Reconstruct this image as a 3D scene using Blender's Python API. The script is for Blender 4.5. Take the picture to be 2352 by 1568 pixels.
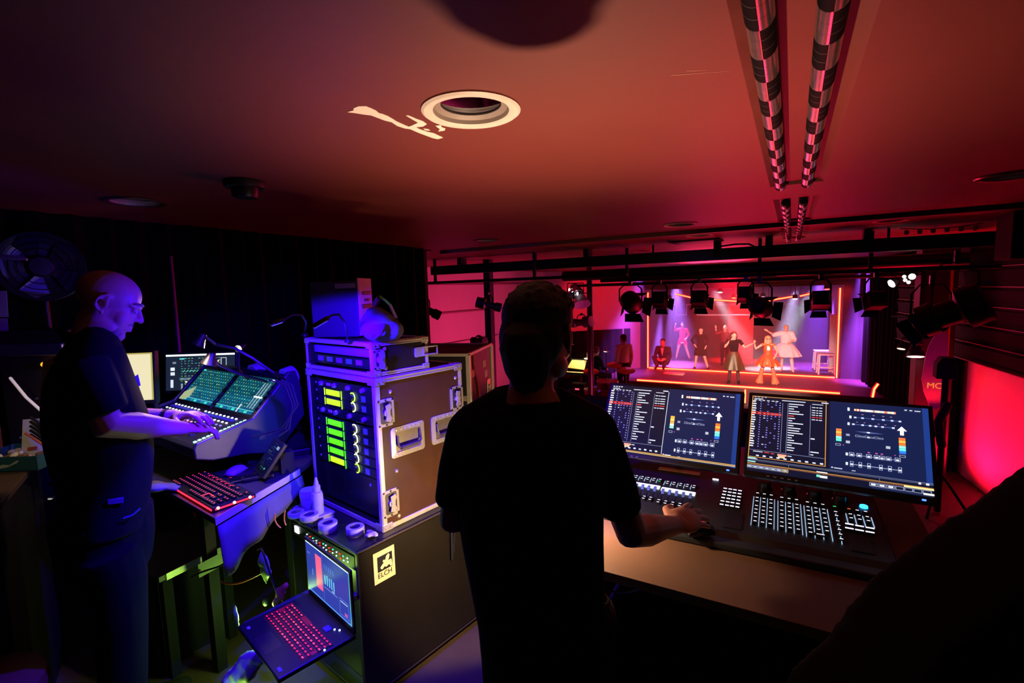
import bpy, bmesh, math, random
from mathutils import Vector as V, Matrix
from math import sin, cos, pi, radians, atan2, sqrt
random.seed(7)
S = bpy.context.scene
COL = S.collection
for o in list(bpy.data.objects):
    bpy.data.objects.remove(o)

# ------------------------------------------------------------------ camera
FPX, CX, CY, EYE = 1120.0, 1176.0, 784.0, V((0, 0, 1.70))
PITCH, ROLL, YAW = .104, .029, .522
FWD0 = V((-sin(YAW), cos(YAW), 0)); RIGHT0 = V((cos(YAW), sin(YAW), 0)); UP0 = V((0, 0, 1))
FW = FWD0 * cos(PITCH) - UP0 * sin(PITCH)
_u = UP0 * cos(PITCH) + FWD0 * sin(PITCH)
RT = RIGHT0 * cos(ROLL) - _u * sin(ROLL)
UP = _u * cos(ROLL) + RIGHT0 * sin(ROLL)
cam_data = bpy.data.cameras.new('camera'); cam = bpy.data.objects.new('camera', cam_data); COL.objects.link(cam)
m = Matrix.Identity(4)
for i in range(3):
    m[i][0], m[i][1], m[i][2], m[i][3] = RT[i], UP[i], -FW[i], EYE[i]
cam.matrix_world = m
cam_data.sensor_fit = 'HORIZONTAL'; cam_data.sensor_width = 36; cam_data.lens = FPX / 2352 * 36
cam_data.clip_start = .05; cam_data.clip_end = 200
S.camera = cam
# measuring helpers: where a line of sight through a photo point meets a height / a depth / a plane across the room
def ray(x, y): return FW + RT * ((x - CX) / FPX) - UP * ((y - CY) / FPX)
def onz(x, y, z): d = ray(x, y); return EYE + d * ((z - EYE.z) / d.z)
def ond(x, y, dep): d = ray(x, y); return EYE + d * (dep / d.dot(FWD0))
def ony(x, y, Y): d = ray(x, y); return EYE + d * (Y / d.y)

# ------------------------------------------------------------------ world, exposure
w = bpy.data.worlds.new('dark_house'); S.world = w; w.use_nodes = True
w.node_tree.nodes['Background'].inputs[0].default_value = (.55, .35, .45, 1)
w.node_tree.nodes['Background'].inputs[1].default_value = .0015
S.view_settings.view_transform = 'Standard'; S.view_settings.look = 'None'
S.view_settings.gamma = 1; S.view_settings.use_curve_mapping = False
S.view_settings.exposure = 0.0
try:
    S.cycles.max_bounces = 6; S.cycles.diffuse_bounces = 3; S.cycles.glossy_bounces = 3
    S.cycles.transmission_bounces = 4; S.cycles.volume_bounces = 0
    S.cycles.sample_clamp_indirect = 4; S.cycles.use_denoising = True
    S.cycles.volume_step_rate = 4
except Exception: pass

def lin(h):
    def f(c):
        c /= 255; return c / 12.92 if c <= .04045 else ((c + .055) / 1.055) ** 2.4
    return tuple(f(int(h[i:i + 2], 16)) for i in (0, 2, 4))

def lamp(name, kind, loc, col, power, size=.1, target=None, angle=60, blend=.3, spread=None, parent=None):
    d = bpy.data.lights.new(name, kind); d.energy = power; d.color = col
    if kind == 'AREA':
        d.shape = 'DISK'; d.size = size
        if spread: d.spread = radians(spread)
    else: d.shadow_soft_size = size
    if kind == 'SPOT': d.spot_size = radians(angle); d.spot_blend = blend
    o = bpy.data.objects.new(name, d); COL.objects.link(o); o.location = loc
    if target is not None:
        o.rotation_euler = (V(target) - V(loc)).to_track_quat('-Z', 'Y').to_euler()
    return o

# ------------------------------------------------------------------ room light
RED = (1, .012, .035); PINK = (1, .03, .13); PURPLE = (.30, .10, 1); BLUE = (.022, .0, 1); WARM = (1, .58, .30)
# red stage wash spilling back into the house
lamp('stage_wash_red', 'AREA', (-1.6, 12.4, 1.6), PINK, 92, 1.6, (-1.3, 3, 2.2), spread=170)
lamp('house_wash_pink', 'AREA', (-2.4, 9.0, -.9), (1, .035, .20), 105, .8, (-6.4, 8.2, 1.0), spread=120)
lamp('ceiling_uplight_red', 'SPOT', (-.2, 8.4, -.6), (1, .008, .05), 250, .3, (-1.0, 5.4, 2.2), 76, .8)
lamp('wall_uplight_red', 'SPOT', (1.72, 8.85, -1.1), (1, .002, .03), 560, .12, (2.40, 8.9, .0), 140, .7)
# stage front lights
lamp('stage_front_pink', 'SPOT', (-.4, 7.2, 1.6), (1, .70, .58), 4300, .12, (-1.0, 14.6, -.45), 32, .6)
lamp('stage_left_red', 'SPOT', (-3.8, 13.3, 1.6), (1, .02, .02), 380, .1, (-1.6, 15.6, -.7), 80, .5)
lamp('stage_right_red', 'SPOT', (1.2, 13.3, 1.6), (1, .02, .02), 320, .1, (-1.0, 14.6, -.8), 80, .5)
lamp('stage_floor_red', 'SPOT', (-1.4, 13.4, 2.1), (1, .006, .03), 1500, .15, (-1.4, 14.0, -.85), 110, .6)
lamp('set_floor_red', 'SPOT', (-1.4, 16.6, 1.9), (1, .01, .02), 700, .15, (-1.4, 16.3, -.85), 80, .8)
lamp('splay_red', 'SPOT', (-3.2, 12.0, 1.7), (1, .01, .03), 480, .1, (-5.2, 14.4, .9), 60, .5)
# overhead coloured beams in the haze
BEAMS = [((-3.4, 17.2, 1.75), (-3.3, 16.4, -.85), (.42, .16, 1), 9000, 46, .9), ((-4.0, 14.9, 2.0), (-4.5, 14.2, -1.2), (.42, .07, 1), 2800, 44, .9),
         ((1.5, 14.8, 2.0), (1.75, 15.0, -.6), (.36, .07, 1), 12000, 38, .9), ((.1, 17.0, 1.45), (-.35, 16.6, -.85), (.62, .55, 1), 9000, 26, .6),
         ((-2.2, 16.9, 1.5), (-1.2, 16.4, -.2), (.7, .85, 1), 5500, 20, .6), ((.55, 16.9, 1.5), (0, 16.5, .3), (.7, .9, 1), 4500, 22, .6),
         ((-1.5, 17.6, 1.7), (-1.6, 17.8, -.8), (1, .02, .03), 5200, 44, .8), ((.7, 17.4, 1.75), (.75, 17.2, -.8), (.24, .07, 1), 9000, 50, .9)]
for k, (a, b, c, p, ang, bl) in enumerate(BEAMS):
    lamp('stage_beam', 'SPOT', a, c, p, .12, b, ang, bl)

# ------------------------------------------------------------------ materials
MATS = {}
def mat(name, col, rough=.5, metal=0.0, emit=None, es=0.0, nz=.12, ns=30, bump=0.0, spec=.5):
    if name in MATS: return MATS[name]
    mt = bpy.data.materials.new(name); mt.use_nodes = True; nt = mt.node_tree
    b = nt.nodes['Principled BSDF']; c = lin(col)
    tc = nt.nodes.new('ShaderNodeTexCoord'); n = nt.nodes.new('ShaderNodeTexNoise'); n.inputs['Scale'].default_value = ns; n.inputs['Detail'].default_value = 4
    nt.links.new(tc.outputs['Object'], n.inputs['Vector'])
    mx = nt.nodes.new('ShaderNodeMix'); mx.data_type = 'RGBA'
    mx.inputs[6].default_value = tuple(min(1, v * (1 - nz)) for v in c) + (1,); mx.inputs[7].default_value = tuple(min(1, v * (1 + nz)) for v in c) + (1,)
    nt.links.new(n.outputs['Fac'], mx.inputs[0]); nt.links.new(mx.outputs[2], b.inputs['Base Color'])
    b.inputs['Roughness'].default_value = rough; b.inputs['Metallic'].default_value = metal
    b.inputs['Specular IOR Level'].default_value = spec
    if emit:
        b.inputs['Emission Color'].default_value = lin(emit) + (1,); b.inputs['Emission Strength'].default_value = es
    if bump:
        bp = nt.nodes.new('ShaderNodeBump'); bp.inputs['Strength'].default_value = bump; bp.inputs['Distance'].default_value = .004
        nt.links.new(n.outputs['Fac'], bp.inputs['Height']); nt.links.new(bp.outputs['Normal'], b.inputs['Normal'])
    MATS[name] = mt
    return mt

def ui_mat(name, es):
    if name in MATS: return MATS[name]
    mt = bpy.data.materials.new(name); mt.use_nodes = True; nt = mt.node_tree
    b = nt.nodes['Principled BSDF']; b.inputs['Base Color'].default_value = (.003, .003, .004, 1); b.inputs['Roughness'].default_value = .25
    a = nt.nodes.new('ShaderNodeAttribute'); a.attribute_name = 'Col'
    nt.links.new(a.outputs['Color'], b.inputs['Emission Color']); b.inputs['Emission Strength'].default_value = es
    MATS[name] = mt
    return mt

# ------------------------------------------------------------------ mesh builder
class MB:
    def __init__(s): s.bm = bmesh.new()
    def _add(s, vs, fs):
        b = [s.bm.verts.new(v) for v in vs]
        for f in fs:
            try: s.bm.faces.new([b[i] for i in f])
            except ValueError: pass
        return s
    def box(s, c, d, M=None):
        c = V(c); h = V(d) / 2
        vs = [V((x * h.x, y * h.y, z * h.z)) for x in (-1, 1) for y in (-1, 1) for z in (-1, 1)]
        vs = [(M @ v if M else v) + c for v in vs]
        return s._add(vs, [(0, 1, 3, 2), (4, 6, 7, 5), (0, 4, 5, 1), (2, 3, 7, 6), (0, 2, 6, 4), (1, 5, 7, 3)])
    def span(s, a, b): a, b = V(a), V(b); return s.box((a + b) / 2, b - a)
    def quad(s, *p): return s._add([V(q) for q in p], [tuple(range(len(p)))])
    def poly(s, pts, off):  # an outline with a thickness
        n = len(pts); off = V(off); vs = [V(p) for p in pts] + [V(p) + off for p in pts]
        return s._add(vs, [tuple(range(n))[::-1], tuple(range(n, 2 * n))] + [(i, (i + 1) % n, n + (i + 1) % n, n + i) for i in range(n)])
    def rings(s, rings, cap=True, closed=False):
        n = len(rings[0]); vs = [p for r in rings for p in r]; fs = []
        R = len(rings)
        for k in range(R if closed else R - 1):
            a, b = k * n, ((k + 1) % R) * n
            fs += [(a + i, a + (i + 1) % n, b + (i + 1) % n, b + i) for i in range(n)]
        if cap and not closed: fs += [tuple(range(n))[::-1], tuple(range((R - 1) * n, R * n))]
        return s._add(vs, fs)
    def tube(s, pts, r, seg=10, cap=True, round_end=False, closed=False, flat=None):
        pts = [V(p) for p in pts]; n = len(pts)
        rr = list(r) if hasattr(r, '__len__') else [r] * n
        if round_end:
            d0 = (pts[0] - pts[1]).normalized(); d1 = (pts[-1] - pts[-2]).normalized()
            pts = [pts[0] + d0 * rr[0] * .9, pts[0] + d0 * rr[0] * .6] + pts + [pts[-1] + d1 * rr[-1] * .6, pts[-1] + d1 * rr[-1] * .9]
            rr = [rr[0] * .42, rr[0] * .8] + rr + [rr[-1] * .8, rr[-1] * .42]; n = len(pts)
        rg = []; u = None
        for i in range(n):
            if closed: t = pts[(i + 1) % n] - pts[i - 1]
            else: t = pts[min(i + 1, n - 1)] - pts[max(i - 1, 0)]
            t = t.normalized() if t.length > 1e-9 else V((0, 0, 1))
            if u is None:
                u = t.orthogonal().normalized() if flat is None else (V(flat[0]) - t * V(flat[0]).dot(t)).normalized()
            else: u = (u - t * u.dot(t)).normalized()
            v = t.cross(u); k = 1 if flat is None else flat[1]
            rg.append([pts[i] + (u * cos(2 * pi * j / seg) + v * sin(2 * pi * j / seg) * k) * rr[i] for j in range(seg)])
        return s.rings(rg, cap, closed)
    def cyl(s, a, b, r, r2=None, seg=20): return s.tube([a, b], [r, r if r2 is None else r2], seg)
    def lathe(s, prof, o=(0, 0, 0), ax=(0, 0, 1), seg=32, closed=False):
        ax = V(ax).normalized(); u = ax.orthogonal().normalized(); v = ax.cross(u); o = V(o)
        rg = [[o + ax * h + (u * cos(2 * pi * j / seg) + v * sin(2 * pi * j / seg)) * max(r, 1e-5) for j in range(seg)] for r, h in prof]
        return s.rings(rg, not closed, closed)
    def ell(s, c, r, M=None, seg=16, rg=10):
        c = V(c); L = []
        for i in range(rg + 1):
            t = pi * (i + .02 if i == 0 else i - .02 if i == rg else i) / rg
            ring = [V((r[0] * sin(t) * cos(2 * pi * j / seg), r[1] * sin(t) * sin(2 * pi * j / seg), -r[2] * cos(t))) for j in range(seg)]
            L.append([(M @ p if M else p) + c for p in ring])
        return s.rings(L)
    def build(s, name, m, parent=None, smooth=False, bevel=0, remesh=0, relax=0, sub=0, loc=None, rot=None):
        bmesh.ops.recalc_face_normals(s.bm, faces=s.bm.faces)
        me = bpy.data.meshes.new(name); s.bm.to_mesh(me); s.bm.free()
        for x in (m if isinstance(m, (list, tuple)) else [m]): me.materials.append(x)
        if smooth and not remesh:
            for p in me.polygons: p.use_smooth = True
        o = bpy.data.objects.new(name, me); COL.objects.link(o)
        if parent: o.parent = parent
        if loc: o.location = loc
        if rot: o.rotation_euler = rot
        if remesh:
            r = o.modifiers.new('r', 'REMESH'); r.mode = 'VOXEL'; r.voxel_size = remesh; r.use_smooth_shade = True
            q = o.modifiers.new('s', 'SMOOTH'); q.factor = .5; q.iterations = relax or 3
        if bevel:
            b = o.modifiers.new('b', 'BEVEL'); b.width = bevel; b.segments = 2; b.limit_method = 'ANGLE'; b.angle_limit = radians(40)
        if smooth and not remesh:
            try: me.set_sharp_from_angle(angle=radians(38))
            except Exception: pass
        if sub:
            q = o.modifiers.new('u', 'SUBSURF'); q.levels = q.render_levels = sub
        return o

def tag(o, label=None, cat=None, group=None, kind=None):
    if label: o['label'] = label
    if cat: o['category'] = cat
    if group: o['group'] = group
    if kind: o['kind'] = kind
    return o
def thing(name, label, cat, loc=(0, 0, 0), rz=0, group=None, M=None):
    o = bpy.data.objects.new(name, None); COL.objects.link(o); o.empty_display_size = .1
    if M is not None: o.matrix_world = M
    else: o.location = loc; o.rotation_euler = (0, 0, rz)
    return tag(o, label, cat, group)
def struct(mb, name, m, label=None, **k): return tag(mb.build(name, m, **k), label, None, None, 'structure')
def dup(o, parent=None, loc=None, name=None):
    c = o.copy(); COL.objects.link(c)
    if parent: c.parent = parent
    if loc is not None: c.location = loc
    return c
def dup_tree(o, loc=None, rot=None, label=None):
    c = o.copy(); COL.objects.link(c)
    if loc is not None: c.location = loc
    if rot is not None: c.rotation_euler = rot
    if label: c['label'] = label
    for ch in list(o.children):
        d = ch.copy(); COL.objects.link(d); d.parent = c
        for g in list(ch.children):
            e = g.copy(); COL.objects.link(e); e.parent = d
    return c
def frameM(o, x, y, z):
    M = Matrix.Identity(4)
    for i in range(3): M[i][0], M[i][1], M[i][2], M[i][3] = x[i], y[i], z[i], o[i]
    return M

class UI:  # a lit screen picture: coloured rectangles on one display face, u to the right, v downward, 0..1
    def __init__(s): s.q = []
    def r(s, x0, y0, x1, y1, c, k=1.0): s.q.append(([(x0, y0), (x1, y0), (x1, y1), (x0, y1)], c, k)); return s
    def p(s, pts, c, k=1.0): s.q.append((pts, c, k)); return s
    def frame(s, x0, y0, x1, y1, c, t=.003, k=1.0, ty=None):
        ty = ty or t * 1.7
        return s.r(x0, y0, x1, y0 + ty, c, k).r(x0, y1 - ty, x1, y1, c, k).r(x0, y0 + ty, x0 + t, y1 - ty, c, k).r(x1 - t, y0 + ty, x1, y1 - ty, c, k)
    def dots(s, xs, y, w, h, c, k=1.0):
        for x in xs: s.r(x - w / 2, y - h / 2, x + w / 2, y + h / 2, c, k)
        return s
    def build(s, name, W, H, parent, m, O=(0, 0, 0), X=(1, 0, 0), Y=(0, 0, 1), N=(0, -1, 0)):
        # O: top-left corner
        O, X, Y, N = V(O), V(X), V(Y), V(N); vs, fs, cl = [], [], []
        for i, (pts, c, k) in enumerate(s.q):
            off = N * (0 if i == 0 else .0002 + .000012 * i)
            b = len(vs); vs += [O + X * (u * W) - Y * (v * H) + off for u, v in pts]
            fs.append(tuple(range(b, b + len(pts)))[::-1]); col = tuple(q * k for q in lin(c)) + (1,); cl += [col] * len(pts)
        me = bpy.data.meshes.new(name); me.from_pydata([tuple(v) for v in vs], [], fs)
        at = me.color_attributes.new('Col', 'FLOAT_COLOR', 'CORNER')
        for i, c in enumerate(cl): at.data[i].color = c
        me.materials.append(m)
        o = bpy.data.objects.new(name, me); COL.objects.link(o); o.parent = parent
        return o

# shared materials
BLACK = mat('black_paint', '0c0c0e', .55); MATTE = mat('matte_black', '08080a', .85); PLAST = mat('black_plastic', '121214', .4)
ALU = mat('aluminium_extrusion', 'c4beae', .42, .35); STEEL = mat('zinc_steel', 'c9c2b2', .32, .55); DSTEEL = mat('dark_steel', '2a2a2c', .4, .7)
RUBBER = mat('rubber', '0b0b0b', .8); WHITE = mat('white_plastic', 'd8d4cc', .45); PAPER = mat('paper', 'd9d2c0', .8)
GLASSY = mat('lens_glass', '1a1c22', .08, .3)
# ================================================================== the room
CEIL = 2.20; HALLFL = -1.30; STAGE = -.85
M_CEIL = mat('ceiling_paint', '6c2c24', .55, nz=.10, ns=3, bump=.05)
M_FLOOR = mat('scuffed_floor', '4a3a28', .7, nz=.35, ns=9, bump=.1)
M_HALL = mat('hall_floor', '1c1414', .6)
M_DRAPE = mat('black_drape', '070506', .95, nz=.3, spec=.1)
M_PALE = mat('pale_wall', 'a59a98', .6, nz=.06, ns=6)
M_DARKW = mat('dark_wall', '171014', .8)
struct(MB().span((-3.7, -3, -.12), (3.2, 3.3, 0)), 'floor', M_FLOOR)
struct(MB().span((-8, 3.42, HALLFL - .1), (4, 16.0, HALLFL)), 'floor_hall', M_HALL)
struct(MB().span((-3.7, 3.3, HALLFL), (.45, 3.42, .90)), 'wall_parapet', M_DRAPE)
struct(MB().span((.45, 3.3, HALLFL), (3.2, 3.42, 0)), 'wall_parapet_low', MATTE)

HOLES = {'main': (-.785, 1.175), 'left': (-2.88, 1.25), 'far_left': (-2.62, 4.12), 'far_mid': (-.81, 4.23), 'right': (.93, 3.42)}
HOLES2 = {'hall_mid': (-.86, 5.5), 'hall_right': (.74, 5.5), 'hall_vent_side': (-1.9, 7.2)}
SLOTS = [(-.115, -1.2, .125, 2.96), (-.115, 3.42, .125, 4.66)]
SLOTS2 = [(-.115, 4.86, .125, 6.75)]
def ceiling(name, X0, Y0, X1, Y1, z, holes, slots, t=.12):
    s = .17; xs, ys = {X0, X1}, {Y0, Y1}
    for x, y in holes.values(): xs |= {x - s, x + s}; ys |= {y - s, y + s}
    for a in slots: xs |= {a[0], a[2]}; ys |= {max(Y0, a[1]), min(Y1, a[3])}
    xs, ys = sorted(xs), sorted(ys); b = MB()
    for x0, x1 in zip(xs, xs[1:]):
        for y0, y1 in zip(ys, ys[1:]):
            cx, cy = (x0 + x1) / 2, (y0 + y1) / 2
            if any(a[0] < cx < a[2] and a[1] < cy < a[3] for a in slots): continue
            if any(abs(cx - h[0]) < s and abs(cy - h[1]) < s for h in holes.values()): continue
            b.quad((x0, y0, z), (x0, y1, z), (x1, y1, z), (x1, y0, z))
    for hx, hy in holes.values():
        N = 32; r = .106; ci, sq = [], []
        for k in range(N):
            a = 2 * pi * (k + .5) / N; c, d = cos(a), sin(a); q = s / max(abs(c), abs(d))
            ci.append(V((hx + r * c, hy + r * d, z))); sq.append(V((hx + q * c, hy + q * d, z)))
        co = [V((hx + s * i, hy + s * j, z)) for i, j in ((1, 1), (-1, 1), (-1, -1), (1, -1))]
        for k in range(N):
            b.quad(ci[k], sq[k], sq[(k + 1) % N], ci[(k + 1) % N])
        for k, cc in enumerate(co):
            j = int(N * (k * 2 + 1) / 8 - .5) % N
            b._add([sq[j], cc, sq[(j + 1) % N]], [(0, 1, 2)])
    b.span((X0, Y0, z + .3), (X1, Y1, z + .3 + t))
    for x0, y0, x1, y1 in slots:   # tray of each light slot, its sides sloping inward
        y0, y1 = max(Y0, y0), min(Y1, y1); d = .014
        b.quad((x0, y0, z), (x0, y1, z), (x0 + .03, y1, z + d), (x0 + .03, y0, z + d))
        b.quad((x1, y0, z), (x1, y1, z), (x1 - .03, y1, z + d), (x1 - .03, y0, z + d))
        b.quad((x0 + .03, y0, z + d), (x0 + .03, y1, z + d), (x1 - .03, y1, z + d), (x1 - .03, y0, z + d))
        for yy in (y0, y1): b.quad((x0, yy, z), (x1, yy, z), (x1 - .03, yy, z + d), (x0 + .03, yy, z + d))
    return struct(b, name, M_CEIL)
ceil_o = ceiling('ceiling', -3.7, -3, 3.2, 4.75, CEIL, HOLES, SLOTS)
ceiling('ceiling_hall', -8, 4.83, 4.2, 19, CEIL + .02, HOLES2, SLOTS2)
struct(MB().span((-3.7, 4.75, CEIL - .035), (3.2, 4.83, CEIL + .2)), 'trim_1', M_CEIL)
def ceil_shape(pts): return [onz(700 + u / 2.352, 130 + v / 2.352, CEIL - .0012) for u, v in pts]
chip = [(228, 300), (265, 290), (262, 280), (290, 268), (330, 268), (360, 280), (385, 292), (400, 305), (420, 310), (450, 322), (480, 340), (500, 352), (540, 370), (560, 378), (580, 372), (612, 357), (590, 345), (545, 318), (560, 318), (600, 335), (640, 350), (660, 365), (640, 378), (600, 382), (620, 392), (660, 405), (700, 415), (748, 438), (720, 446), (690, 440), (650, 425), (610, 410), (570, 392), (540, 388), (500, 375), (470, 355), (430, 345), (390, 330), (360, 318), (310, 312), (270, 305)]
b = MB(); b.poly(ceil_shape(chip), (0, 0, .001)); b.poly(ceil_shape([(705, 374), (735, 370), (740, 382), (760, 388), (755, 400), (720, 405), (730, 392)]), (0, 0, .001)); b.poly(ceil_shape([(640, 388), (668, 392), (678, 400), (650, 398)]), (0, 0, .001))
b.build('bare_plaster_patch', mat('bare_plaster', 'e9dccb', .8), ceil_o)
b = MB()
for p0, p1, ww in (((1542, 173), (1640, 166), 1.2), ((1577, 163), (1625, 161), .9), ((1640, 166), (1680, 163), .6), ((1260, 470), (1320, 462), 1.2)):
    a, c = onz(*p0, CEIL - .0011), onz(*p1, CEIL - .0011); n = V((0, 0, 1)).cross((c - a).normalized()) * .0011 * ww
    b.quad(a - n, c - n * .3, c + n * .3, a + n)
b.build('scratch', mat('scratched_paint', 'b07a68', .7), ceil_o)

# light slot tubes: each a louvred tube, silver and black blocks in a chequer
def louvre_mat():
    mt = mat('louvre_chequer', 'b8b2b4', .22, .9, nz=.05, spec=.08); nt = mt.node_tree; b = nt.nodes['Principled BSDF']
    tc = nt.nodes.new('ShaderNodeTexCoord'); sp = nt.nodes.new('ShaderNodeSeparateXYZ'); nt.links.new(tc.outputs['Object'], sp.inputs[0])
    def M(op, a, v=None):
        n = nt.nodes.new('ShaderNodeMath'); n.operation = op
        if hasattr(a, 'links'): nt.links.new(a, n.inputs[0])
        if v is not None:
            if hasattr(v, 'links'): nt.links.new(v, n.inputs[1])
            else: n.inputs[1].default_value = v
        return n.outputs[0]
    side = M('GREATER_THAN', sp.outputs['X'], 0.0); blk = M('MODULO', M('FLOOR', M('DIVIDE', sp.outputs['Y'], .135)), 2.0)
    x = M('MODULO', M('ADD', side, blk), 2.0)
    edge = M('LESS_THAN', M('MODULO', sp.outputs['Y'], .045), .0016)
    mx = nt.nodes.new('ShaderNodeMix'); mx.data_type = 'RGBA'; old = b.inputs['Base Color'].links[0].from_socket
    nt.links.new(x, mx.inputs[0]); nt.links.new(old, mx.inputs[6]); mx.inputs[7].default_value = (.004, .004, .005, 1)
    m2 = nt.nodes.new('ShaderNodeMix'); m2.data_type = 'RGBA'; nt.links.new(edge, m2.inputs[0]); nt.links.new(mx.outputs[2], m2.inputs[6]); m2.inputs[7].default_value = (.12, .1, .1, 1)
    nt.links.new(m2.outputs[2], b.inputs['Base Color'])
    r = M('ADD', M('MULTIPLY', x, .45), .22); nt.links.new(r, b.inputs['Roughness'])
    nt.links.new(M('SUBTRACT', M('MULTIPLY', x, -.85), -.9), b.inputs['Metallic'])
    return mt
M_LOUV = louvre_mat()
for xx, y0, y1, side, where in ((-.065, -1.1, 2.92, 'left', 'near'), (.05, -1.1, 2.92, 'right', 'near'), (-.05, 3.5, 6.7, 'left', 'far'), (.045, 3.5, 6.7, 'right', 'far')):
    t = thing('louvre_tube_light', f'{side} of the two unlit chequered tube lights in the {"long ceiling slot overhead" if where == "near" else "short ceiling slot beyond its crossbar"}', 'tube light', (xx, y0, CEIL - .012), 0, 'chequered tube lights in the ceiling slots')
    L = min(y1, 4.7) - y0 if where == 'near' else y1 - y0
    MB().cyl((0, .03, 0), (0, L - .03, 0), .026, seg=24).build('tube', M_LOUV, t, True)
    for e in (0, L - .03): MB().cyl((0, e, 0), (0, e + .03, 0), .021, seg=16).build('end_cap', WHITE if 0 else DSTEEL, t, True)
    for e in (.3, L - .3): MB().box((0, e, .018), (.012, .02, .012)).build('bracket', DSTEEL, t)

# recessed downlights
M_TRIM = mat('downlight_trim', 'd8c9bb', .5); M_REFL = mat('mirror_reflector', '9a98a4', .06, 1)
def downlight(hx, hy, z, label, trim=M_TRIM):
    t = thing('downlight', label, 'downlight', (hx, hy, z), 0, 'round recessed downlights in the ceiling')
    MB().lathe([(.105, .004), (.136, .004), (.137, -.004), (.130, -.009), (.112, -.008), (.105, -.003)], closed=True, seg=48).build('trim_ring', trim, t, True)
    MB().lathe([(.1045, -.004), (.105, .012), (.086, .020), (.084, .014), (.1, .006)], closed=True, seg=48).build('inner_ring', mat('grey_ring', '8a7d72', .5), t, True)
    MB().lathe([(.085, .018), (.080, .06), (.062, .12), (.040, .15), (.0, .155)], seg=48).build('reflector', M_REFL, t, True)
    MB().lathe([(.001, .02), (.014, .03), (.018, .07), (.013, .12), (.001, .13)], seg=16).build('bulb', mat('frosted_bulb', '86828a', .2), t, True)
downlight(*HOLES['main'], CEIL, 'large white ringed downlight overhead beside the bare plaster patch')
M_TRIM2 = mat('painted_trim', '5a3a38', .3, .3)
downlight(*HOLES['left'], CEIL, 'dark rimmed downlight over the grey haired man at the mixing desk', M_TRIM2)
downlight(*HOLES['far_left'], CEIL, 'small downlight near the ceiling edge above the flight cases', M_TRIM2)
downlight(*HOLES['far_mid'], CEIL, 'pink lit downlight left of the far light slot', M_TRIM)
downlight(*HOLES['right'], CEIL, 'downlight near the right end of the booth ceiling', M_TRIM2)
downlight(*HOLES2['hall_mid'], CEIL + .02, 'small pink downlight just past the ceiling edge left of the slot', M_TRIM)
downlight(*HOLES2['hall_right'], CEIL + .02, 'small pink downlight just past the ceiling edge right of the slot', M_TRIM)
downlight(*HOLES2['hall_vent_side'], CEIL + .02, 'farthest pale downlight over the hall beyond the dark air grille', M_TRIM)
t = thing('smoke_detector', 'dark two step round smoke detector on the ceiling at left', 'smoke detector', (-2.06, 1.31, CEIL))
MB().lathe([(.0, 0), (.082, 0), (.084, -.008), (.078, -.028), (0, -.028)], seg=32).build('base', mat('dark_grey_plastic', '1d1a1e', .45), t, True)
MB().lathe([(.0, -.027), (.054, -.027), (.052, -.062), (.046, -.07), (0, -.07)], seg=32).build('sensor_head', PLAST, t, True)
t = thing('air_grille', 'dark square air grille in the hall ceiling left of the light slot', 'grille', (-1.0, 6.15, CEIL + .019))
MB().span((-.28, -.2, -.012), (.28, .2, 0)).build('frame', MATTE, t)
b = MB()
for k in range(6): b.box((0, -.15 + k * .06, -.016), (.5, .02, .008))
b.build('louvres', DSTEEL, t)
t = thing('festoon_lights', 'short string of small round unlit lights under the hall ceiling at right', 'string lights', (1.2, 6.1, CEIL + .02))
MB().tube([(-.3, 0, -.03), (-.1, 0, -.05), (.1, 0, -.05), (.3, 0, -.03)], .004, 6).build('cable', RUBBER, t)
for k in range(6): MB().ell((-.25 + k * .1, 0, -.07), (.022, .022, .025)).build('bulb', mat('pink_bulb', 'd8a0a4', .2), t, True)

# walls
def drape_wall(name, a, b_, z0, z1, amp=.035, wl=.16, m=M_DRAPE):
    a, b_ = V(a), V(b_); L = (b_ - a).length; d = (b_ - a) / L; n = V((-d.y, d.x, 0)); N = int(L / .035)
    fr = [a + d * (L * i / N) + n * (amp * sin(2 * pi * L * i / N / wl) + .4 * amp * sin(7.3 * i / N * L)) for i in range(N + 1)]
    bk = [p + n * -.05 for p in fr][::-1]; o = fr + bk
    return struct(MB().rings([[V((p.x, p.y, z0)) for p in o], [V((p.x, p.y, z1)) for p in o]]), name, m, smooth=True)
struct(MB().span((-3.82, -3, 0), (-3.7, 4.4, CEIL + .3)), 'wall_left', M_DARKW)
drape_wall('wall_left_drape', (-3.62, -2.9, 0), (-3.62, 4.3, 0), 0, CEIL - .01)
struct(MB().span((-3.9, -3.12, 0), (3.3, -3, CEIL + .3)), 'wall_back', M_DARKW)
struct(MB().span((3.2, -3, 0), (3.32, 4.83, CEIL + .3)), 'wall_right', M_DARKW)
def wall_line(name, a, b_, z0, z1, m, th=.1):
    a, b_ = V(a + (0,)), V(b_ + (0,)); d = (b_ - a).normalized(); n = V((-d.y, d.x, 0)) * th
    return struct(MB().rings([[p + V((0, 0, z)) for p in (a, b_, b_ + n, a + n)] for z in (z0, z1)]), name, m)
LX = -6.4
wall_line('wall_hall_left', (LX, 4.5), (LX, 13.2), HALLFL, CEIL + .02, M_PALE)
wall_line('wall_hall_splay', (LX, 13.2), (-4.1, 15.26), HALLFL, CEIL + .02, M_PALE)
struct(MB().span((-6.55, 4.4, HALLFL), (-3.7, 4.5, CEIL + .02)), 'wall_return', M_DARKW)
b = MB()
for z, h in ((1.86, .05), (1.25, .035), (.60, .02)): b.span((LX + .001, 4.6, z), (LX + .03, 13.1, z + h))
struct(b, 'trim_2', mat('wall_rail', '6a4a50', .6))
drape_wall('wall_hall_splay_drape', (LX + .35, 13.3, 0), (-4.4, 15.05, 0), HALLFL, .42, .03, .3)
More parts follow.
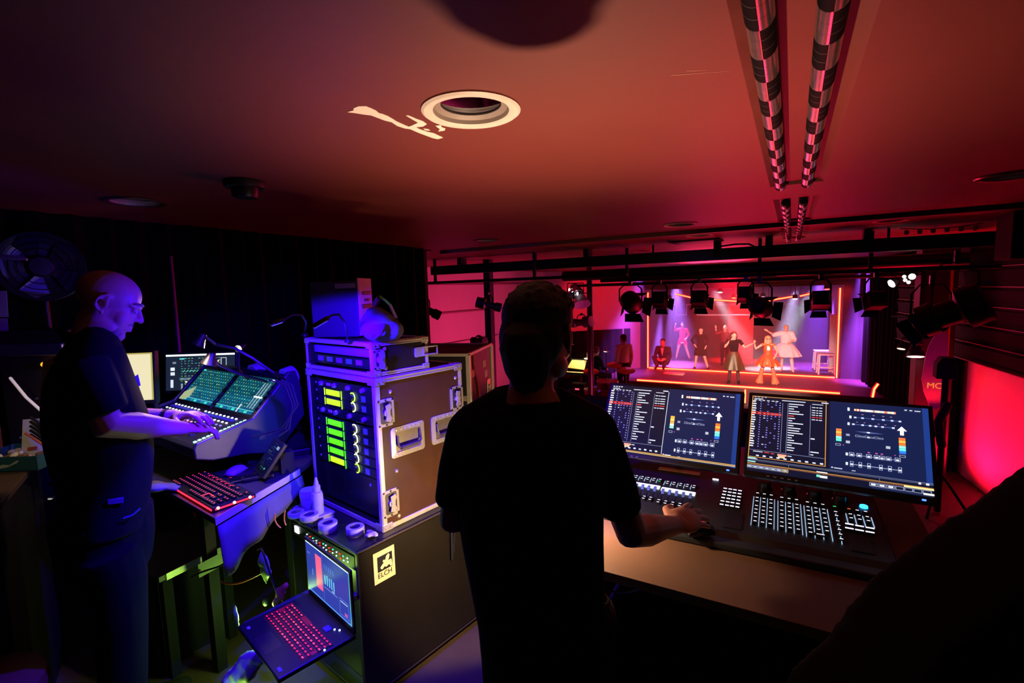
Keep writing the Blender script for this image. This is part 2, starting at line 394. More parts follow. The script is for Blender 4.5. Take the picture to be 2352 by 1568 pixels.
# right hall wall: pale below, dark slats above
RX = lambda y: 2.24 + (10.36 - y) * .112
wall_line('wall_hall_right', (RX(15.4), 15.4), (RX(4.83), 4.83), HALLFL, CEIL + .02, M_PALE)
b = MB(); nrm = V((-1, -.112, 0)).normalized()
t = thing('slatted_wall_panel', 'dark wall panel of wide horizontal slats above the red lit wall', 'wall panel', (RX(8.4), 8.4, 0.5), atan2(1, -.112) - pi / 2)
MB().span((-.13, -3.4, 0), (-.03, 4.0, 1.66)).build('backing', MATTE, t)
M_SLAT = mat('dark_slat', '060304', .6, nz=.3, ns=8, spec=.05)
M_EDGELIT = mat('slat_edge_highlight', '6a3438', .35)  # light caught on the lower slat edges, put in as paler strips
for k in range(6): MB().box((-.15, .3, .13 + k * .262), (.028, 7.4, .225), Matrix.Rotation(radians(-7), 3, 'Y')).build('slat', M_SLAT, t, bevel=.006); MB().box((-.172, .3, .020 + k * .262), (.012, 7.4, .010)).build('slat_edge_highlight', M_EDGELIT, t)

drape_wall('wall_hall_right_drape', (RX(9.75) - .12, 9.75, 0), (RX(15.1) - .12, 15.1, 0), HALLFL, CEIL, .03, .3)

# stage box
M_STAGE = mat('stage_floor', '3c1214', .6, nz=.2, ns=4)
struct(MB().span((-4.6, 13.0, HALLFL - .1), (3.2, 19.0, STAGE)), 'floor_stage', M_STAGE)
M_SETW = mat('set_wall', '5e5666', .7, nz=.1, ns=4)
struct(MB().span((-4.9, 18.4, STAGE), (2.2, 18.55, CEIL)), 'wall_stage_back', mat('stage_black', '181318', .9))
def prosc(name, x0, x1, z0, z1): struct(MB().span((x0, 15.25, z0), (x1, 15.4, z1)), name, mat('proscenium_paint', '3a2c34', .8))
prosc('wall_proscenium_left', -4.6, -3.95, STAGE, CEIL); prosc('wall_proscenium_right', 1.16, 2.6, STAGE, CEIL); prosc('wall_proscenium_top', -3.95, 1.16, 1.60, CEIL)
struct(MB().rings([[V((-3.95, 15.41, z)), V((-3.75, 18.3, z)), V((-3.85, 18.34, z)), V((-4.05, 15.45, z))] for z in (STAGE, 1.6)]), 'wall_set_left', M_SETW)
struct(MB().rings([[V((1.16, 15.41, z)), V((1.02, 18.3, z)), V((1.12, 18.34, z)), V((1.26, 15.45, z))] for z in (STAGE, 1.6)]), 'wall_set_right', M_SETW)
struct(MB().span((-3.7, 18.1, .98), (1.0, 18.25, 1.95)), 'wall_set_header', mat('set_header', '6a6078', .7))
struct(MB().span((-1.9, 18.26, STAGE), (-1.1, 18.32, .98)), 'wall_set_red_panel', mat('red_set_panel', 'b01820', .7))

# neon
M_NEON = mat('neon_red', '401008', .4, emit='ff3c1e', es=22, nz=.02)
M_HALO = mat('neon_halo', '400404', .5, emit='ff0814', es=2.2, nz=.02)  # red bloom around each tube, imitated by a wider, dimmer emitter
def neon(label, pts, r=.02):
    o = MB().tube(pts, r * .85, 10).build('neon_strip', M_NEON, None, True)
    MB().tube([V(p) + V((0, .022, 0)) for p in pts], r * 1.7, 8, flat=((0, 1, 0), 1) if 0 else None).build('halo', M_HALO, o, True)
    return tag(o, label, 'neon light', 'red neon strips around the stage')
FX0, FX1, FT, FY = -3.86, 1.075, 1.52, 15.2
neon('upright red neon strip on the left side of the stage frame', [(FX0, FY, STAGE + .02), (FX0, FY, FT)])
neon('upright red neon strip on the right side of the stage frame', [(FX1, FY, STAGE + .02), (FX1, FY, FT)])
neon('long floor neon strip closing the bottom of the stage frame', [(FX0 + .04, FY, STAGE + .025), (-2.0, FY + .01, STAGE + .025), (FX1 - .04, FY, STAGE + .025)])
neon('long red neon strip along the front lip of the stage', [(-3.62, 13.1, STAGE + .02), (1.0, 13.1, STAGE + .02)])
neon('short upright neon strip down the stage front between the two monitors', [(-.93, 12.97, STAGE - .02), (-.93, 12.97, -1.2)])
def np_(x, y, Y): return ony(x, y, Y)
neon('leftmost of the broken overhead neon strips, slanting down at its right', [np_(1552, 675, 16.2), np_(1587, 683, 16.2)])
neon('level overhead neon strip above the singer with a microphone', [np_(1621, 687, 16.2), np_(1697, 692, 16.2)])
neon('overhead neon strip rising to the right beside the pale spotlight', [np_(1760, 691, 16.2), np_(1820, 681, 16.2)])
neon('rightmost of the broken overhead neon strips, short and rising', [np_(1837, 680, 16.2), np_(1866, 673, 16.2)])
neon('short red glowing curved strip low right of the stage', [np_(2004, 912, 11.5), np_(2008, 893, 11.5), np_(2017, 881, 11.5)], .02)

for q in ((1560, 677), (1580, 681), (1630, 688), (1690, 691), (1765, 689.5), (1815, 682), (1840, 679), (1863, 674)):
    p = np_(q[0], q[1], 16.2); ns = [o for o in COL.objects if o.name.startswith('neon_strip') and o.parent is None and any((V(v.co) - p).length < .3 for v in o.data.vertices)]
    if ns: MB().cyl(p, (p.x, p.y, CEIL + .03), .006, seg=6).build('hanger', MATTE, ns[0])
# railing of the set: white outlined squares
t = thing('set_railing', 'white outlined square railing along the top of the stage set', 'railing', (0, 0, 0))
pr = [(1505, 699), (1505, 722), (1530, 722), (1530, 699), (1554, 699), (1554, 723), (1577, 723), (1577, 699), (1601, 699), (1601, 723), (1640, 723), (1697, 723), (1730, 723)]
MB().tube([np_(x, y, 18.0) for x, y in pr], .022, 6).build('rail', mat('white_rail', 'e6dff2', .4), t)

# haze over the stage
hz = bpy.data.materials.new('stage_haze'); hz.use_nodes = True; nt = hz.node_tree; nt.nodes.remove(nt.nodes['Principled BSDF'])
sc = nt.nodes.new('ShaderNodeVolumeScatter'); sc.inputs['Density'].default_value = .065; sc.inputs['Anisotropy'].default_value = .55
sc.inputs['Color'].default_value = (.95, .92, 1, 1)
nt.links.new(sc.outputs[0], nt.nodes['Material Output'].inputs['Volume'])
tag(MB().span((-5.0, 12.3, STAGE + .01), (1.45, 15.2, 2.1)).build('stage_haze', hz), 'thin coloured haze hanging before the stage frame', 'haze', None, 'stuff')
tag(MB().span((-3.6, 15.45, STAGE + .01), (.95, 18.0, 1.9)).build('stage_haze', hz), 'thin coloured haze hanging inside the stage set', 'haze', None, 'stuff')
# ================================================================== flight cases, amplifier rack, laptop
RACKRZ = 1.40 - pi / 2
M_PLY = mat('brown_black_ply', '4a2f20', .33, nz=.25, ns=12, bump=.03)
M_CASEBLK = mat('black_case_board', '141210', .42, nz=.2)
M_PANEL = mat('rack_front_black', '111117', .3)
M_BLUEWHITE = mat('grey_paint', '8d8d98', .5)

def text(body, size, parent, M, m, name='lettering', ext=.0006):
    c = bpy.data.curves.new(name, 'FONT'); c.body = body; c.size = size; c.extrude = ext; c.align_x = 'CENTER'; c.align_y = 'CENTER'
    o = bpy.data.objects.new(name, c); COL.objects.link(o); bpy.context.view_layer.update()
    me = bpy.data.meshes.new_from_object(o.evaluated_get(bpy.context.evaluated_depsgraph_get())); bpy.data.objects.remove(o); me.materials.clear(); me.materials.append(m)
    o = bpy.data.objects.new(name, me); COL.objects.link(o); o.parent = parent; o.matrix_basis = M
    return o

def rrect(cx, cy, w, h, r, n=5):
    P = []
    for sx, sy, a0 in ((1, 1, 0), (-1, 1, 90), (-1, -1, 180), (1, -1, 270)):
        for k in range(n + 1):
            a = radians(a0 + 90 * k / n); P.append((cx + sx * (w / 2 - r) + r * cos(a), cy + sy * (h / 2 - r) + r * sin(a)))
    return P
# right-hand face helper: (y, z) on the plane x = 0 of the case
def on_side(pts, x=0.0): return [V((x, y, z)) for y, z in pts]

def edging(t, W, D, H, s=.021, front=True):
    b = MB()
    for x in (-W, 0):
        for z in (0, H):
            zz = z + (s / 2 if z == 0 else -s / 2); xx = x + (s / 2 if x < 0 else -s / 2)
            # L profile with two ridges, as extruded case edging has
            b.box((x + (.001 if x < 0 else -.001) * -1, D / 2, zz), (.005, D, s)); b.box((xx, D / 2, z + (.0 if z == 0 else .001)), (s, D, .005))
            for q in (-.3, .3): b.box((x + (-.004 if x < 0 else .004), D / 2, zz + q * s), (.004, D - .07, .004))
    for x in (-W, 0):
        for y in (0, D):
            xx = x + (s / 2 if x < 0 else -s / 2); yy = y + (s / 2 if y == 0 else -s / 2)
            b.box((x + (-.001 if x < 0 else .001), yy, H / 2), (.005, s, H)); b.box((xx, y, H / 2), (s, .005, H))
    for y in (0, D):
        for z in (0, H):
            b.box((-W / 2, y, z + (s / 2 if z == 0 else -s / 2)), (W, .005, s)); b.box((-W / 2, y + (s / 2 if y == 0 else -s / 2), z), (W, s, .005))
    b.build('edging', ALU, t, bevel=.0012)
    for x in (-W, 0):
        for y in (0, D):
            for z in (0, H):
                c = MB(); sx, sy, sz = (1 if x < 0 else -1), (1 if y == 0 else -1), (1 if z == 0 else -1)
                g = s / .021; c.box((x - sx * .003, y + sy * .022 * g, z + sz * .014 * g), (.006, .050 * g, .032 * g)); c.box((x + sx * .022 * g, y - sy * .003, z + sz * .014 * g), (.050 * g, .006, .032 * g)); c.box((x + sx * .022 * g, y + sy * .022 * g, z - sz * .002), (.048 * g, .048 * g, .005))
                for a in (.010 * g, .034 * g): c.cyl((x - sx * .006, y + sy * a, z + sz * .014 * g), (x - sx * .010, y + sy * a, z + sz * .014 * g), .0055, .0035, 12)
                c.build('case_corner', STEEL, t, bevel=.002)

def rivets(t, pts):
    for y, z in pts:
        MB().lathe([(.0, .0045), (.005, .004), (.0085, .001), (.009, 0)], (0.001, y, z), (1, 0, 0), 14).build('rivet', STEEL, t, True)
def latch(t, y, z, flip=1, w=.085, h=.12):
    b = MB(); b.rings([on_side(rrect(y, z, w, h, .018), x) for x in (.0005, .005)])
    b.rings([on_side(rrect(y, z, w - .02, h - .02, .012), x) for x in (.004, .0055)])
    p = b.build('butterfly_latch', STEEL, t, bevel=.0015)
    q = MB(); q.rings([on_side(rrect(y, z, w - .026, h - .026, .010), x) for x in (.0056, .0062)]); q.build('latch_dish', mat('dish_shade', '5b5750', .4, .8), p)
    q = MB(); q.cyl((.006, y, z), (.016, y, z), .016, seg=18)
    pl = [(y - .012 * flip, z + .034), (y + .014 * flip, z + .040), (y + .020 * flip, z + .024), (y + .008 * flip, z), (y + .020 * flip, z - .026), (y + .012 * flip, z - .042), (y - .014 * flip, z - .032), (y - .006 * flip, z)]
    q.poly(on_side(pl, .016), (.004, 0, 0)); q.build('latch_key', STEEL, p, bevel=.001)
    q = MB()
    for sy, sz in ((1, 1), (-1, 1), (1, -1), (-1, -1), (0, 1), (0, -1)):
        q.lathe([(0, .003), (.004, .002), (.005, 0)], (.005, y + sy * (w / 2 - .007), z + sz * (h / 2 - .007)), (1, 0, 0), 10)
    q.build('latch_rivets', DSTEEL, p, True)
def handle(t, y, z, w=.185, h=.135):
    fr = MB(); o1 = rrect(y, z, w, h, .014); i1 = rrect(y, z, w - .045, h - .045, .008)
    n = len(o1); vs = on_side(o1, .004) + on_side(i1, .006) + on_side(i1, -.001)
    fr._add(vs, [(k, (k + 1) % n, n + (k + 1) % n, n + k) for k in range(n)] + [(n + k, n + (k + 1) % n, 2 * n + (k + 1) % n, 2 * n + k) for k in range(n)])
    fr.rings([on_side(o1, .0), on_side(o1, .004)], cap=False)
    for k in range(6): fr.lathe([(0, .004), (.0045, .003), (.0055, 0)], (.004, y - w / 2 + .03 + k * (w - .06) / 5, z + h / 2 - .011), (1, 0, 0), 10)
    for k in range(3): fr.lathe([(0, .004), (.0045, .003), (.0055, 0)], (.004, y - w / 2 + .03 + k * (w - .06) / 2, z - h / 2 + .011), (1, 0, 0), 10)
    p = fr.build('recessed_handle', STEEL, t, True)
    MB().quad(*on_side([(y - w / 2 + .024, z - h / 2 + .024), (y + w / 2 - .024, z - h / 2 + .024), (y + w / 2 - .024, z + h / 2 - .024), (y - w / 2 + .024, z + h / 2 - .024)], .0012)).build('handle_dish', mat('dish_pale', '9a917e', .4, .7), p)
    g = MB(); g.tube([(.010, y - w / 2 + .03, z + .03), (.016, y - w / 2 + .03, z - .012), (.018, y - w / 2 + .04, z - .024), (.018, y + w / 2 - .04, z - .024), (.016, y + w / 2 - .03, z - .012), (.010, y + w / 2 - .03, z + .03)], .005, 8)
    g.tube([(.018, y - w / 2 + .04, z - .024), (.018, y + w / 2 - .04, z - .024)], .009, 12); g.build('grip', mat('grip_rubber', '4a423a', .5), p, True)

# ---- tall amplifier rack
W, D, H = .56, .50, .666
rack = thing('amplifier_rack', 'tall flight case rack of amplifiers with green displays and a brown side panel', 'rack', (-1.50, 1.45, .683), RACKRZ)
b = MB(); b.span((-.012, .004, .004), (0, D, H - .004)); b.build('side_panel', M_PLY, rack)
b = MB(); b.span((-W, .004, .004), (-W + .012, D, H - .004)); b.span((-W + .012, .004, .004), (-.012, D, .016)); b.span((-W + .012, .004, H - .016), (-.012, D, H - .004)); b.span((-W + .012, D - .012, .016), (-.012, D, H - .016))
b.build('case_shell', M_CASEBLK, rack)
edging(rack, W, D, H)
b = MB()
for x in (-W + .034, -.034): b.box((x, .035, H / 2), (.02, .004, H - .05))
b.build('rack_rail', STEEL, rack)
MB().span((-W + .03, .03, .03), (-.03, .036, .205)).build('blank_panel', M_PANEL, rack)
G1 = mat('lcd_lime', '203008', .3, emit='b6ff14', es=1.6, nz=.25, ns=60); G2 = mat('lcd_green', '103008', .3, emit='58ff10', es=1.5, nz=.25, ns=60)
RING = mat('lit_ring', '303020', .3, emit='f4ffd0', es=1.6); RINGG = mat('lit_ring_lime', '303020', .3, emit='c8ff40', es=1.5)
BLUED = mat('blue_display', '0a0a40', .2, emit='3a2cff', es=.6)
rows = [(.60, 0), (.562, 1), (.517, 2), (.470, 0), (.417, 1), (.371, 1), (.325, 1), (.279, 1), (.233, 1)]
for k, (z, kind) in enumerate(rows):
    u = MB().box((-W / 2, .030, z), (W - .05, .012, .0425)).build('rack_unit', M_PANEL, rack, bevel=.0015)
    ww = -W + .05
    if kind:
        lcd = MB(); lcd.box((ww + .135, .0225, z), (.115, .003, .026)); lcd.build('display', G1 if k < 3 or k == 8 else G2, u)
        MB().box((ww + .062, .0225, z), (.003, .003, .036)).build('bracket_light', G1 if k < 3 else G2, u); MB().box((ww + .208, .0225, z - .004), (.003, .003, .040)).build('bracket_light', G1 if k < 3 else G2, u)
        a = [V((ww + .305 + .020 * cos(t), .019, z + .020 * sin(t))) for t in [radians(125 - 22 * i) for i in range(11)]]
        MB().tube(a, .0028, 6).build('knob_ring', RINGG if k in (1, 8) else RING, u, True)
        MB().cyl((ww + .305, .024, z), (ww + .305, .006, z), .014, .012, 20).build('knob', PLAST, u, True)
        MB().box((ww + .385, .0225, z), (.03, .003, .026)).build('meter', BLUED, u)
    else:
        for i in range(4):
            MB().cyl((ww + .04 + i * .115, .024, z), (ww + .04 + i * .115, .012, z), .012, .010, 16).build('knob', M_BLUEWHITE, u, True)
        MB().box((ww + .10, .0225, z), (.03, .003, .012)).build('label_strip', WHITE, u)
    for x in (-W + .036, -.036): MB().lathe([(0, .003), (.005, .002), (.006, 0)], (x, .024, z), (0, -1, 0), 10).build('screw', STEEL, u, True)
MB().lathe([(0, .004), (.006, .003), (.008, 0)], (-.12, .03, .17), (0, -1, 0), 14).build('key_lock', STEEL, rack, True)
handle(rack, .155, .372); handle(rack, .385, .372)
latch(rack, .045, .515); latch(rack, .045, .115); latch(rack, .462, .50, -1)
rivets(rack, [(.075, .60), (.46, .60), (.085, .41), (.085, .245), (.085, .04)])

# ---- shallow case on top
W2, D2, H2 = .545, .30, .142
tc = thing('shallow_flight_case', 'shallow black flight case with silver edges on top of the amplifier rack', 'flight case', (-1.508, 1.452, 1.357), RACKRZ)
b = MB(); b.span((-.01, .003, .003), (0, D2, H2 - .003)); b.span((-W2, .003, .003), (-W2 + .01, D2, H2 - .003)); b.span((-W2, .003, .003), (0, D2, .012)); b.span((-W2, .003, H2 - .012), (0, D2, H2 - .003)); b.span((-W2, D2 - .01, .003), (0, D2, H2 - .003))
b.build('case_shell', mat('dark_brown_board', '221a14', .4), tc)
edging(tc, W2, D2, H2, .0165)
u = MB().box((-W2 / 2, .05, .045), (W2 - .06, .05, .045)).build('wireless_receiver', M_PANEL, tc, bevel=.002)
for i in range(5): MB().box((-W2 + .09 + i * .08, .024, .048), (.045, .004, .022)).build('receiver_window', BLUED if i % 2 else M_BLUEWHITE, u)
u = MB().box((-W2 / 2, .06, .092), (W2 - .06, .07, .035)).build('shelf_unit', M_BLUEWHITE, tc, bevel=.003)
latch(tc, .032, .07, 1, .06, .085)
b = MB(); b.rings([on_side(rrect(.255, .078, .07, .045, .01), x) for x in (.0005, .006)]); p = b.build('hasp', STEEL, tc, bevel=.0015)
MB().tube([(.008, .27, .098), (.014, .325, .098), (.014, .345, .098), (.014, .345, .062), (.014, .325, .062), (.008, .27, .062)], .0045, 8, closed=True).build('hasp_loop', STEEL, p, True)
rivets(tc, [(.065, .112), (.065, .03)])

# ---- black box with a red lit connector panel
pa, pb = onz(720, 775, 1.503), onz(828, 773, 1.503); dx = (pb - pa).normalized(); rzb = atan2(dx.y, dx.x); bw = (pb - pa).length
top = .265
bx = thing('power_box', 'black box with a pink lit connector panel standing on the shallow flight case', 'power box', pb, rzb)
MB().span((-bw, .0, 0), (-.004, .16, top)).build('housing', mat('grey_black_housing', '2c2c34', .6), bx, bevel=.004)
pn = MB().span((-.004, .004, .004), (.004, .155, top + .012)).build('connector_panel', mat('pale_panel', 'c9a2a0', .5), bx, bevel=.002)
for y, z, sy, sz in ((.085, .205, .09, .016), (.07, .172, .02, .012), (.10, .172, .02, .012), (.08, .142, .1, .02), (.05, .1, .012, .012), (.085, .1, .012, .012), (.12, .1, .012, .012), (.12, .062, .04, .028), (.05, .04, .02, .012)):
    MB().box((.005, y, z), (.006, sy, sz)).build('socket', PLAST, pn, bevel=.002)
MB().span((-.11, -.004, top - .035), (-.01, .001, top - .012)).build('name_plate', M_BLUEWHITE, bx)
P0 = pb + V((.02, .08, .148))
pl = thing('cable_plug', 'dark cable with a green sleeve plugged into the pink connector panel', 'cable', (0, 0, 0))
c1, c2, c3, c4 = P0, ond(872, 682, 2.12), ond(896, 700, 2.12), ond(910, 730, 2.12)
MB().tube([P0, P0.lerp(c2, .6), c2], [.012, .013, .011], 12).build('plug', PLAST, pl, True)
MB().tube([c2, c2.lerp(c3, .5) + V((0, 0, .004)), c3], .006, 8).build('sleeve', mat('green_sleeve', '4fae86', .4), pl, True)
MB().tube([c3, c3.lerp(c4, .4), c4], .0065, 8).build('cable_end', mat('lilac_tape', '8a7cc8', .5), pl, True)
MB().tube([c4, ond(916, 752, 2.15), ond(905, 790, 2.18) * 1], .006, 8).build('cable', RUBBER, pl, True)
# round soft bundle
ctr = ond(868, 747, 2.03); ctr.z = 1.503 + .068
pb_ = thing('cloth_bundle', 'round dark cloth bundle lying beside the pink connector panel', 'bundle', ctr)
b = MB(); b.ell((0, 0, 0), (.082, .072, .068)); b.ell((.05, .02, -.02), (.06, .05, .045)); b.ell((-.01, .0, .05), (.045, .04, .03))
b.build('fabric', mat('charcoal_cloth', '4a4a56', .9, bump=.3, ns=60), pb_, remesh=.007, relax=4)
MB().tube([(.02 + .055 * cos(t), -.045 + .02 * sin(2 * t), -.012 + .035 * sin(t)) for t in [2 * pi * k / 16 for k in range(16)]], .008, 8, closed=True).build('strap', mat('brown_strap', '3a2c20', .6), pb_, True)

# ---- lower case with pull-out shelf
W3, D3, H3 = .56, .98, .645
base = V((-1.475, 1.275, .035))
lc = thing('road_case', 'large black road case on castors carrying the amplifier rack, sticker on its side', 'road case', base, RACKRZ)
M_LC = mat('olive_black_board', '1e1a13', .33, nz=.3, ns=5, bump=.04)
b = MB(); b.span((-.014, 0, 0), (0, D3, H3)); b.span((-W3, 0, 0), (-W3 + .014, D3, H3)); b.span((-W3, 0, H3 - .014), (0, D3, H3)); b.span((-W3, 0, 0), (0, D3, .014)); b.span((-W3, D3 - .014, 0), (0, D3, H3)); b.span((-W3 + .014, .06, .014), (-.014, .075, H3 - .05))
b.build('case_shell', M_LC, lc, bevel=.002)
b = MB(); b.box((.001, D3 / 2, H3 - .001), (.008, D3, .006)); b.box((.001, D3 / 2, .003), (.008, D3, .006)); b.box((-W3 / 2, 0, H3 - .001), (W3, .006, .006)); b.box((.001, .002, H3 / 2), (.006, .006, H3)); b.build('thin_edging', mat('worn_edge', '6a6050', .35, .7), lc)
for x in (-W3 + .07, -.07):
    for y in (.08, D3 - .08):
        c = MB().box((x, y, -.004), (.09, .09, .008)).build('castor', STEEL, lc, bevel=.003)
        MB().lathe([(.001, -.016), (.014, -.016), (.0165, -.008), (.0165, .008), (.014, .016), (.001, .016)], (x, y + .02, -.018), (1, 0, 0), 24).build('wheel', mat('castor_wheel', '8a7648', .5), c, True)
        f = MB(); f.box((x - .022, y + .01, -.014), (.004, .03, .02)); f.box((x + .022, y + .01, -.014), (.004, .03, .02)); f.build('fork', STEEL, c)
st = MB().box((.0025, .125, H3 - .105), (.001, .105, .135)).build('sticker', mat('cream_sticker', 'f0e0a8', .5, nz=.04), lc)
MB().box((.0034, .128, H3 - .093), (.0006, .074, .066)).build('logo_square', MATTE, st)
lg = [(-.022, -.022), (-.024, -.014), (-.006, .0), (-.012, .006), (-.008, .012), (.002, .008), (.006, .022), (.018, .030), (.024, .022), (.020, .008), (.014, .0), (.032, .0), (.036, -.03), (.026, -.03), (.02, -.018), (.006, -.024), (-.004, -.018), (-.014, -.026)]
MB().poly([V((.0038, .128 + y, H3 - .093 + z)) for y, z in lg], (.0004, 0, 0)).build('logo_animal', mat('cream_sticker2', 'f0e0a8', .5, nz=.04), st)
text('ELCH', .03, st, frameM((.0036, .126, H3 - .143), V((0, 1, 0)), V((0, 0, 1)), V((1, 0, 0))), MATTE)
dr = MB().span((-.20, -.36, .448), (-.005, .0, .473)).build('pull_out_shelf', mat('blue_grey_shelf', '33333e', .5), lc, bevel=.003)
for x in (-.06, -.10): MB().lathe([(0, .003), (.006, .002), (.008, 0)], (x + .02, -.31 + x * .1, .473), (0, 0, 1), 12).build('screw', mat('brass_screw', 'b07a48', .4, .8), dr, True)
du = MB().box((-W3 / 2, .03, H3 - .055), (W3 - .05, .05, .06)).build('effects_unit', PLAST, lc, bevel=.002)
MB().box((-W3 + .065, .003, H3 - .052), (.035, .004, .03)).build('lit_display', mat('white_lcd', '8899aa', .3, emit='eef6ff', es=4), du)
LR, LW, LC = mat('led_red', '300000', .3, emit='ff2a20', es=3), mat('led_white', '303030', .3, emit='cfe8ff', es=2.5), mat('led_cyan', '002020', .3, emit='40e8c0', es=2.5)
for i in range(26): MB().box((-W3 + .16 + (i // 2) * .027 + random.uniform(-.004, .004), .003, H3 - .045 - (i % 2) * .016 - random.uniform(0, .006)), (.006, .003, .004)).build('led', (LW, LC, LR, LW)[(i * 7 + i // 3) % 4], du)
# strap hanging on the far part of the case
h = thing('hanging_strap', 'dark strap hanging down the side of the large road case', 'strap', (0, 0, 0))
sp = lc.matrix_basis
R3 = Matrix.Rotation(RACKRZ, 4, 'Z'); cw = lambda x, y, z: base + (R3 @ V((x, y, z)))
MB().tube([cw(.012, .50, H3 + .004), cw(.012, .502, H3 - .12), cw(.013, .498, H3 - .25)], .009, 8, flat=((0, 1, 0), .4)).build('webbing', RUBBER, h, True)
MB().tube([cw(.014, .51, H3 - .02), cw(.016, .515, H3 - .12), cw(.014, .505, H3 - .22)], .004, 8).build('cord', MATTE, h, True)

# ---- things on the ledge in front of the rack
top_z = base.z + H3
def ledge(x, y): p = cw(x, y, H3); return (p.x, p.y, top_z)
M_ITEM = mat('grey_item', '9b98a6', .6)
t = thing('flat_carton', 'low flat carton at the left end of the road case ledge', 'carton', ledge(-.475, .05), RACKRZ)
MB().span((-.075, -.045, .0), (.13, .06, .034)).build('carton_body', M_ITEM, t, bevel=.004)
MB().span((-.078, -.048, .028), (.133, .063, .039)).build('lid', M_ITEM, t, bevel=.003)
cz = .0395
def led2(x, y): p = cw(x, y, H3); return (p.x, p.y, top_z + cz)
t = thing('jar', 'squat round lidded jar standing on the flat carton', 'jar', led2(-.475, .06))
MB().lathe([(0, 0), (.034, 0), (.037, .004), (.037, .05), (.034, .056), (.0, .056)]).build('jar_body', M_ITEM, t, True)
MB().lathe([(0, .054), (.0385, .054), (.0385, .082), (.034, .089), (0, .090)]).build('lid', M_ITEM, t, True)
t = thing('dropper_bottle', 'slim nozzle bottle standing beside the squat jar', 'bottle', led2(-.385, .055))
MB().lathe([(0, 0), (.024, 0), (.026, .004), (.026, .085), (.022, .10), (.012, .106), (0, .106)]).build('bottle_body', M_ITEM, t, True)
MB().lathe([(0, .104), (.017, .104), (.017, .128), (.012, .132), (.006, .162), (.004, .168), (0, .168)]).build('nozzle_cap', M_ITEM, t, True)
for k, (x, y, r, hh, lb) in enumerate(((-.44, -.02, .036, .02, 'roll of tape on the front corner of the flat carton'), (-.36, .0, .040, .024, 'roll of tape on the flat carton next to the slim bottle'), (-.27, .035, .040, .038, 'tall roll of tape lying in front of the amplifier rack'), (-.145, .09, .038, .034, 'roll of tape nearest the right edge of the road case'))):
    l = led2(x, y) if k < 2 else ledge(x, y)
    t = thing('tape_roll', lb, 'tape roll', l, 0, 'rolls of tape on the road case ledge')
    MB().lathe([(r * .62, 0), (r * .97, 0), (r, .002), (r, hh - .002), (r * .97, hh), (r * .62, hh)], closed=True).build('tape', M_ITEM, t, True)
    MB().lathe([(r * .54, .001), (r * .62, .001), (r * .62, hh - .001), (r * .54, hh - .001)], closed=True).build('core', mat('card_core', '6a6470', .8), t, True)
t = thing('plastic_wrapper', 'small crumpled clear wrapper at the foot of the rack', 'wrapper', ledge(-.055, .11))
b = MB()
for k in range(7): b.ell((random.uniform(-.025, .025), random.uniform(-.02, .02), .012 + random.uniform(0, .012)), (.016, .012, .009), seg=7, rg=5)
b.build('film', mat('clear_film', 'b8b8d0', .15), t, remesh=.006, relax=1)

# ---- laptop
LY = -.242; lx, lyv = V((cos(LY), sin(LY), 0)), V((-sin(LY), cos(LY), 0))
TL = V((-1.632, 1.164, .752)); BLc = TL - UP0 * .2
lap = thing('laptop', 'open laptop with red lit keys and a blue screen on the pull-out shelf', 'laptop', (BLc.x, BLc.y, BLc.z - .02), LY)
MB().span((-.012, -.255, -.022), (.357, .008, -.006)).build('base', mat('laptop_grey', '17171d', .45, .3), lap, bevel=.004)
scr = MB().span((-.012, .002, -.004), (.357, .010, .232)).build('screen_lid', PLAST, lap, bevel=.003)
u = UI(); u.r(0, 0, 1, 1, '3646b4', .75).r(0, 0, 1, .022, 'd8f4ff', 1.2).r(.985, 0, 1, 1, '58e0e0', .7).r(0, .97, 1, 1, '5ca0ff', .8)
u.r(.235, .13, .38, .80, 'ff5a86', .95)
for k in range(16): u.r(.235, .14 + k * .041, .38, .146 + k * .041, 'ff88b0', 1)
for k in range(5): u.r(.44 + k * .05, .42 - .02 * (k % 2), .462 + k * .05, .60, '6fd8ff', .8).r(.44 + k * .05, .2, .465 + k * .05, .3, '4a70d8', .8)
u.r(.40, .05, .405, .95, '6a80e0', .8).r(.42, .66, .72, .672, '80b8ff', .7).r(.14, .5, .15, .62, '80c8ff', .8).r(.03, .2, .1, .23, '6080d8', .7)
u.frame(.76, .62, .95, .93, '6aa0ff', .004, .8).r(.78, .66, .93, .68, 'b0d8ff', .8).r(.86, .84, .92, .9, 'd060a0', .8).r(.6, .62, .66, .64, 'a0e0ff', .9)
u.build('display', .345, .2, scr, ui_mat('laptop_ui', 1.15), (0, .0015, .2 + .02))
KEYR = mat('key_red_lit', '1a0304', .5, emit='ff1630', es=1.05, nz=.5, ns=120); KEYR2 = mat('key_red_bright', '1a0304', .5, emit='ff3a4c', es=2.0); KEYD = mat('key_black', '0d0b0e', .5)
def keymesh(name, w, d, h, lit, lw=.34):
    b = MB(); b.box((0, 0, h / 2), (w, d, h)); o = b.build(name, [KEYD, lit], None, bevel=0); me = o.data
    bm = bmesh.new(); bm.from_mesh(me); z = h + .0003
    for x0, x1, y0, y1 in ((-w * lw, w * lw, -d * .12, d * .2),):
        f = bm.faces.new([bm.verts.new(p) for p in ((x0, y0, z), (x1, y0, z), (x1, y1, z), (x0, y1, z))]); f.material_index = 1
    bm.to_mesh(me); bm.free(); return o
kA = keymesh('key', .0175, .015, .002, KEYR); kB = keymesh('key', .0175, .015, .002, KEYR2)
bed = MB().span((.005, -.173, -.0068), (.335, -.067, -.0056)).build('key_bed', mat('key_bed_red', '200306', .5, emit='ff1028', es=.16), lap)
first = {id(kA): True, id(kB): True}
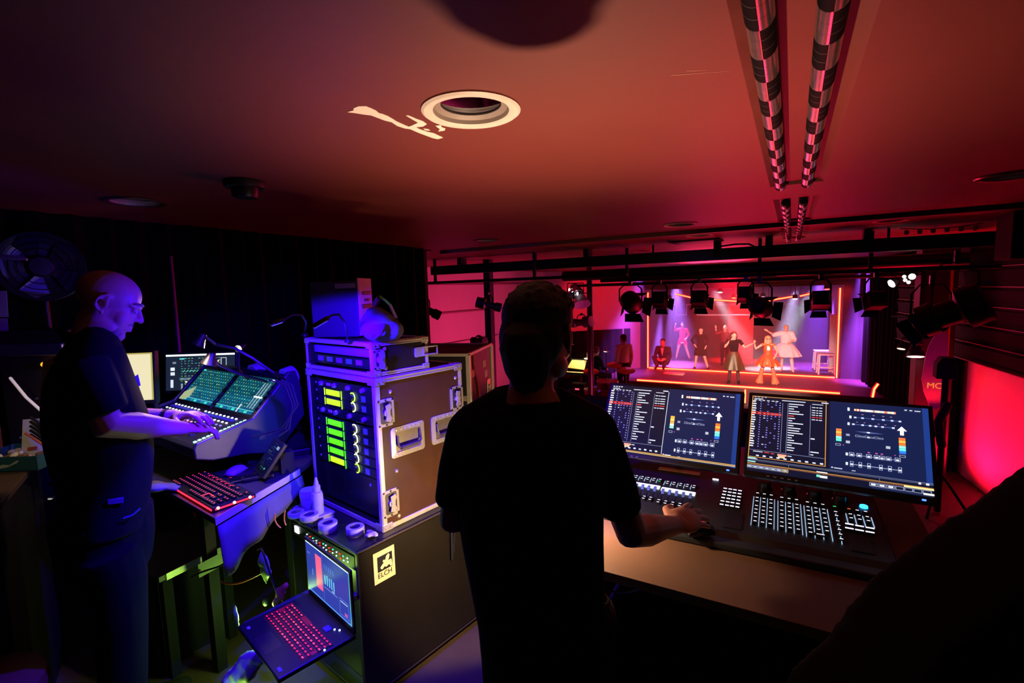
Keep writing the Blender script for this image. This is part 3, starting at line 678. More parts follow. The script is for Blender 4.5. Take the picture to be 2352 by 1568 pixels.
for r in range(6):
    for c in range(16):
        if (r == 5 and 4 < c < 8) or (r, c) in ((3, 0), (2, 15)): continue
        src = kB if random.random() < .22 else kA
        p = (.016 + c * .0205 + (r * .002), -.165 + r * .0178, -.0056)
        if first.pop(id(src), None): src.parent = lap; src.location = p
        else: dup(src, lap, p)
MB().span((.105, -.24, -.0064), (.215, -.185, -.0058)).build('touchpad', mat('touchpad', '1c1c22', .35), lap)
MB().box((.25, -.045, -.005), (.03, .022, .002)).build('badge', mat('blue_badge', '3a38d0', .3), lap)
for x, y in ((.275, -.03), (.292, -.02), (.345, -.10)): MB().cyl((x, y, -.006), (x, y, -.003), .0035, seg=8).build('indicator', LW, lap)
MB().box((.03, -.232, -.0058), (.016, .010, .0006)).build('maker_mark', mat('silver_print', 'b8b8d8', .4), lap)
MB().box((.318, -.235, -.0055), (.024, .010, .0012)).build('hologram_label', mat('blue_label', '5a58e8', .3), lap)

# ---- blue gooseneck lamps on the shallow case
BL_EM = mat('blue_led_face', '101040', .3, emit='4a3cff', es=6)
def gooseneck(label, foot, pts, head_a, head_b, power, tgt, face=BL_EM, colr=BLUE, rad=.009, ang=150, group=None, name='gooseneck_lamp'):
    t = thing(name, label, 'lamp', foot, 0, group); F = V(foot)
    MB().lathe([(0, 0), (.016, 0), (.016, .012), (.008, .02), (0, .02)]).build('base', DSTEEL, t, True)
    MB().tube([V((0, 0, .012))] + [V(p) - F for p in pts] + [V(head_a) - F], .0042, 8).build('gooseneck', DSTEEL, t, True)
    a, c = V(head_a) - F, V(head_b) - F; d = (c - a).normalized()
    MB().tube([a, c], rad, 12, round_end=True).build('lamp_head', PLAST, t, True)
    q = d.cross(V((0, 0, 1))).normalized() * rad * .8; dn = V((0, 0, -rad * 1.02))
    MB().quad(a + dn - q, c + dn - q, c + dn + q, a + dn + q).build('led_strip', face, t)
    if power:
        l = lamp('gooseneck_light', 'SPOT' if ang < 180 else 'POINT', (V(head_a) + V(head_b)) / 2 + V((0, 0, -.02)), colr, power, .02, tgt, ang, .15)
    return t
g0 = onz(700, 772, 1.50); g1 = onz(800, 786, 1.50)
gooseneck('blue gooseneck lamp curving left from the shallow case corner', g0, [ond(703, 740, 2.02), ond(693, 723, 1.98), ond(672, 722, 1.93), ond(655, 732, 1.89)], ond(648, 735, 1.88), ond(624, 743, 1.85), 40, (-2.25, .85, 1.1), ang=150)
gooseneck('blue gooseneck lamp hanging in front of the black box', g1, [ond(792, 740, 1.84), ond(778, 722, 1.80), ond(762, 724, 1.77)], ond(752, 731, 1.76), ond(722, 748, 1.74), 190, (-1.74, 1.66, .78), ang=138)
# ================================================================== sound desk, left side of the booth
M_DESK = mat('desk_laminate', '34302e', .45, nz=.15, ns=6)
ad = thing('mixing_table', 'dark table under the mixing desk with a pale right edge', 'table', (0, 0, 0))
TP = [(-1.86, .955), (-2.02, 1.44), (-2.06, 1.52), (-2.3, 1.95), (-3.4, 1.95), (-3.4, 1.28), (-2.75, 1.06)]
MB().poly([V((x, y, .855)) for x, y in TP], (0, 0, .027)).build('tabletop', M_DESK, ad, bevel=.003)
a, c = V((-1.86, .955, .8685)), V((-2.02, 1.44, .8685)); d = (c - a).normalized(); n = V((d.y, -d.x, 0)) * .004
MB().rings([[p + n + V((0, 0, z)) for z in (-.015, .015)] + [p + V((0, 0, z)) for z in (.015, -.015)] for p in (a, c)]).build('edge_strip', mat('pale_edge', 'b8b0b4', .5), ad)
for x, y in ((-2.25, 1.12), (-2.20, 1.50), (-3.32, 1.88), (-3.3, 1.34)): MB().box((x, y, .4275), (.045, .045, .855)).build('leg', MATTE, ad)
# cloth hanging from the right edge
t = thing('hanging_cloth', 'crumpled cloth hanging from the right edge of the mixing table', 'cloth', (0, 0, 0)); N = 26; R = []
for i in range(N + 1):
    s = i / N; p = a.lerp(c, s) + n * 2.2; dr = .20 * (1 - .75 * s) + .01 * sin(s * 19); R.append([V((p.x, p.y, .850)) + n * (1.5 * sin(s * 23) * q + q * 4) + V((0, 0, -dr * q)) for q in (0, .25, .5, .75, 1)])
b = MB(); vs = [p for r in R for p in r]; b._add(vs, [(i * 5 + j, (i + 1) * 5 + j, (i + 1) * 5 + j + 1, i * 5 + j + 1) for i in range(N) for j in range(4)])
o = b.build('fabric', mat('grey_blue_cloth', '5c5a68', .9, bump=.3), t, True); so = o.modifiers.new('t', 'SOLIDIFY'); so.thickness = .004

# ---- digital mixing desk (local frame: x along its width, y towards the stage)
KN = V((-2.24, 1.372, 1.113)); a_ = -.087; MW = .88; L1, T1, L2, T2 = .264, .194, .267, .795
md = thing('mixing_desk', 'digital mixing desk with two teal screens and rows of lit buttons', 'mixing desk', KN, a_)
fy, fz = -L1 * cos(T1), -L1 * sin(T1); ty, tz = L2 * cos(T2), L2 * sin(T2)
prof = [(fy, fz), (0, 0), (ty, tz), (ty + .03, tz + .006), (ty + .06, tz - .05), (ty + .07, tz - .22), (.10, -.19), (-.05, -.15), (fy + .06, fz - .085), (fy - .012, fz - .06), (fy - .016, fz - .012)]
MB().rings([[V((x, y, z)) for y, z in prof] for x in (-MW, 0)]).build('desk_body', mat('desk_charcoal', '1a1a20', .45), md, bevel=.004)
for x in (.003, -MW - .003):
    q = [(y, z) for y, z in prof]; q[2] = (ty, tz + .018); q[3] = (ty + .04, tz + .02); q[1] = (-.01, .014); q[0] = (fy - .004, fz + .010)
    MB().rings([[V((x + e, y, z)) for y, z in q] for e in (-.012, .012)]).build('end_cheek', mat('cheek_grey', '2c2c34', .4), md, bevel=.006)
MB().span((-MW + .05, -.02, -.225), (-.05, .28, -.15)).build('riser', MATTE, md)
for x in (-.3, -.62): MB().lathe([(0, 0), (.05, 0), (.05, .05), (.045, .055), (0, .055)], (x + .25, .2, tz - .02), (0, 1, .2)).build('rear_cap', M_BLUEWHITE, md, True)
fX, fY = V((1, 0, 0)), V((0, cos(T1), sin(T1))); fN = V((0, -sin(T1), cos(T1))); sY, sN = V((0, cos(T2), sin(T2))), V((0, -sin(T2), cos(T2)))
def fpt(u, v, h=0): return V((-MW, 0, 0)) + fX * (u * MW) - fY * (v * L1) + fN * h
def fM(u, v, h=.0): p = fpt(u, v, h); return frameM(p, fX, fY, fN)
def spt(u, v, h=0): return V((-MW, ty, tz)) + fX * (u * MW) - sY * (v * L2) + sN * h
def teal_screen(seed, strips):
    random.seed(seed); u = UI(); u.r(0, 0, 1, 1, '0c4050', .9).r(0, .55, 1, 1, '0e4a68', .9)
    for k in range(11):
        y = .05 + k * .085; u.r(.02, y + .05, .98, y + .055, '1a7080', .8)
        for i in range(14):
            x = .06 + i * .065
            if random.random() < .9: u.r(x, y, x + .012 + .02 * random.random(), y + .022, ('2fd0c0', '70e8d8', '9ad84a', '38b8d8')[(i + k * 3 + seed) % 4], .5 + .6 * random.random())
            if k in (3, 7): u.p([(x, y + .04), (x + .006, y + .04), (x + .03, y - .01), (x + .024, y - .01)], '5af0c8', .9)
    u.r(.03, .02, .10, .05, '60fff0', 1).r(0, .9, 1, .915, '60d8f0', .9)
    for i in range(9): u.r(.03 + i * .108, .93, .11 + i * .108, .985, ('1a90a0', '40e0d0', '1a5aa0')[i % 3], .9)
    if strips:
        for i in range(3): u.r(.78 + i * .07, .15, .80 + i * .07, .85, 'c8ecff', .5)
        u.r(.76, .52, .97, .56, 'f0ffff', 1.1).r(.9, .03, .98, .09, 'ffffff', 1.1).r(.60, .78, .62, 1.0, 'fff4e0', 1.2)
    else: u.p([(.0, .78), (.22, .55), (.26, .9), (.14, 1.0), (0, 1)], 'c8d8a8', .55)
    return u
M_UIA = ui_mat('mixing_ui', 1.25)
for s0, s1, sd, st_ in ((.035, .475, 3, 0), (.525, .955, 8, 1)):
    bz = MB(); P = [spt(s0 - .018, .07), spt(s1 + .018, .07), spt(s1 + .018, .99), spt(s0 - .018, .99)]; bz.poly(P, sN * .006); pn = bz.build('touch_screen', PLAST, md, bevel=.002)
    teal_screen(sd, st_).build('display', (s1 - s0) * MW, .80 * L2, pn, M_UIA, spt(s0, .13, .0065), fX, sY, sN)
for u_ in (.50,):
    for v in (.25, .4, .55, .7, .85): MB().cyl(spt(u_, v, 0), spt(u_, v, .016), .009, .008, 14).build('encoder_knob', PLAST, md, True)
for v in (.2, .32, .44, .56, .68, .8): MB().cyl(spt(.978, v, 0), spt(.978, v, .018), .009, .008, 14).build('encoder_knob', PLAST, md, True)
EW, EV, EM, EB, EG = (mat('lit_white', '404048', .3, emit='f0f0ff', es=2.2), mat('lit_violet', '201840', .3, emit='8a78ff', es=1.6), mat('lit_magenta', '301020', .3, emit='ff90d0', es=1.7), mat('lit_blue', '101040', .3, emit='3a30ff', es=1.2), mat('lit_mint', '103028', .3, emit='b0ffe8', es=1.9))
def small(name, m, w, d, h): return MB().box((0, 0, h / 2), (w, d, h)).build(name, m)
protos = {k: small('button', k, .0115, .008, .004) for k in (EW, EV, EM)}; used = set()
def put(proto, M, parent):
    o = proto if proto.name not in used else dup(proto); used.add(proto.name); o.parent = parent; o.matrix_basis = M; return o
for r, (v, mm) in enumerate(((.09, EW), (.27, EW), (.38, EV), (.49, EM), (.60, EV))):
    for c in range(18):
        if c in (8,) and r != 1: continue
        put(protos[mm if (c + r) % 5 else EW], fM(.08 + c * .046, v), md)
for s0, s1 in ((.06, .44), (.50, .88)):
    MB().poly([fpt(s0, .13, .001), fpt(s1, .13, .001), fpt(s1, .20, .001), fpt(s0, .20, .001)], fN * .001).build('scribble_strip', mat('scribble_blue', '14105a', .3, emit='3020e0', es=.55), md)
fc = small('fader_cap', mat('fader_cap', '3a3a46', .4), .010, .020, .011)
for c in range(16): put(fc, fM(.10 + c * .048, .80 + .09 * sin(c * 2.1)), md)
b = MB()
for c in range(16): b.poly([fpt(.1 + c * .048 - .002, .68, .0004), fpt(.1 + c * .048 + .002, .68, .0004), fpt(.1 + c * .048 + .002, .96, .0004), fpt(.1 + c * .048 - .002, .96, .0004)], fN * .0004)
b.build('fader_slots', MATTE, md)
pw = small('lit_key', EG, .018, .011, .005)
for k in range(13): put(pw, fM(.955, .08 + k * .072), md)
MB().poly([fpt(.02, .80, .001), fpt(.075, .80, .001), fpt(.075, .97, .001), fpt(.02, .97, .001)], fN * .001).build('palm_light', mat('palm_blue', '2020a0', .3, emit='7060ff', es=.8), md)
MB().poly([fpt(.47, .22, .001), fpt(.54, .22, .001), fpt(.52, .48, .001), fpt(.45, .48, .001)], fN * .002).build('note_card', mat('note_card', 'b8a8b8', .6), md)

# ---- monitors behind the desk
def flat_monitor(name, label, pTL, yaw, tilt, Wd, Hd, ui, m, bez=.012, botz=.02, stand=True, depth=.035, foot_z=.88, back=.16):
    t = thing(name, label, 'monitor', pTL, yaw); Yv = V((0, sin(tilt), cos(tilt))); Nn = V((0, -cos(tilt), sin(tilt)))
    sh = MB(); P = [V((-bez, 0, 0)) + Yv * bez, V((Wd + bez, 0, 0)) + Yv * bez, V((Wd + bez, 0, 0)) - Yv * (Hd + botz), V((-bez, 0, 0)) - Yv * (Hd + botz)]
    P = [p - Nn * .0012 for p in P]; sh.poly(P, -Nn * depth); cs = sh.build('casing', PLAST, t, bevel=.004)
    ui.build('display', Wd, Hd, t, m, (0, 0, 0), (1, 0, 0), Yv, Nn)
    if stand:
        mid = V((Wd / 2, 0, 0)) - Yv * Hd * .55 - Nn * depth; fz_ = foot_z - pTL[2]
        ft = V((Wd / 2, mid.y + back, fz_))
        MB().tube([mid, V((mid.x, mid.y + back * .8, mid.z + .0)), V((mid.x, ft.y, mid.z - .05)), ft + V((0, 0, .012))], .016, 12).build('stand_arm', DSTEEL, t, True)
        MB().box(ft + V((0, 0, .006)), (.22, .16, .012)).build('stand_base', DSTEEL, t, bevel=.004)
    return t
u = UI(); u.r(0, 0, 1, 1, '243048', .6).r(0, 0, 1, .05, 'f4fff8', 1.1); random.seed(5)
for k in range(11):
    for i in range(12):
        if random.random() < .85: u.r(.22 + i * .05, .11 + k * .07, .22 + i * .05 + .012 + .02 * random.random(), .125 + k * .07, ('40c0b0', '8ad0d8', '60d850', 'b8c8d0')[(i + 2 * k) % 4], .8)
    if k in (4,): [u.p([(.24 + i * .05, .5), (.25 + i * .05, .5), (.275 + i * .05, .44), (.265 + i * .05, .44)], '60f0d0', .9) for i in range(12)]
u.r(.2, .11, .27, .14, '60fff0', 1).r(.2, .66, .75, .675, '90b8c8', .9).r(.2, .70, .75, .71, 'd0e0e8', .9)
for i in range(6): u.r(.28 + i * .07, .75, .31 + i * .07, .79, 'fff0d0', 1.1)
for k in range(4):
    for i in range(6): u.r(.22 + i * .06, .83 + k * .04, .245 + i * .06, .855 + k * .04, 'b8c8e0', .9)
u.r(.07, .36, .13, .45, 'e8f0ff', 1).r(.07, .49, .13, .58, 'e8f0ff', .9).r(.07, .70, .11, .92, 'e0ecff', .9).r(.1, .2, .15, .26, 'a8b0c0', .5)
u.frame(.80, .12, .88, .42, 'e0e8f0', .008, .9).frame(.72, .12, .80, .42, '708090', .006, .7)
u.p([(.70, .24), (.78, .17), (.76, .26), (.68, .28)], 'fff0c0', .9)
flat_monitor('sound_monitor', 'monitor with rows of mixer channels behind the mixing desk', ond(381, 815, 3.05), .56, .15, .425, .225, u, ui_mat('sound_ui', 1.1), foot_z=.882)
u = UI(); u.r(0, 0, 1, 1, 'f7ecc0', .95).r(0, 0, 1, .03, 'c8b860', .8).r(.95, 0, 1, 1, 'c8c468', .8)
pTL = ond(272, 812, 2.55)
flat_monitor('document_monitor', 'monitor filled with a plain cream page behind the bald man', pTL, .62, .1, .165, .25, u, ui_mat('cream_ui', 1.0), foot_z=.882, back=.10)

# ---- black desk lamps over the mixing desk
def desk_lamp(label, foot, pts, head, rad, dirn, face, power, colr, tgt=None, ang=120):
    t = thing('desk_lamp', label, 'lamp', foot); F = V(foot); H_ = V(head) - F; d = V(dirn).normalized()
    MB().lathe([(0, 0), (.028, 0), (.028, .01), (.01, .018), (0, .018)]).build('clamp', DSTEEL, t, True)
    MB().tube([V((0, 0, .01))] + [V(p) - F for p in pts] + [H_ - d * .03], .0075, 8).build('arm', PLAST, t, True)
    MB().lathe([(.0, -.035), (rad * .45, -.034), (rad * .62, -.01), (rad, .022), (rad * .97, .024), (rad * .6, -.004), (0, -.02)], H_, d, 24).build('shade', PLAST, t, True)
    MB().lathe([(0, .0), (rad * .6, .004), (rad * .55, .008), (0, .010)], H_, d, 18).build('bulb', face, t, True)
    if power: lamp('desk_lamp_light', 'SPOT', V(head) + d * .03, colr, power, .015, V(head) + d if tgt is None else tgt, ang, .5)
WB = mat('warm_bulb', '606050', .3, emit='ffe8b0', es=9); DB = mat('dim_bulb', '302820', .3, emit='d8a040', es=1.2)
f1 = KN + V((-.02, .26, .10))
desk_lamp('long armed black lamp reaching left over the mixing desk', f1, [ond(628, 855, 2.35), ond(580, 822, 2.3), ond(540, 800, 2.27), ond(495, 790, 2.25)], ond(458, 782, 2.2), .034, (-.25, -.55, -1), DB, 7, (1, .62, .5), None, 160)
desk_lamp('short black lamp bent low over the left mixing screen', f1 + V((-.12, .0, .0)), [ond(560, 862, 2.35), ond(528, 850, 2.33), ond(500, 838, 2.3)], ond(482, 826, 2.27), .036, (-.2, -.3, -1), DB, 1.0, WARM, None, 130)
desk_lamp('tiny lamp with a glaring white bulb beyond the mixing desk', KN + V((-.30, .50, -.231)), [ond(548, 850, 2.55), ond(548, 810, 2.55)], ond(553, 797, 2.5), .02, (.35, -.75, -.2), mat('glare_bulb', '808070', .3, emit='fff4d8', es=16), 16, (1, .62, .66), (-2.12, .90, 1.63), 17)
t = thing('sound_desk_cable', 'thin cables looping down the right side of the mixing desk', 'cable', (0, 0, 0))
for k in range(3): MB().tube([ond(618 + 14 * k, 872, 2.2), ond(655 + 8 * k, 885, 2.2), ond(672 + 6 * k, 930, 2.18), ond(664 - 9 * k, 985, 2.15), ond(640 - 30 * k, 1002, 2.12)], .004, 6).build('cable', RUBBER, t, True)
# tilted black touch panel right of the desk
pc = V((-2.07, 1.31, .883)); t = thing('touch_panel', 'tilted dark tablet with faint readouts between mixing desk and rack', 'tablet', pc, -.35)
Mt = Matrix.Rotation(radians(38), 3, 'X'); MB().box((0, .02, .085), (.15, .02, .17), Matrix.Rotation(radians(-38), 3, 'X')).build('casing', PLAST, t, bevel=.004)
u = UI(); u.r(0, 0, 1, 1, '0c1420', .5); random.seed(11)
for k in range(16): u.r(.1 + .5 * random.random(), .06 + k * .055, .3 + .6 * random.random(), .075 + k * .055, ('304868', '203850', '4888a0')[k % 3], .7)
u.r(.7, .1, .95, .2, 'a8c8e0', .7).r(.75, .8, .82, .86, '40e0c0', 1)
Yt = V((0, sin(radians(38)), cos(radians(38)))); Nt = V((0, -cos(radians(38)), sin(radians(38))))
u.build('display', .135, .15, t, ui_mat('tablet_ui', .9), V((-.0675, .02, .085)) + Yt * .075 + Nt * .0105, (1, 0, 0), Yt, Nt)
MB().box((0, .085, .05), (.05, .06, .1)).build('prop', MATTE, t)

# ---- red backlit keyboard, mouse, small things on the table
k0, k1 = V((-2.36, 1.035, .883)), V((-1.905, .975, .883)); kd = (k1 - k0).normalized(); krz = atan2(kd.y, kd.x)
kb = thing('gaming_keyboard', 'black keyboard with red glowing keys on the mixing table corner', 'keyboard', k0, krz)
MB().span((0, 0, .002), (.455, .165, .02)).build('chassis', mat('keyboard_black', '120c0e', .4), kb, bevel=.004)
GL = mat('red_glow_strip', '400004', .3, emit='ff2038', es=3.2); b = MB(); b.span((.004, -.003, .008), (.451, .0, .014)); b.build('front_light_bar', GL, kb); MB().span((.455, .01, .008), (.458, .155, .014)).build('side_light_bar', GL, kb)
for y in (.02, .08, .14): MB().ell((.457, y, .014), (.006, .006, .006), seg=10, rg=6).build('corner_glow', mat('hot_pink_glow', '401010', .3, emit='ff8878', es=6), kb, True)
K1 = keymesh('key', .0165, .0155, .008, KEYR2, .2); f1_ = True
for r in range(6):
    for c in range(21):
        if r == 0 and 3 < c < 9 or (c in (15, 18) and r in (1, 2, 5)) : continue
        p = (.014 + c * .0207, .018 + r * .0245, .02)
        if f1_: K1.parent = kb; K1.location = p; f1_ = False
        elif not (r == 5 and c % 2): dup(K1, kb, p)
b = MB(); [b.span((.015 + c * .0207, .138, .0205), (.028 + c * .0207, .147, .0212)) for c in range(1, 14)]; b.build('media_strip', GL, kb)
b = MB(); b.tube([(.31, .02, .0295), (.31, .045, .0295), (.355, .045, .0295)], .0018, 5); b.build('arrow_cluster_outline', KEYR2, kb)
MB().box((.17, .205, .006), (.055, .012, .010), Matrix.Rotation(radians(30), 3, 'Z')).build('lit_tag', GL, kb)
mp = onz(541, 1078, .90)
t = thing('computer_mouse', 'pale topped computer mouse beyond the red keyboard', 'mouse', (mp.x, mp.y, .883), krz + .5)
b = MB(); b.ell((0, 0, .012), (.032, .058, .022)); b.box((0, 0, .006), (.056, .10, .010)); b.build('mouse_body', mat('mouse_grey', 'a39c90', .35), t, remesh=.005)
MB().cyl((-.004, .03, .033), (.004, .03, .033), .007, seg=14).build('scroll_wheel', RUBBER, t, True)
MB().tube([(0, .056, .008), (.03, .12, .006), (.02, .2, .005), (.08, .26, .005)], .0022, 6).build('cable', RUBBER, t, True)
for px, py, nm, lb, sz in ((560, 1100, 'phone', 'dark phone lying beside the red keyboard', (.07, .14, .010)), (592, 1098, 'black_pouch', 'slim black pouch lying right of the phone', (.05, .13, .018)), (694, 1040, 'adapter_box', 'small adapter box at the back corner of the mixing table', (.06, .09, .03))):
    p = onz(px, py, .885); t = thing(nm, lb, nm.split('_')[-1], (p.x, p.y, .883), krz - .4); MB().span((-sz[0] / 2, -sz[1] / 2, 0), (sz[0] / 2, sz[1] / 2, sz[2])).build('body', PLAST, t, bevel=.004)
    MB().span((-sz[0] * .4, -sz[1] * .42, sz[2]), (sz[0] * .4, sz[1] * .3, sz[2] + .0012)).build('face', GLASSY, t)
p = onz(618, 1028, .885); t = thing('paper_sheet', 'blue lit sheet of paper on the mixing table', 'paper', (p.x, p.y, .8835), .4)
b = MB(); b.poly([V(q) for q in ((-.07, -.05, 0), (.05, -.06, 0), (.09, .04, .0), (-.02, .07, .0))], (0, 0, .0008)); b.build('sheet', PAPER, t)
# cloth at the table corner by the man's hip
p = onz(355, 1118, .90); t = thing('hand_towel', 'small crumpled towel on the table between the bald man and the keyboard', 'towel', (p.x, p.y, .884))
b = MB(); b.ell((0, 0, .018), (.07, .04, .02)); b.ell((.06, .04, .012), (.07, .03, .014)); b.ell((-.05, -.01, .012), (.035, .035, .022)); b.build('cloth', mat('towel_grey', '77748a', .95, bump=.4), t, remesh=.008)

# ---- low side table
lt = thing('side_table', 'low dark side table with an aluminium edge below the mixing table', 'table', (0, 0, 0))
q = [(-2.35, .955), (-2.37, 1.32), (-2.95, 1.36), (-2.88, .90)]
MB().poly([V((x, y, .482)) for x, y in q], (0, 0, .026)).build('tabletop', M_DESK, lt, bevel=.002)
a2, c2 = V((-2.35, .955, .495)), V((-2.37, 1.32, .495)); n2 = V((1, .04, 0)) * .005
MB().rings([[p + n2 + V((0, 0, z)) for z in (-.015, .015)] + [p + V((0, 0, z)) for z in (.015, -.015)] for p in (a2.lerp(c2, .08), c2)]).build('edge_strip', ALU, lt)
for x, y in ((-2.40, 1.0), (-2.42, 1.27), (-2.85, .95), (-2.89, 1.30)): MB().box((x, y, .241), (.04, .04, .482)).build('leg', MATTE, lt)
# things under the tables, lit green
lamp('green_cable_light', 'POINT', (-1.98, 1.18, .33), (.5, 1, .14), 3.2, .03)
lamp('green_floor_light', 'POINT', (-1.80, .93, .22), (.5, 1, .16), .6, .03)
t = thing('indicator_lamp', 'small green indicator lamp in the cables under the table', 'lamp', (-1.99, 1.20, .352)); MB().lathe([(0, 0), (.012, 0), (.012, .02), (.006, .03), (0, .03)]).build('housing', DSTEEL, t, True); MB().ell((0, 0, -.004), (.007, .007, .007), seg=10, rg=6).build('lens', mat('green_lens', '103010', .2, emit='80ff40', es=2.5), t, True)
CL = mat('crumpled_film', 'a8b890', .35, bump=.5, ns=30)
def crumple(nm, lb, c, pts, rad, m=CL, cat='bag'):
    t = thing(nm, lb, cat, c); b = MB(); b.tube([V(p) - V(c) for p in pts], rad, 8, round_end=True, flat=((1, 0, 0), .45)); o = b.build('film', m, t, remesh=.010, relax=1)
    tx = bpy.data.textures.new(nm, 'CLOUDS'); tx.noise_scale = .05; dm = o.modifiers.new('d', 'DISPLACE'); dm.texture = tx; dm.strength = .03; dm.mid_level = .5; dm.texture_coords = 'LOCAL'
def under(px, py, dep): return ond(px, py, dep)
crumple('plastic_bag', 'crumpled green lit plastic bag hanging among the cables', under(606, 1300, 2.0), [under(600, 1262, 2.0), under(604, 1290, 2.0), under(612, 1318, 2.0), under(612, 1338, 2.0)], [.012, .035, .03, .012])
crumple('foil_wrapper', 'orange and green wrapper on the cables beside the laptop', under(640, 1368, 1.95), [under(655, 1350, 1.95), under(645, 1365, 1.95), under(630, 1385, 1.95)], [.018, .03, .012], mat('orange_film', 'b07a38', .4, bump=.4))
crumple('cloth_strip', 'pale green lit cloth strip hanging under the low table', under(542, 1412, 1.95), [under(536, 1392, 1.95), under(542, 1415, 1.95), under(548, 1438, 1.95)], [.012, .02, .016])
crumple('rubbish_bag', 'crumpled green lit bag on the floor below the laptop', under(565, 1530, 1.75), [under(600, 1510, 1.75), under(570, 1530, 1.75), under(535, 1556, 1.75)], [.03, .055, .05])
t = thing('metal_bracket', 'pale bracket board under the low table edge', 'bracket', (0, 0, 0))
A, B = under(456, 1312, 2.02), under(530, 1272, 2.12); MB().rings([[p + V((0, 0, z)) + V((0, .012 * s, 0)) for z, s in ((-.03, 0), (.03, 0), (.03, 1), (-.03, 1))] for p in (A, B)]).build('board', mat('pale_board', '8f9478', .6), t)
b = MB(); [b.lathe([(0, .004), (.006, .002), (.007, 0)], A.lerp(B, s) + V((.002, -.002, .0)), (.5, -.8, 0), 8) for s in (.05, .9)]; b.build('screws', STEEL, t)
t = thing('subwoofer_box', 'black box standing on the floor under the low table', 'box', (-2.64, 1.12, 0), -.05); MB().span((-.17, -.14, 0), (.17, .14, .44)).build('cabinet', MATTE, t, bevel=.008); MB().span((-.15, -.146, .03), (.15, -.14, .41)).build('grille', DSTEEL, t)
def cable(lb, pts, r=.0045, m=RUBBER, grp='cables under the tables'):
    return tag(MB().tube(pts, r, 7).build('cable', m, None, True), lb, 'cable', grp)
def bez(P, n=14):
    P = [V(p) for p in P]; out = []
    for k in range(n + 1):
        q = P[:]
        while len(q) > 1: q = [q[i].lerp(q[i + 1], k / n) for i in range(len(q) - 1)]
        out.append(q[0])
    return out
cable('orange cable sagging between bracket board and plastic bag', bez([under(505, 1335, 2.0), under(545, 1350, 2.0), under(570, 1330, 2.0), under(612, 1310, 2.0)]), .004, mat('orange_cable', 'c8622c', .5))
cable('yellow cable loop hanging under the table near the rack, left one', bez([under(632, 1180, 1.98), under(628, 1200, 1.98), under(645, 1212, 1.98)]), .003, mat('yellow_cable', 'd8902c', .5, emit='d8902c', es=.0))
cable('yellow cable loop hanging under the table near the rack, right one', bez([under(655, 1172, 1.98), under(650, 1195, 1.98), under(657, 1206, 1.98)]), .003, mat('yellow_cable', 'd8902c', .5))
cable('dark cable curling over the plastic bag down to the wrapper', bez([under(590, 1262, 1.97), under(612, 1240, 1.97), under(600, 1310, 1.97), under(640, 1330, 1.97), under(625, 1372, 1.97), under(660, 1385, 1.97)], 20), .0045)
cable('dark cable drooping along the bracket board', bez([under(440, 1325, 1.98), under(500, 1290, 1.98), under(520, 1320, 1.98), under(540, 1240, 1.98)]), .004)
cable('grey cable curving on the floor below the bald man', [V((-2.05 + .3 * sin(s * 2.4), .66 + .34 * s, .006)) for s in [k / 14 for k in range(15)]], .006, mat('grey_cable', '8a8890', .5))

# ---- far left corner: cabinet, box of wrappers, papers, fan, equipment tower
cb = thing('drawer_cabinet', 'dark drawer cabinet at the far left carrying the blue box', 'cabinet', (-2.79, .45, 0), -.45)
MB().span((-.36, -.24, 0), (.30, .22, .985)).build('carcass', mat('cabinet_black', '15110f', .5), cb, bevel=.004)
MB().span((-.38, -.26, .985), (.32, .24, 1.01)).build('cabinet_top', mat('brown_top', '4a3626', .5), cb, bevel=.003)
for k in range(3):
    dw = MB().span((-.34, -.252, .05 + k * .31), (.28, -.24, .34 + k * .31)).build('drawer', mat('drawer_black', '1b1613', .45), cb, bevel=.003)
    MB().ell((.10, -.268, .20 + k * .31), (.03, .018, .016)).build('knob', mat('pale_knob', 'b0a898', .4), dw, True)
bxp = onz(58, 1072, 1.012); BR = -.45
bb = thing('cardboard_box', 'open blue cardboard box with crumpled wrappers inside', 'box', (bxp.x - .06, bxp.y + .02, 1.012), .55)
M_BB = mat('teal_card', '1f5560', .6); M_IN = mat('card_inside', 'b09468', .8)
b = MB()
for s in ((-.14, -.10, .14, -.097), (-.14, .097, .14, .10), (-.14, -.10, -.137, .10), (.137, -.10, .14, .10)): b.span((s[0], s[1], 0), (s[2], s[3], .062))
b.span((-.14, -.1, 0), (.14, .1, .003)); b.build('box_walls', M_BB, bb)
MB().span((-.136, -.096, .003), (.136, .096, .006)).build('lining', M_IN, bb)
MB().poly([V((x, -.1008, z)) for x, z in ((-.06, .018), (-.02, .022), (.0, .030), (.03, .028), (.06, .046), (.072, .044), (.06, .034), (.02, .018), (-.03, .010))], (0, -.0006, 0)).build('printed_figure', mat('pale_print', 'a8b8a8', .6), bb)
random.seed(3)
for k in range(16):
    x, y = -.11 + (k % 5) * .055, -.06 + (k // 5) * .042; m = [mat('foil_cream', 'd8c498', .35), mat('foil_brown', '7a5436', .4), mat('foil_white', 'e4dcc8', .4)][k % 3]
    p = (bxp.x - .06 + x * cos(.55) - y * sin(.55), bxp.y + .02 + x * sin(.55) + y * cos(.55), 1.032 + .014 * (k % 2))
    b = MB(); b.ell((0, 0, 0), (.027, .016, .012), Matrix.Rotation(k * 1.3, 3, 'Z'), 8, 6); b.ell((.012, .01, .006), (.014, .012, .01), None, 7, 5)
    o = tag(b.build('wrapped_sweet', m), 'crumpled wrapped sweet in the open blue cardboard box', 'sweet', 'wrapped sweets in the blue box'); o.location = p
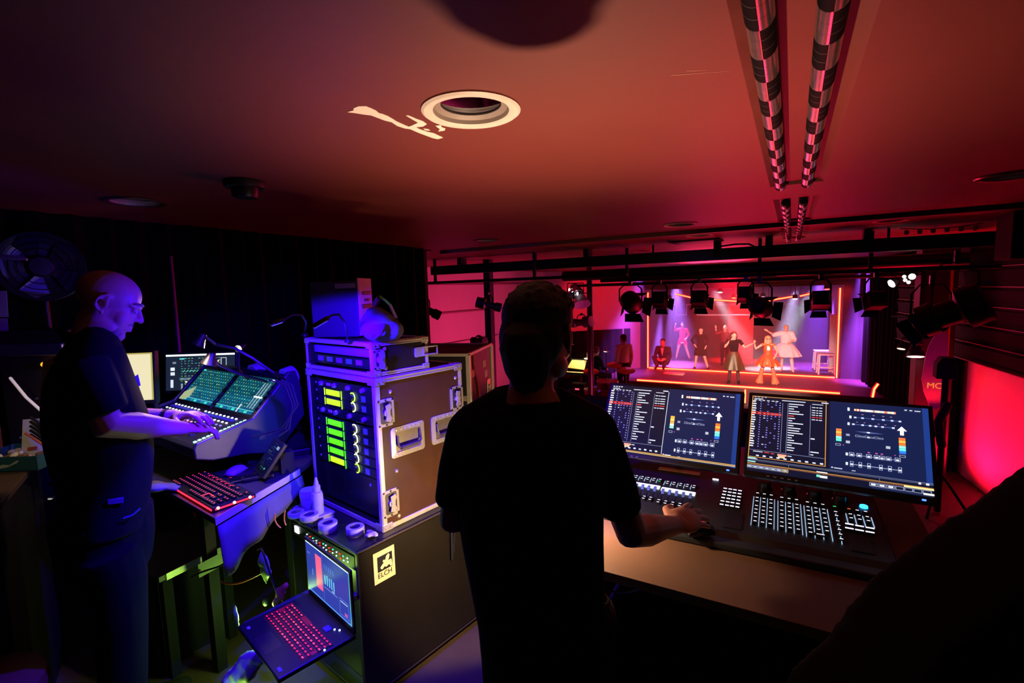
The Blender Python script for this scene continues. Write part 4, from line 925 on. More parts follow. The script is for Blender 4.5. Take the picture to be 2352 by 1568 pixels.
pp = thing('paper_sheet', 'white sheet standing up at the back of the blue box', 'paper', (bxp.x - .10, bxp.y + .09, 1.016), .55); MB().poly([V(q) for q in ((-.1, .0, 0), (.09, 0, 0), (.06, .03, .17), (-.1, .03, .165))], (0, .001, 0)).build('sheet', PAPER, pp); MB().poly([V(q) for q in ((-.07, -.001, .03), (-.03, -.001, .034), (-.03, .006, .046), (-.07, .006, .042))], (0, -.0005, 0)).build('red_print', mat('red_print', 'a83828', .6), pp)
lamp('cabinet_lamp_light', 'SPOT', (-2.62, .35, 1.62), (1, .80, .5), 2.6, .03, (bxp.x - .05, bxp.y + .05, 1.0), 80, .6)
t = thing('clip_lamp', 'small clip lamp at the left edge above the blue box', 'lamp', (-2.62, .35, 1.64)); MB().lathe([(0, .05), (.02, .045), (.045, 0), (.043, 0), (.018, .04), (0, .045)]).build('shade', PLAST, t, True); MB().ell((0, 0, .012), (.014, .014, .016), seg=10, rg=8).build('bulb', WB, t, True); MB().tube([(0, 0, .05), (-.1, .0, .12), (-.35, .05, .12), (-.9, .1, .10)], .006, 8).build('arm', DSTEEL, t, True)
# tall maroon cabinet with papers on its side
tcb = thing('tall_cabinet', 'tall maroon cabinet at the very left edge with papers taped on it', 'cabinet', (-3.20, .62, 0), .0)
MB().span((-.3, -.35, 0), (.0, .12, 1.85)).build('carcass', mat('maroon_board', '5a1822', .6), tcb, bevel=.004)
for k, (px0, py0, px1, py1) in enumerate(((-60, 668, 19, 728), (-60, 731, 21, 795))):
    A, B = ond(px0, py0, 2.32), ond(px1, py1, 2.32); o = MB().poly([V((-3.277, .62 + .0 + (.1 - .28), z)) if 0 else p for p in (ond(px0, py0, 2.32), ond(px1 - 4, py0, 2.32), ond(px1, py1, 2.32), ond(px0, py1, 2.32))], FWD0 * .001).build('paper_sheet', PAPER)
    tag(o, ('upper', 'lower')[k] + ' white sheet pinned at the left edge beside the fan', 'paper', 'pinned sheets at the left edge')
fc_ = ond(95, 612, 2.55); fd = (EYE - fc_); fd.z = 0; fd.normalize()
fan = thing('pedestal_fan', 'dark round pedestal fan behind the bald man', 'fan', (fc_.x, fc_.y, 0)); hh = V((0, 0, fc_.z))
M_FAN = mat('fan_plum', '241a28', .35)
MB().lathe([(.0, -.03), (.10, -.035), (.16, -.015), (.178, .0), (.180, .006), (.174, .008), (.155, -.008), (.1, -.028), (0, -.024)], hh, fd, 48).build('rear_dish', M_FAN, fan, True)
cg = MB(); [cg.lathe([(r - .0018, .03 - r * .12), (r + .0018, .03 - r * .12), (r, .034 - r * .12)], hh, fd, 48, True) for r in (.178, .15, .12, .09)]; cg.build('grille', DSTEEL, fan, True)
MB().lathe([(0, .036), (.045, .034), (.055, .022), (.056, .0), (.05, -.02), (0, -.02)], hh, fd, 32).build('hub', M_FAN, fan, True)
uu = fd.cross(V((0, 0, 1))).normalized(); vv = fd.cross(uu)
for k in range(5):
    a0 = k * 2 * pi / 5; P = [hh + (uu * cos(a0 + q) + vv * sin(a0 + q)) * r + fd * w_ for r, q, w_ in ((.05, -.2, .004), (.15, -.35, .014), (.165, .1, .006), (.14, .45, -.008), (.05, .3, -.004))]
    MB().poly(P, fd * .003).build('blade', mat('fan_blade', '2a2030', .3), fan, True)
MB().tube([hh + fd * -.05 + V((0, 0, -.0)), hh + fd * -.06 + V((0, 0, -.15)), V((-fd.x * .06, -fd.y * .06, .03))], .013, 12).build('pole', mat('red_lit_fan_pole', '4a2024', .4, .3), fan, True); MB().lathe([(0, 0), (.17, 0), (.17, .015), (.05, .03), (0, .03)], (-fd.x * .06, -fd.y * .06, 0)).build('base', M_FAN, fan, True)  # pole colour carries the red light falling on it
t = thing('steel_tube', 'short pale tube sticking in from the left edge above the fan', 'tube', (0, 0, 0)); MB().tube([ond(-60, 588, 2.35), ond(52, 592, 2.35), ond(62, 596, 2.35)], [.012, .011, .006], 12).build('tube', STEEL, t, True)
tw = ond(105, 850, 2.22); et = thing('equipment_tower', 'dark equipment tower with an amber lamp behind the bald man', 'equipment rack', (tw.x - .12, tw.y + .05, 0), .45)
MB().span((-.20, -.05, 0), (.16, .14, 1.58)).build('cabinet', mat('tower_grey', '1c1c24', .4), et, bevel=.006)
MB().span((-.19, -.07, 1.46), (.15, -.05, 1.52)).build('cornice', mat('tower_blue', '3a3a4c', .3), et, bevel=.008)
MB().ell((.06, -.06, 1.42), (.034, .018, .016)).build('amber_lamp', mat('amber_lens', '402000', .3, emit='ffa81c', es=1.6), et, True)
random.seed(9)
for k in range(22): MB().box((-.16 + .27 * random.random(), -.052, .75 + .55 * random.random()), (.012 + .02 * random.random(), .006, .006)).build('indicator' if k % 3 else 'button', [M_BLUEWHITE, mat('soft_led', '606060', .3, emit='d8d0c0', es=.5), DSTEEL][k % 3], et)
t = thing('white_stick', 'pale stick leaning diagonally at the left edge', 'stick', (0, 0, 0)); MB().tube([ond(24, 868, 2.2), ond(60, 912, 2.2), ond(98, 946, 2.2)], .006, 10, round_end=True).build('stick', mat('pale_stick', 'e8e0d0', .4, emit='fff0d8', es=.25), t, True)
for k in range(5): cable(f'dark cable of the bundle behind the blue box, {("uppermost", "second", "middle", "fourth", "lowest")[k]}', bez([ond(70, 958 + k * 10, 2.15), ond(110, 985 + k * 9, 2.12), ond(150, 1030 + k * 8, 2.1), ond(190, 1050 + k * 8, 2.1)]), .006, RUBBER, 'cable bundle behind the blue box')
cable('orange cable running down behind the blue box', bez([ond(58, 995, 2.12), ond(95, 1015, 2.1), ond(150, 1060, 2.08)]), .005, mat('orange_cable', 'c8622c', .5), None)
pl0, pl1 = ond(392, 588, 3.12), ond(413, 815, 3.10)
t = thing('leaning_pole', 'thin red lit pole leaning in front of the black drape', 'pole', (0, 0, 0)); d = (pl1 - pl0).normalized(); MB().tube([pl0, pl1, pl1 + d * ((pl1.z - .02) / -d.z)], .009, 12).build('shaft', mat('red_lit_pole', '9a2a34', .4, .2), t, True)  # red light caught by the shaft is put into its colour
lamp('drape_red_graze', 'SPOT', (-1.9, 3.9, 1.7), (1, .02, .05), 5, .1, (-2.9, 2.0, 1.4), 40, .5)  # added red fill without a fixture, along drape and pole

rp = ond(-75, 1580, 1.45)
t = thing('padded_stool', 'dark red padded stool at the bottom left corner', 'stool', (rp.x, rp.y, 0))
MB().lathe([(0, rp.z - .09), (.17, rp.z - .09), (.19, rp.z - .06), (.185, rp.z - .02), (.14, rp.z), (0, rp.z + .005)]).build('seat', mat('maroon_leather', '7a2430', .5), t, True)
for q in range(4): MB().tube([(.12 * cos(q * pi / 2 + .4), .12 * sin(q * pi / 2 + .4), rp.z - .09), (.17 * cos(q * pi / 2 + .4), .17 * sin(q * pi / 2 + .4), 0)], .014, 8).build('leg', DSTEEL, t, True)
# ================================================================== lighting desk
M_WOOD = mat('desk_wood', '6e5440', .5, nz=.25, ns=4)
ld = thing('lighting_table', 'long brown table under the lighting console', 'table', (0, 0, 0))
MB().span((-.84, 1.335, .82), (.42, 2.75, .85)).build('tabletop', M_WOOD, ld, bevel=.002)
MB().span((-.835, 1.46, .04), (-.815, 2.70, .82)).build('side_panel', MATTE, ld)  # unseen panel added to keep blue light off the floor under the table
MB().span((-.82, 2.70, .04), (.40, 2.72, .82)).build('back_panel', MATTE, ld)
for x, y in ((-.79, 1.4), (.38, 1.4), (-.79, 2.66), (.38, 2.66)): MB().box((x, y, .41), (.05, .05, .82)).build('leg', DSTEEL, ld)
t = thing('table_cable', 'thin cable looping below the front edge of the lighting table', 'cable', (0, 0, 0)); MB().tube(bez([V((-.55, 1.34, .80)), ond(1400, 1360, 1.52), ond(1430, 1370, 1.52), V((-.36, 1.36, .815))]), .003, 6).build('cable', mat('violet_cable', '5a4a80', .4), t, True)

# ---- console (local frame: x along the front edge, y up the sloping face)
lo = V((-.86, 1.645, .862)); CW, CD = 1.15, .50; ca = .055
cs = thing('lighting_console', 'black lighting console with lit keys and two white strips of playback labels', 'lighting console', lo, .02)
cz = .25 * sin(ca)
prof = [(0, 0), (.03, .020), (CD * cos(ca), .020 + CD * sin(ca)), (CD + .02, .02 + CD * sin(ca) - .01), (CD + .03, 0), (CD + .03, -.011), (0, -.011)]
M_CON = mat('console_grey_black', '1d2122', .42, nz=.15, ns=40)
MB().rings([[V((x, y, z)) for y, z in prof] for x in (0, CW)]).build('console_body', M_CON, cs, bevel=.005)
MB().span((.40, -.045, -.011), (CW - .005, .004, .012)).build('wrist_rest', mat('wrist_rest', '2a3234', .38), cs, bevel=.006)
Rz = Matrix.Rotation(.02, 3, 'Z'); PX, PY = Rz @ V((1, 0, 0)), Rz @ V((0, cos(ca), sin(ca))); PN = PX.cross(PY); PO = lo + Rz @ V((0, 0, .0195))
def cuv(px, py):  # where a line of sight meets the console face, in face coordinates
    d = ray(px, py); t = (PO - EYE).dot(PN) / d.dot(PN); q = EYE + d * t - PO; return q.dot(PX), q.dot(PY)
lX, lY, lN = V((1, 0, 0)), V((0, cos(ca), sin(ca))), V((0, -sin(ca), cos(ca)))
def cM(u, v, h=.0): return frameM(V((0, 0, .0195)) + lX * u + lY * v + lN * h, lX, lY, lN)
LEG = mat('key_legend', '303038', .3, emit='e4e8ff', es=2.3); LEGR = mat('key_legend_red', '301008', .3, emit='ff5a38', es=2.0); LEGG = mat('key_legend_green', '082010', .3, emit='30e060', es=2.2); KEYW = mat('key_full_lit', '404050', .3, emit='d8d8ff', es=3.0); PIPE = mat('light_pipe', '202830', .3, emit='a8c8e8', es=.9); PIPEG = mat('light_pipe_green', '082010', .3, emit='40e890', es=.9)
def ckey(w, d, mt, full=False, sub=.55):
    b = MB(); b.box((0, 0, .0035), (w, d, .007)); o = b.build('key', [KEYD, mt]); me = o.data; bm = bmesh.new(); bm.from_mesh(me); z = .0073
    k = .46 if full else .30; y0, y1 = (-.42 * d, .42 * d) if full else (-.05 * d, .22 * d)
    f = bm.faces.new([bm.verts.new(p) for p in ((-w * k, y0, z), (w * k, y0, z), (w * k, y1, z), (-w * k, y1, z))]); f.material_index = 1
    bm.to_mesh(me); bm.free(); return o
PR = {}
def cput(kind, u, v, h=0):
    sp = {'k': (.0155, .0145, LEG, False), 'r': (.0155, .0145, LEGR, False), 'g': (.0155, .0145, LEGG, False), 'w': (.0135, .0088, KEYW, True), 'W': (.025, .0095, KEYW, True), 'e': (.036, .0145, LEG, False)}[kind]
    if kind not in PR: PR[kind] = o = ckey(*sp)
    else: o = dup(PR[kind])
    o.parent = cs; o.matrix_basis = cM(u, v, h)
def kp(u, v): return cuv(1640 + u / 5.6, 1080 + v / 5.6)
def block(tl, tr, bl, rows, cols, skip=(), kinds={}):
    A, B, C = V(kp(*tl)), V(kp(*tr)), V(kp(*bl)); e = V((C.x - A.x, C.y - A.y)) / (rows - 1); f = (B - A) / max(1, cols - 1)
    f = V((f.length, 0)) ; e = V((0, -e.length))
    for r in range(rows):
        for c in range(cols):
            if (r, c) in skip: continue
            p = V(A[:2]) + f * c + e * (r + (.35 if r >= 1 else 0) + (.3 if r >= 3 else 0)) * (rows - 1) / (rows - .35)
            cput(kinds.get((r, c), 'k'), p.x, p.y)
    P0 = V(A[:2])
    for c in range(cols + 1):
        x = P0.x + f.x * (c - .5); y0, y1 = P0.y + e.y * .8, P0.y + e.y * (rows - .35)
        b = MB(); b.box((0, 0, .002), (.0022, abs(y1 - y0), .004)); o = b.build('light_pipe', PIPE, cs); o.matrix_basis = cM(x, (y0 + y1) / 2)
block((560, 313), (735, 345), (505, 670), 8, 3)
block((870, 370), (1060, 403), (850, 740), 8, 3)
block((1200, 430), (1398, 462), (1210, 815), 8, 3, skip=((7, 1), (7, 2)))
p = kp(1370, 850); cput('e', *p)
block((1550, 488), (1550, 488), (1595, 900), 8, 1, kinds={(0, 0): 'g'})
block((1735, 520), (1950, 560), (1760, 650), 3, 3, kinds={(0, 0): 'r'})
for r in range(2):
    for c in range(3): q = kp((1740, 1870, 2005)[c], (715, 740, 765)[c] + r * 54); cput('W', *q)
A, B = V(kp(210, 262)), V(kp(335, 282)); C = V(kp(165, 470))
for r in range(6):
    for c in range(2): cput('W' if 0 else 'w', A.x + (B.x - A.x) * c, A.y + (C.y - A.y) * r / 5)
    for c in range(2): cput('w', A.x + (B.x - A.x) * c - .018, A.y + (C.y - A.y) * r / 5)
for u_, v_ in ((650, 235), (960, 285), (1290, 345), (1620, 405)):
    q = kp(u_, v_); o = MB().lathe([(0, 0), (.026, 0), (.026, .006), (.022, .008), (.021, .028), (.018, .031), (0, .031)]).build('encoder_wheel', mat('encoder_black', '1a1512', .3), cs, True); o.matrix_basis = cM(*q)
q = kp(1925, 473); o = MB().lathe([(0, 0), (.013, 0), (.012, .006), (0, .008)]).build('blue_button', mat('cyan_led', '0a3060', .3, emit='2aa8ff', es=4), cs, True); o.matrix_basis = cM(*q); o['label'] = 'glowing blue round button'
q = kp(20, 122); o = MB().box((0, 0, .002), (.022, .007, .004)).build('lit_label', KEYW, cs); o.matrix_basis = cM(*q)
for tl, br in (((145, 530), (350, 770)), ((1720, 850), (2080, 1090))):
    a_, b_ = kp(*tl), kp(*br); w_, d_ = abs(b_[0] - a_[0]), abs(a_[1] - b_[1]); o = MB().box((0, 0, .001), (w_, d_, .003)).build('trackpad', mat('pad_charcoal', '15181a', .5), cs, bevel=.002); o.matrix_basis = cM((a_[0] + b_[0]) / 2, (a_[1] + b_[1]) / 2)
# playback wing
def wp(u, v): return cuv(1370 + u / 3.3127, 1040 + v / 3.3127)
STRIP = mat('playback_lcd', 'a0a0b0', .3, emit='f0f0ff', es=1.5)
for a_, b_, c_ in (((500, 262), (755, 308), (498, 290)), ((262, 216), (488, 256), (255, 246))):
    A, B, C = V(wp(*a_)), V(wp(*b_)), V(wp(*c_)); o = MB().box((0, 0, .002), ((B - A).length, .026, .005)).build('playback_label_strip', STRIP, cs, bevel=.001); o.matrix_basis = cM((A.x + B.x) / 2, (A.y + C.y) / 2 + .0)
    n = 5; L = B.x - A.x
    for k in range(n):
        x = A.x + L * (k + .5) / n
        for dv, kk in ((.052, 'k'), (.034, 'g' if (k == 4 and a_[0] < 400) else 'k'), (-.118, 'k'), (-.136, 'k')): cput(kk, x, A.y + dv - .005)
        o = MB().box((0, 0, .002), (.0018, .036, .004)).build('light_pipe', PIPE, cs); o.matrix_basis = cM(x - .012, A.y + .04)
        o = MB().box((0, 0, .0008), (.003, .07, .0016)).build('fader_slot', MATTE, cs); o.matrix_basis = cM(x, A.y - .072)
        fcap = MB(); fcap.box((0, 0, .008), (.010, .020, .014)); fcap.box((0, 0, .0155), (.0085, .004, .002)); o = fcap.build('fader_cap', mat('blue_fader', '6078a8', .35, emit='4868b0', es=.35), cs, bevel=.0015); o.matrix_basis = cM(x, A.y - .048)
    for k in range(5):
        pass

# ---- the two monitors
def light_ui(kind):
    u = UI(); random.seed(21); W_, L_ = 'e8ecff', '8f8cff'
    u.r(0, 0, 1, 1, '11142c', .9).r(.48, 0, 1, 1, '16214a', .85).r(.97, 0, 1, 1, '1e3a86', .9)
    x1 = .455 if kind else .475; o_ = .055 if kind else 0
    for k in range(4): u.r(.012 + k * .022, .014, .026 + k * .022, .03, W_, .8 if not kind else .35)
    u.r(.012, .046, .07, .056, W_, .9); u.r(.19, .045, .335, .055, W_, 1); u.r(.43, .032, .47, .045, W_, 1.1); u.r(.375, .066, .44, .074, W_, .9)
    for k, x in enumerate((.022, .05, .075, .105, .135, .16)): u.r(x - .01, .066, x + .008, .078, W_, .8)
    for r in range(20):
        y = .095 + r * .0365; red = r == 5
        u.r(.0, y - .009, .022 + .01 * random.random(), y + .009, W_, 1.0)
        u.dots([.058], y, .008, .012, L_, .9)
        if r % 7 not in (2, 3): u.dots([.105], y, .010, .012, L_, .85)
        if r in (2, 5, 6, 7, 13, 17): u.dots([.13], y, .010, .012, L_, .85)
        if r in (0, 1, 5, 6, 9, 10, 11, 14, 15): u.dots([.155], y, .010, .012, L_, .9)
        if r in (6, 7, 15, 18): u.dots([.085], y, .012, .012, W_, .8)
        u.dots([.18], y, .008, .012, 'a8a4ff', .8)
        if red: u.frame(.0, y - .018, .19, y + .018, 'ff4030', .004, 1.0).r(.0, y - .010, .02, y + .01, 'ffb0a0', 1); u.dots([.05, .085, .11, .14, .165], y, .016, .012, 'ff5a48', .9)
        u.r(.235, y - .006, .255 + (.055 * random.random() if r % 4 else .07), y + .007, 'ff5a48' if red else W_, .9)
    for x in (.195, .228, .365): u.r(x, .09, x + .003, .83, '9098c8', .7)
    for r, c in ((.12, W_), (.165, W_), (.2, W_), (.235, W_), (.27, 'ff4838'), (.305, W_)): u.r(.375, r - .005, .395, r + .006, c, .9).r(.40, r - .005, .412, r + .006, c, .9).r(.417, r - .005, x1 - .02, r + .006, c, .9)
    u.r(.372, .58, .395, .596, W_, 1).r(.372, .77, .42, .784, W_, .9).r(.372, .81, .39, .822, W_, .8)
    u.r(0, .845, x1, .849, 'a0a8d0', .8).r(.03, .862, .09, .872, W_, .8).r(.1, .862, .13, .872, 'ff5040', .9).r(.14, .868, .16, .878, 'ff5040', .9).r(.18, .865, .235, .89, 'ffa088', 1).r(.185, .89, .225, .92, 'ffe0b0', .7).r(.24, .872, .265, .882, W_, .9)
    for k in range(10): u.r(.05 + k * .042, .918 - .004 * (k % 2), .068 + k * .042, .934, W_, .95)
    u.r(x1, .05, x1 + .004, .955, 'e8eeff' if not kind else 'ffb060', .8)
    if kind:
        u.frame(.0, .012, x1 + .004, .955, 'ffb050', .004, .75)
        u.r(0, .962, .05, .972, '90ffe0', .9).r(0, .975, .06, .985, W_, .8)
    # plan of the rig
    random.seed(4)
    for k in range(26): u.r(.615 + k * .0085, .09, .6235 + k * .0085, .118, ('ffffff', 'ffd0a0', 'ff8060', 'ffffff', 'd0d0ff', 'ff5a40', 'fff0d0')[random.randrange(7)], 1.1)
    u.r(.578, .078, .59, .125, W_, 1)
    def rowd(y, xs, c=W_, line=None):
        if line: u.r(xs[0], y - .003, xs[-1], y + .003, line, .8)
        u.dots(xs, y, .014, .020, c, 1); u.r(xs[0] - .032, y - .02, xs[0] - .02, y + .018, W_, .95)
    rowd(.215, [.62, .66, .715, .77, .815, .855], 'c8d0ff', '5a6ab8'); rowd(.315, [.61, .66, .70, .73, .765, .82], 'd8dcff', '6a78c8')
    for x in (.66, .72, .77, .81): u.dots([x], .165, .012, .007, 'c88ac8', .8)
    for x in (.63, .67, .745, .78, .83): u.dots([x], .28, .010, .006, 'c88ac8', .8)
    u.p([(.62, .415), (.69, .403), (.77, .415), (.69, .427)], '5a6aa8', .8); u.dots([.69], .415, .016, .018, W_, 1)
    for k in range(6): u.frame(.62 + k * .025, .462 + .008 * (k % 2), .642 + k * .025, .49, 'a8b0d8', .003, .7)
    u.dots([.69], .484, .014, .014, W_, 1); u.dots([.58], .475, .02, .03, 'a0a8c8', .8); u.dots([.58], .575, .022, .035, 'c8ccdc', .8); u.dots([.79], .59, .022, .035, 'c8ccdc', .8)
    cl = ['ffb040', 'ffd060', 'ffa040', 'd0ffd8', '90ffc8'] if not kind else ['ff7838', 'ffb040', 'ff7838', '90ffd8', '60f0c0']
    for k, c in enumerate(cl): u.r(.515, .40 + k * .036, .545, .432 + k * .036, c, 1.15)
    for k, c in enumerate(['ff7030', 'ffb040', 'ff7030', '90f8d0', '60e8d8', '3070ff']): u.r(.845, .44 + k * .036, .878, .472 + k * .036, c, 1.15)
    u.frame(.512, .61, .54, .64, 'b0b8d8', .003, .8).frame(.845, .67, .875, .70, 'b0b8d8', .003, .8).r(.82, .68, .826, .688, 'ff60c0', .9).r(.552, .62, .558, .628, 'ff60c0', .9)
    u.p([(.862, .285), (.888, .345), (.872, .345), (.872, .405), (.853, .405), (.853, .345), (.838, .345)], 'ffffff', 1.15)
    xs = [.60, .64, .69, .73, .757, .79, .835]; rowd(.745, xs, 'e8ecff', 'a0a8e8')
    for x in xs: u.frame(x - .014, .715, x + .014, .765, 'c0c8f0', .003, .8)
    for x in (.69, .73, .757): u.dots([x], .69, .012, .010, 'ff70d0', .9)
    xs = [.60, .645, .69, .75, .795, .845]; rowd(.875, xs, 'ffffff', 'c8d0ff')
    for x in xs: u.frame(x - .009, .835, x + .009, .905, 'b0b8e8', .003, .8)
    if kind:
        u.r(.0, .988, 1, .992, 'b8c0e0', .5)
    u.r(.49, .945, .50, .958, W_, .9).r(.505, .95, .55, .96, W_, .9).r(.60, .955, .62, .965, W_, .6)
    u.r(.88, .045, .893, .058, W_, .9).r(.905, .047, .92, .058, W_, .9).r(.93, .05, .96, .06, W_, .9)
    if not kind:
        u.r(0, .962, 1, .970, 'ffc060', .85).r(0, .978, 1, .986, 'ffd890', .9).r(.02, .948, .09, .956, W_, .9)
    return u
def squeeze(u, v1):
    for i, (pts, c, k) in enumerate(u.q):
        if i: u.q[i] = ([(a, b * v1) for a, b in pts], c, k)
    return u
UIM = ui_mat('console_ui', 1.3)
ML = flat_monitor('console_monitor', 'left monitor of the lighting console, partly behind the standing man', (-.698, 2.119, 1.261), -.007, .55, .53, .298, light_ui(0), UIM, .013, .020, True, .03, .85, .24)
u = squeeze(light_ui(1), .865); W_ = 'e8ecff'
u.r(0, .868, 1, .872, '8088b0', .7).r(.0, .88, .05, .892, 'b0fff0', .9).r(.41, .895, .47, .91, W_, 1.1).r(.0, .905, 1, .911, 'f0b050', .8).r(.0, .918, 1, .923, 'b87048', .8)
u.r(.25, .872, .252, .9, '8088b0', .7).r(.74, .872, .742, .925, '8088b0', .7).r(.93, .86, .942, .88, W_, .9).r(.965, .86, .98, .88, W_, .9).r(.86, .913, 1, .93, 'ffe8a0', 1)
for k in range(7): u.frame(.0 + k * .036, .93, .033 + k * .036, .965, 'c0c8e8' if k < 6 else 'ffd890', .003, .8).r(.006 + k * .036, .942, .026 + k * .036, .953, W_, .9)
u.r(.41, .935, .43, .96, '80ffd0', .9).r(.43, .94, .47, .965, W_, 1.1)
for k in range(7): u.frame(.69 + k * .043, .935, .73 + k * .043, .975, 'a8b0d8', .003, .8)
for k in range(3): u.r(.698 + k * .043, .945, .722 + k * .043, .965, W_, .9)
u.r(.95, .965, 1, .985, W_, 1).r(.7, .985, .95, .995, '203060', .8)
MR = flat_monitor('console_monitor', 'right and wider looking monitor of the lighting console with an orange framed panel', (-.123, 2.096, 1.265), -.027, .593, .53, .298, u, UIM, .013, .020, True, .03, .85, .24)
for t, px, py in ((ML, 1672, 1080), (MR, 2131, 1149)):
    for ch in t.children:
        if ch.name.startswith('casing'): pass
    tl = .55 if t is ML else .593; Yv = V((0, sin(tl), cos(tl))); Nn = V((0, -cos(tl), sin(tl)))
    MB().box(V((.505, 0, 0)) - Yv * .309 + Nn * .001, (.010, .004, .004)).build('power_light', mat('blue_led', '101040', .3, emit='4060ff', es=5), t)
    for k in range(5): MB().box(V((.07 + k * .022, 0, 0)) - Yv * .309 + Nn * .001, (.009, .003, .003)).build('front_button', M_BLUEWHITE, t)
t = thing('ruler', 'thin wooden ruler lying behind the console under the left monitor', 'ruler', (0, 0, 0)); p = onz(1560, 1082, .905); MB().box((p.x, p.y, .905), (.17, .03, .006), Matrix.Rotation(.03, 3, 'Z')).build('blade', mat('pale_wood', '9a6a3c', .5), t)
MB().box((p.x, p.y, .877), (.10, .028, .05), Matrix.Rotation(.03, 3, 'Z')).build('block', MATTE, t)

# ---- warm work lamp on the table in front of the operator
wl = V((-.70, 1.44, .85)); wh = V((-.665, 1.37, .905))
t = thing('work_lamp', 'small warm work lamp on the table in front of the operator', 'lamp', wl)
MB().lathe([(0, 0), (.045, 0), (.045, .010), (.012, .018), (0, .018)]).build('base', DSTEEL, t, True)
MB().tube([(0, 0, .015), (.0, .03, .10), (.02, .02, .16), wh - wl + V((0, 0.02, -.025))], .006, 8).build('arm', DSTEEL, t, True)
MB().lathe([(0, -.03), (.018, -.028), (.02, -.012), (.012, -.006), (0, -.006)], wh - wl, seg=16).build('socket', PLAST, t, True)
MB().ell(wh - wl + V((0, 0, .008)), (.014, .014, .016), seg=12, rg=8).build('bulb', mat('warm_bulb_small', '605030', .3, emit='ffb870', es=10), t, True)
lamp('work_lamp_light', 'SPOT', wh + V((0, 0, .03)), (1, .64, .40), 145, .03, wh + V((.02, .24, 1)), 112, 1.0)
sheet = tag(MB().span((-.83, 1.42, .850), (-.64, 1.70, .8515)).build('paper_sheet', mat('script_paper', 'e8e0d0', .8)), 'white script sheet lit by the work lamp on the lighting table', 'paper')
lamp('work_lamp_downlight', 'AREA', (-.65, 1.50, 1.10), (1, .60, .36), 3.6, .06, (-.55, 1.56, .85), spread=150)
lamp('table_end_light', 'SPOT', (-.87, 1.50, .80), (1, .66, .36), 46, .03, (-1.64, 2.13, .72), 125, .25)
t = thing('clip_lamp', 'small clip lamp under the left end of the lighting table', 'lamp', (-.855, 1.50, .82)); MB().box((0, 0, -.004), (.03, .05, .008)).build('clip', DSTEEL, t); MB().lathe([(0, 0), (.016, -.003), (.02, -.015), (0, -.012)], (-.0, 0, -.008), seg=14).build('lamp_head', PLAST, t, True)

# ---- black cloth covered bulk in the near right corner
pts = [(2600, 960), (2352, 1048), (2290, 1092), (2210, 1150), (2120, 1215), (2050, 1264), (1985, 1316), (1930, 1392), (1885, 1452), (1838, 1488), (1790, 1556), (1700, 1690), (1640, 1830), (2700, 1900), (2700, 1000)]
t = thing('draped_chair', 'large black cloth draped chair back in the near right corner', 'chair', (0, 0, 0))
o_ = [ond(x, y, .80) for x, y in pts]
b = MB(); b.poly(o_, FWD0 * -.18); b.build('cloth_cover', mat('black_cover_cloth', '08070a', .95, bump=.4, ns=40), t, remesh=.016, relax=8)
c0 = ond(2300, 1700, .71)
MB().cyl((c0.x, c0.y, .03), (c0.x, c0.y, .85), .03).build('stem', DSTEEL, t, True); MB().lathe([(0, 0), (.26, 0), (.26, .02), (.06, .06), (0, .06)], (c0.x, c0.y, 0)).build('foot', DSTEEL, t, True)
# ================================================================== second case, hall rig, pit furniture
RC = thing('road_case', 'black road case with pale stickers behind the operator, against the pink wall', 'road case', (-1.83, 2.60, 0), .32)
Wc, Dc, Hc = .62, .62, 1.29
MB().span((-Wc, 0, .12), (0, Dc, Hc)).build('case_shell', mat('jet_black_board', '090808', .5), RC, bevel=.003)
b = MB()
for x in (-Wc, 0):
    for y in (0, Dc): b.box((x, y, (Hc + .12) / 2), (.03, .03, Hc - .12))
for z in (.12, Hc):
    for y in (0, Dc): b.box((-Wc / 2, y, z), (Wc, .022, .02))
    for x in (-Wc, 0): b.box((x, Dc / 2, z), (.022, Dc, .02))
b.build('edging', ALU, RC, bevel=.002)
for i, (x, z, ww, hh) in enumerate(((-.10, 1.18, .05, .03), (-.30, 1.20, .045, .035))): MB().box((x, -.002, z), (ww, .002, hh)).build('sticker', [PAPER, mat('beige_sticker', 'c8b890', .6)][i], RC)
for y, z, m_ in ((.10, 1.15, mat('red_sticker', 'd86a70', .6)), (.40, 1.17, PAPER), (.44, 1.09, PAPER)): MB().box((.002, y, z), (.002, .07, .05)).build('sticker', m_, RC)
for z in (1.0,):
    MB().box((-.012, -.004, z), (.06, .01, .035)).build('catch', STEEL, RC); q = MB(); q.rings([on_side(rrect(.5, z - .02, .09, .12, .016), x) for x in (.001, .006)]); q.cyl((.006, .5, z - .02), (.018, .5, z - .02), .02); q.build('butterfly_latch', STEEL, RC, bevel=.002)
for x in (-.54, -.08):
    for y in (.08, .54):
        c_ = MB().box((x, y, .108), (.09, .09, .024)).build('castor', STEEL, RC); MB().cyl((x - .016, y, .05), (x + .016, y, .05), .048).build('wheel', RUBBER, c_, True)
t = thing('red_strap', 'thin red strap hanging down the front of the second road case', 'strap', (0, 0, 0)); MB().tube([RC.matrix_basis @ V(q) for q in ((.004, .10, 1.292), (.006, .11, 1.2), (.006, .20, 1.05), (.006, .24, .9))], .009, 8, flat=((1, 0, 0), .3)).build('webbing', mat('red_webbing', '8a2028', .6), t, True)
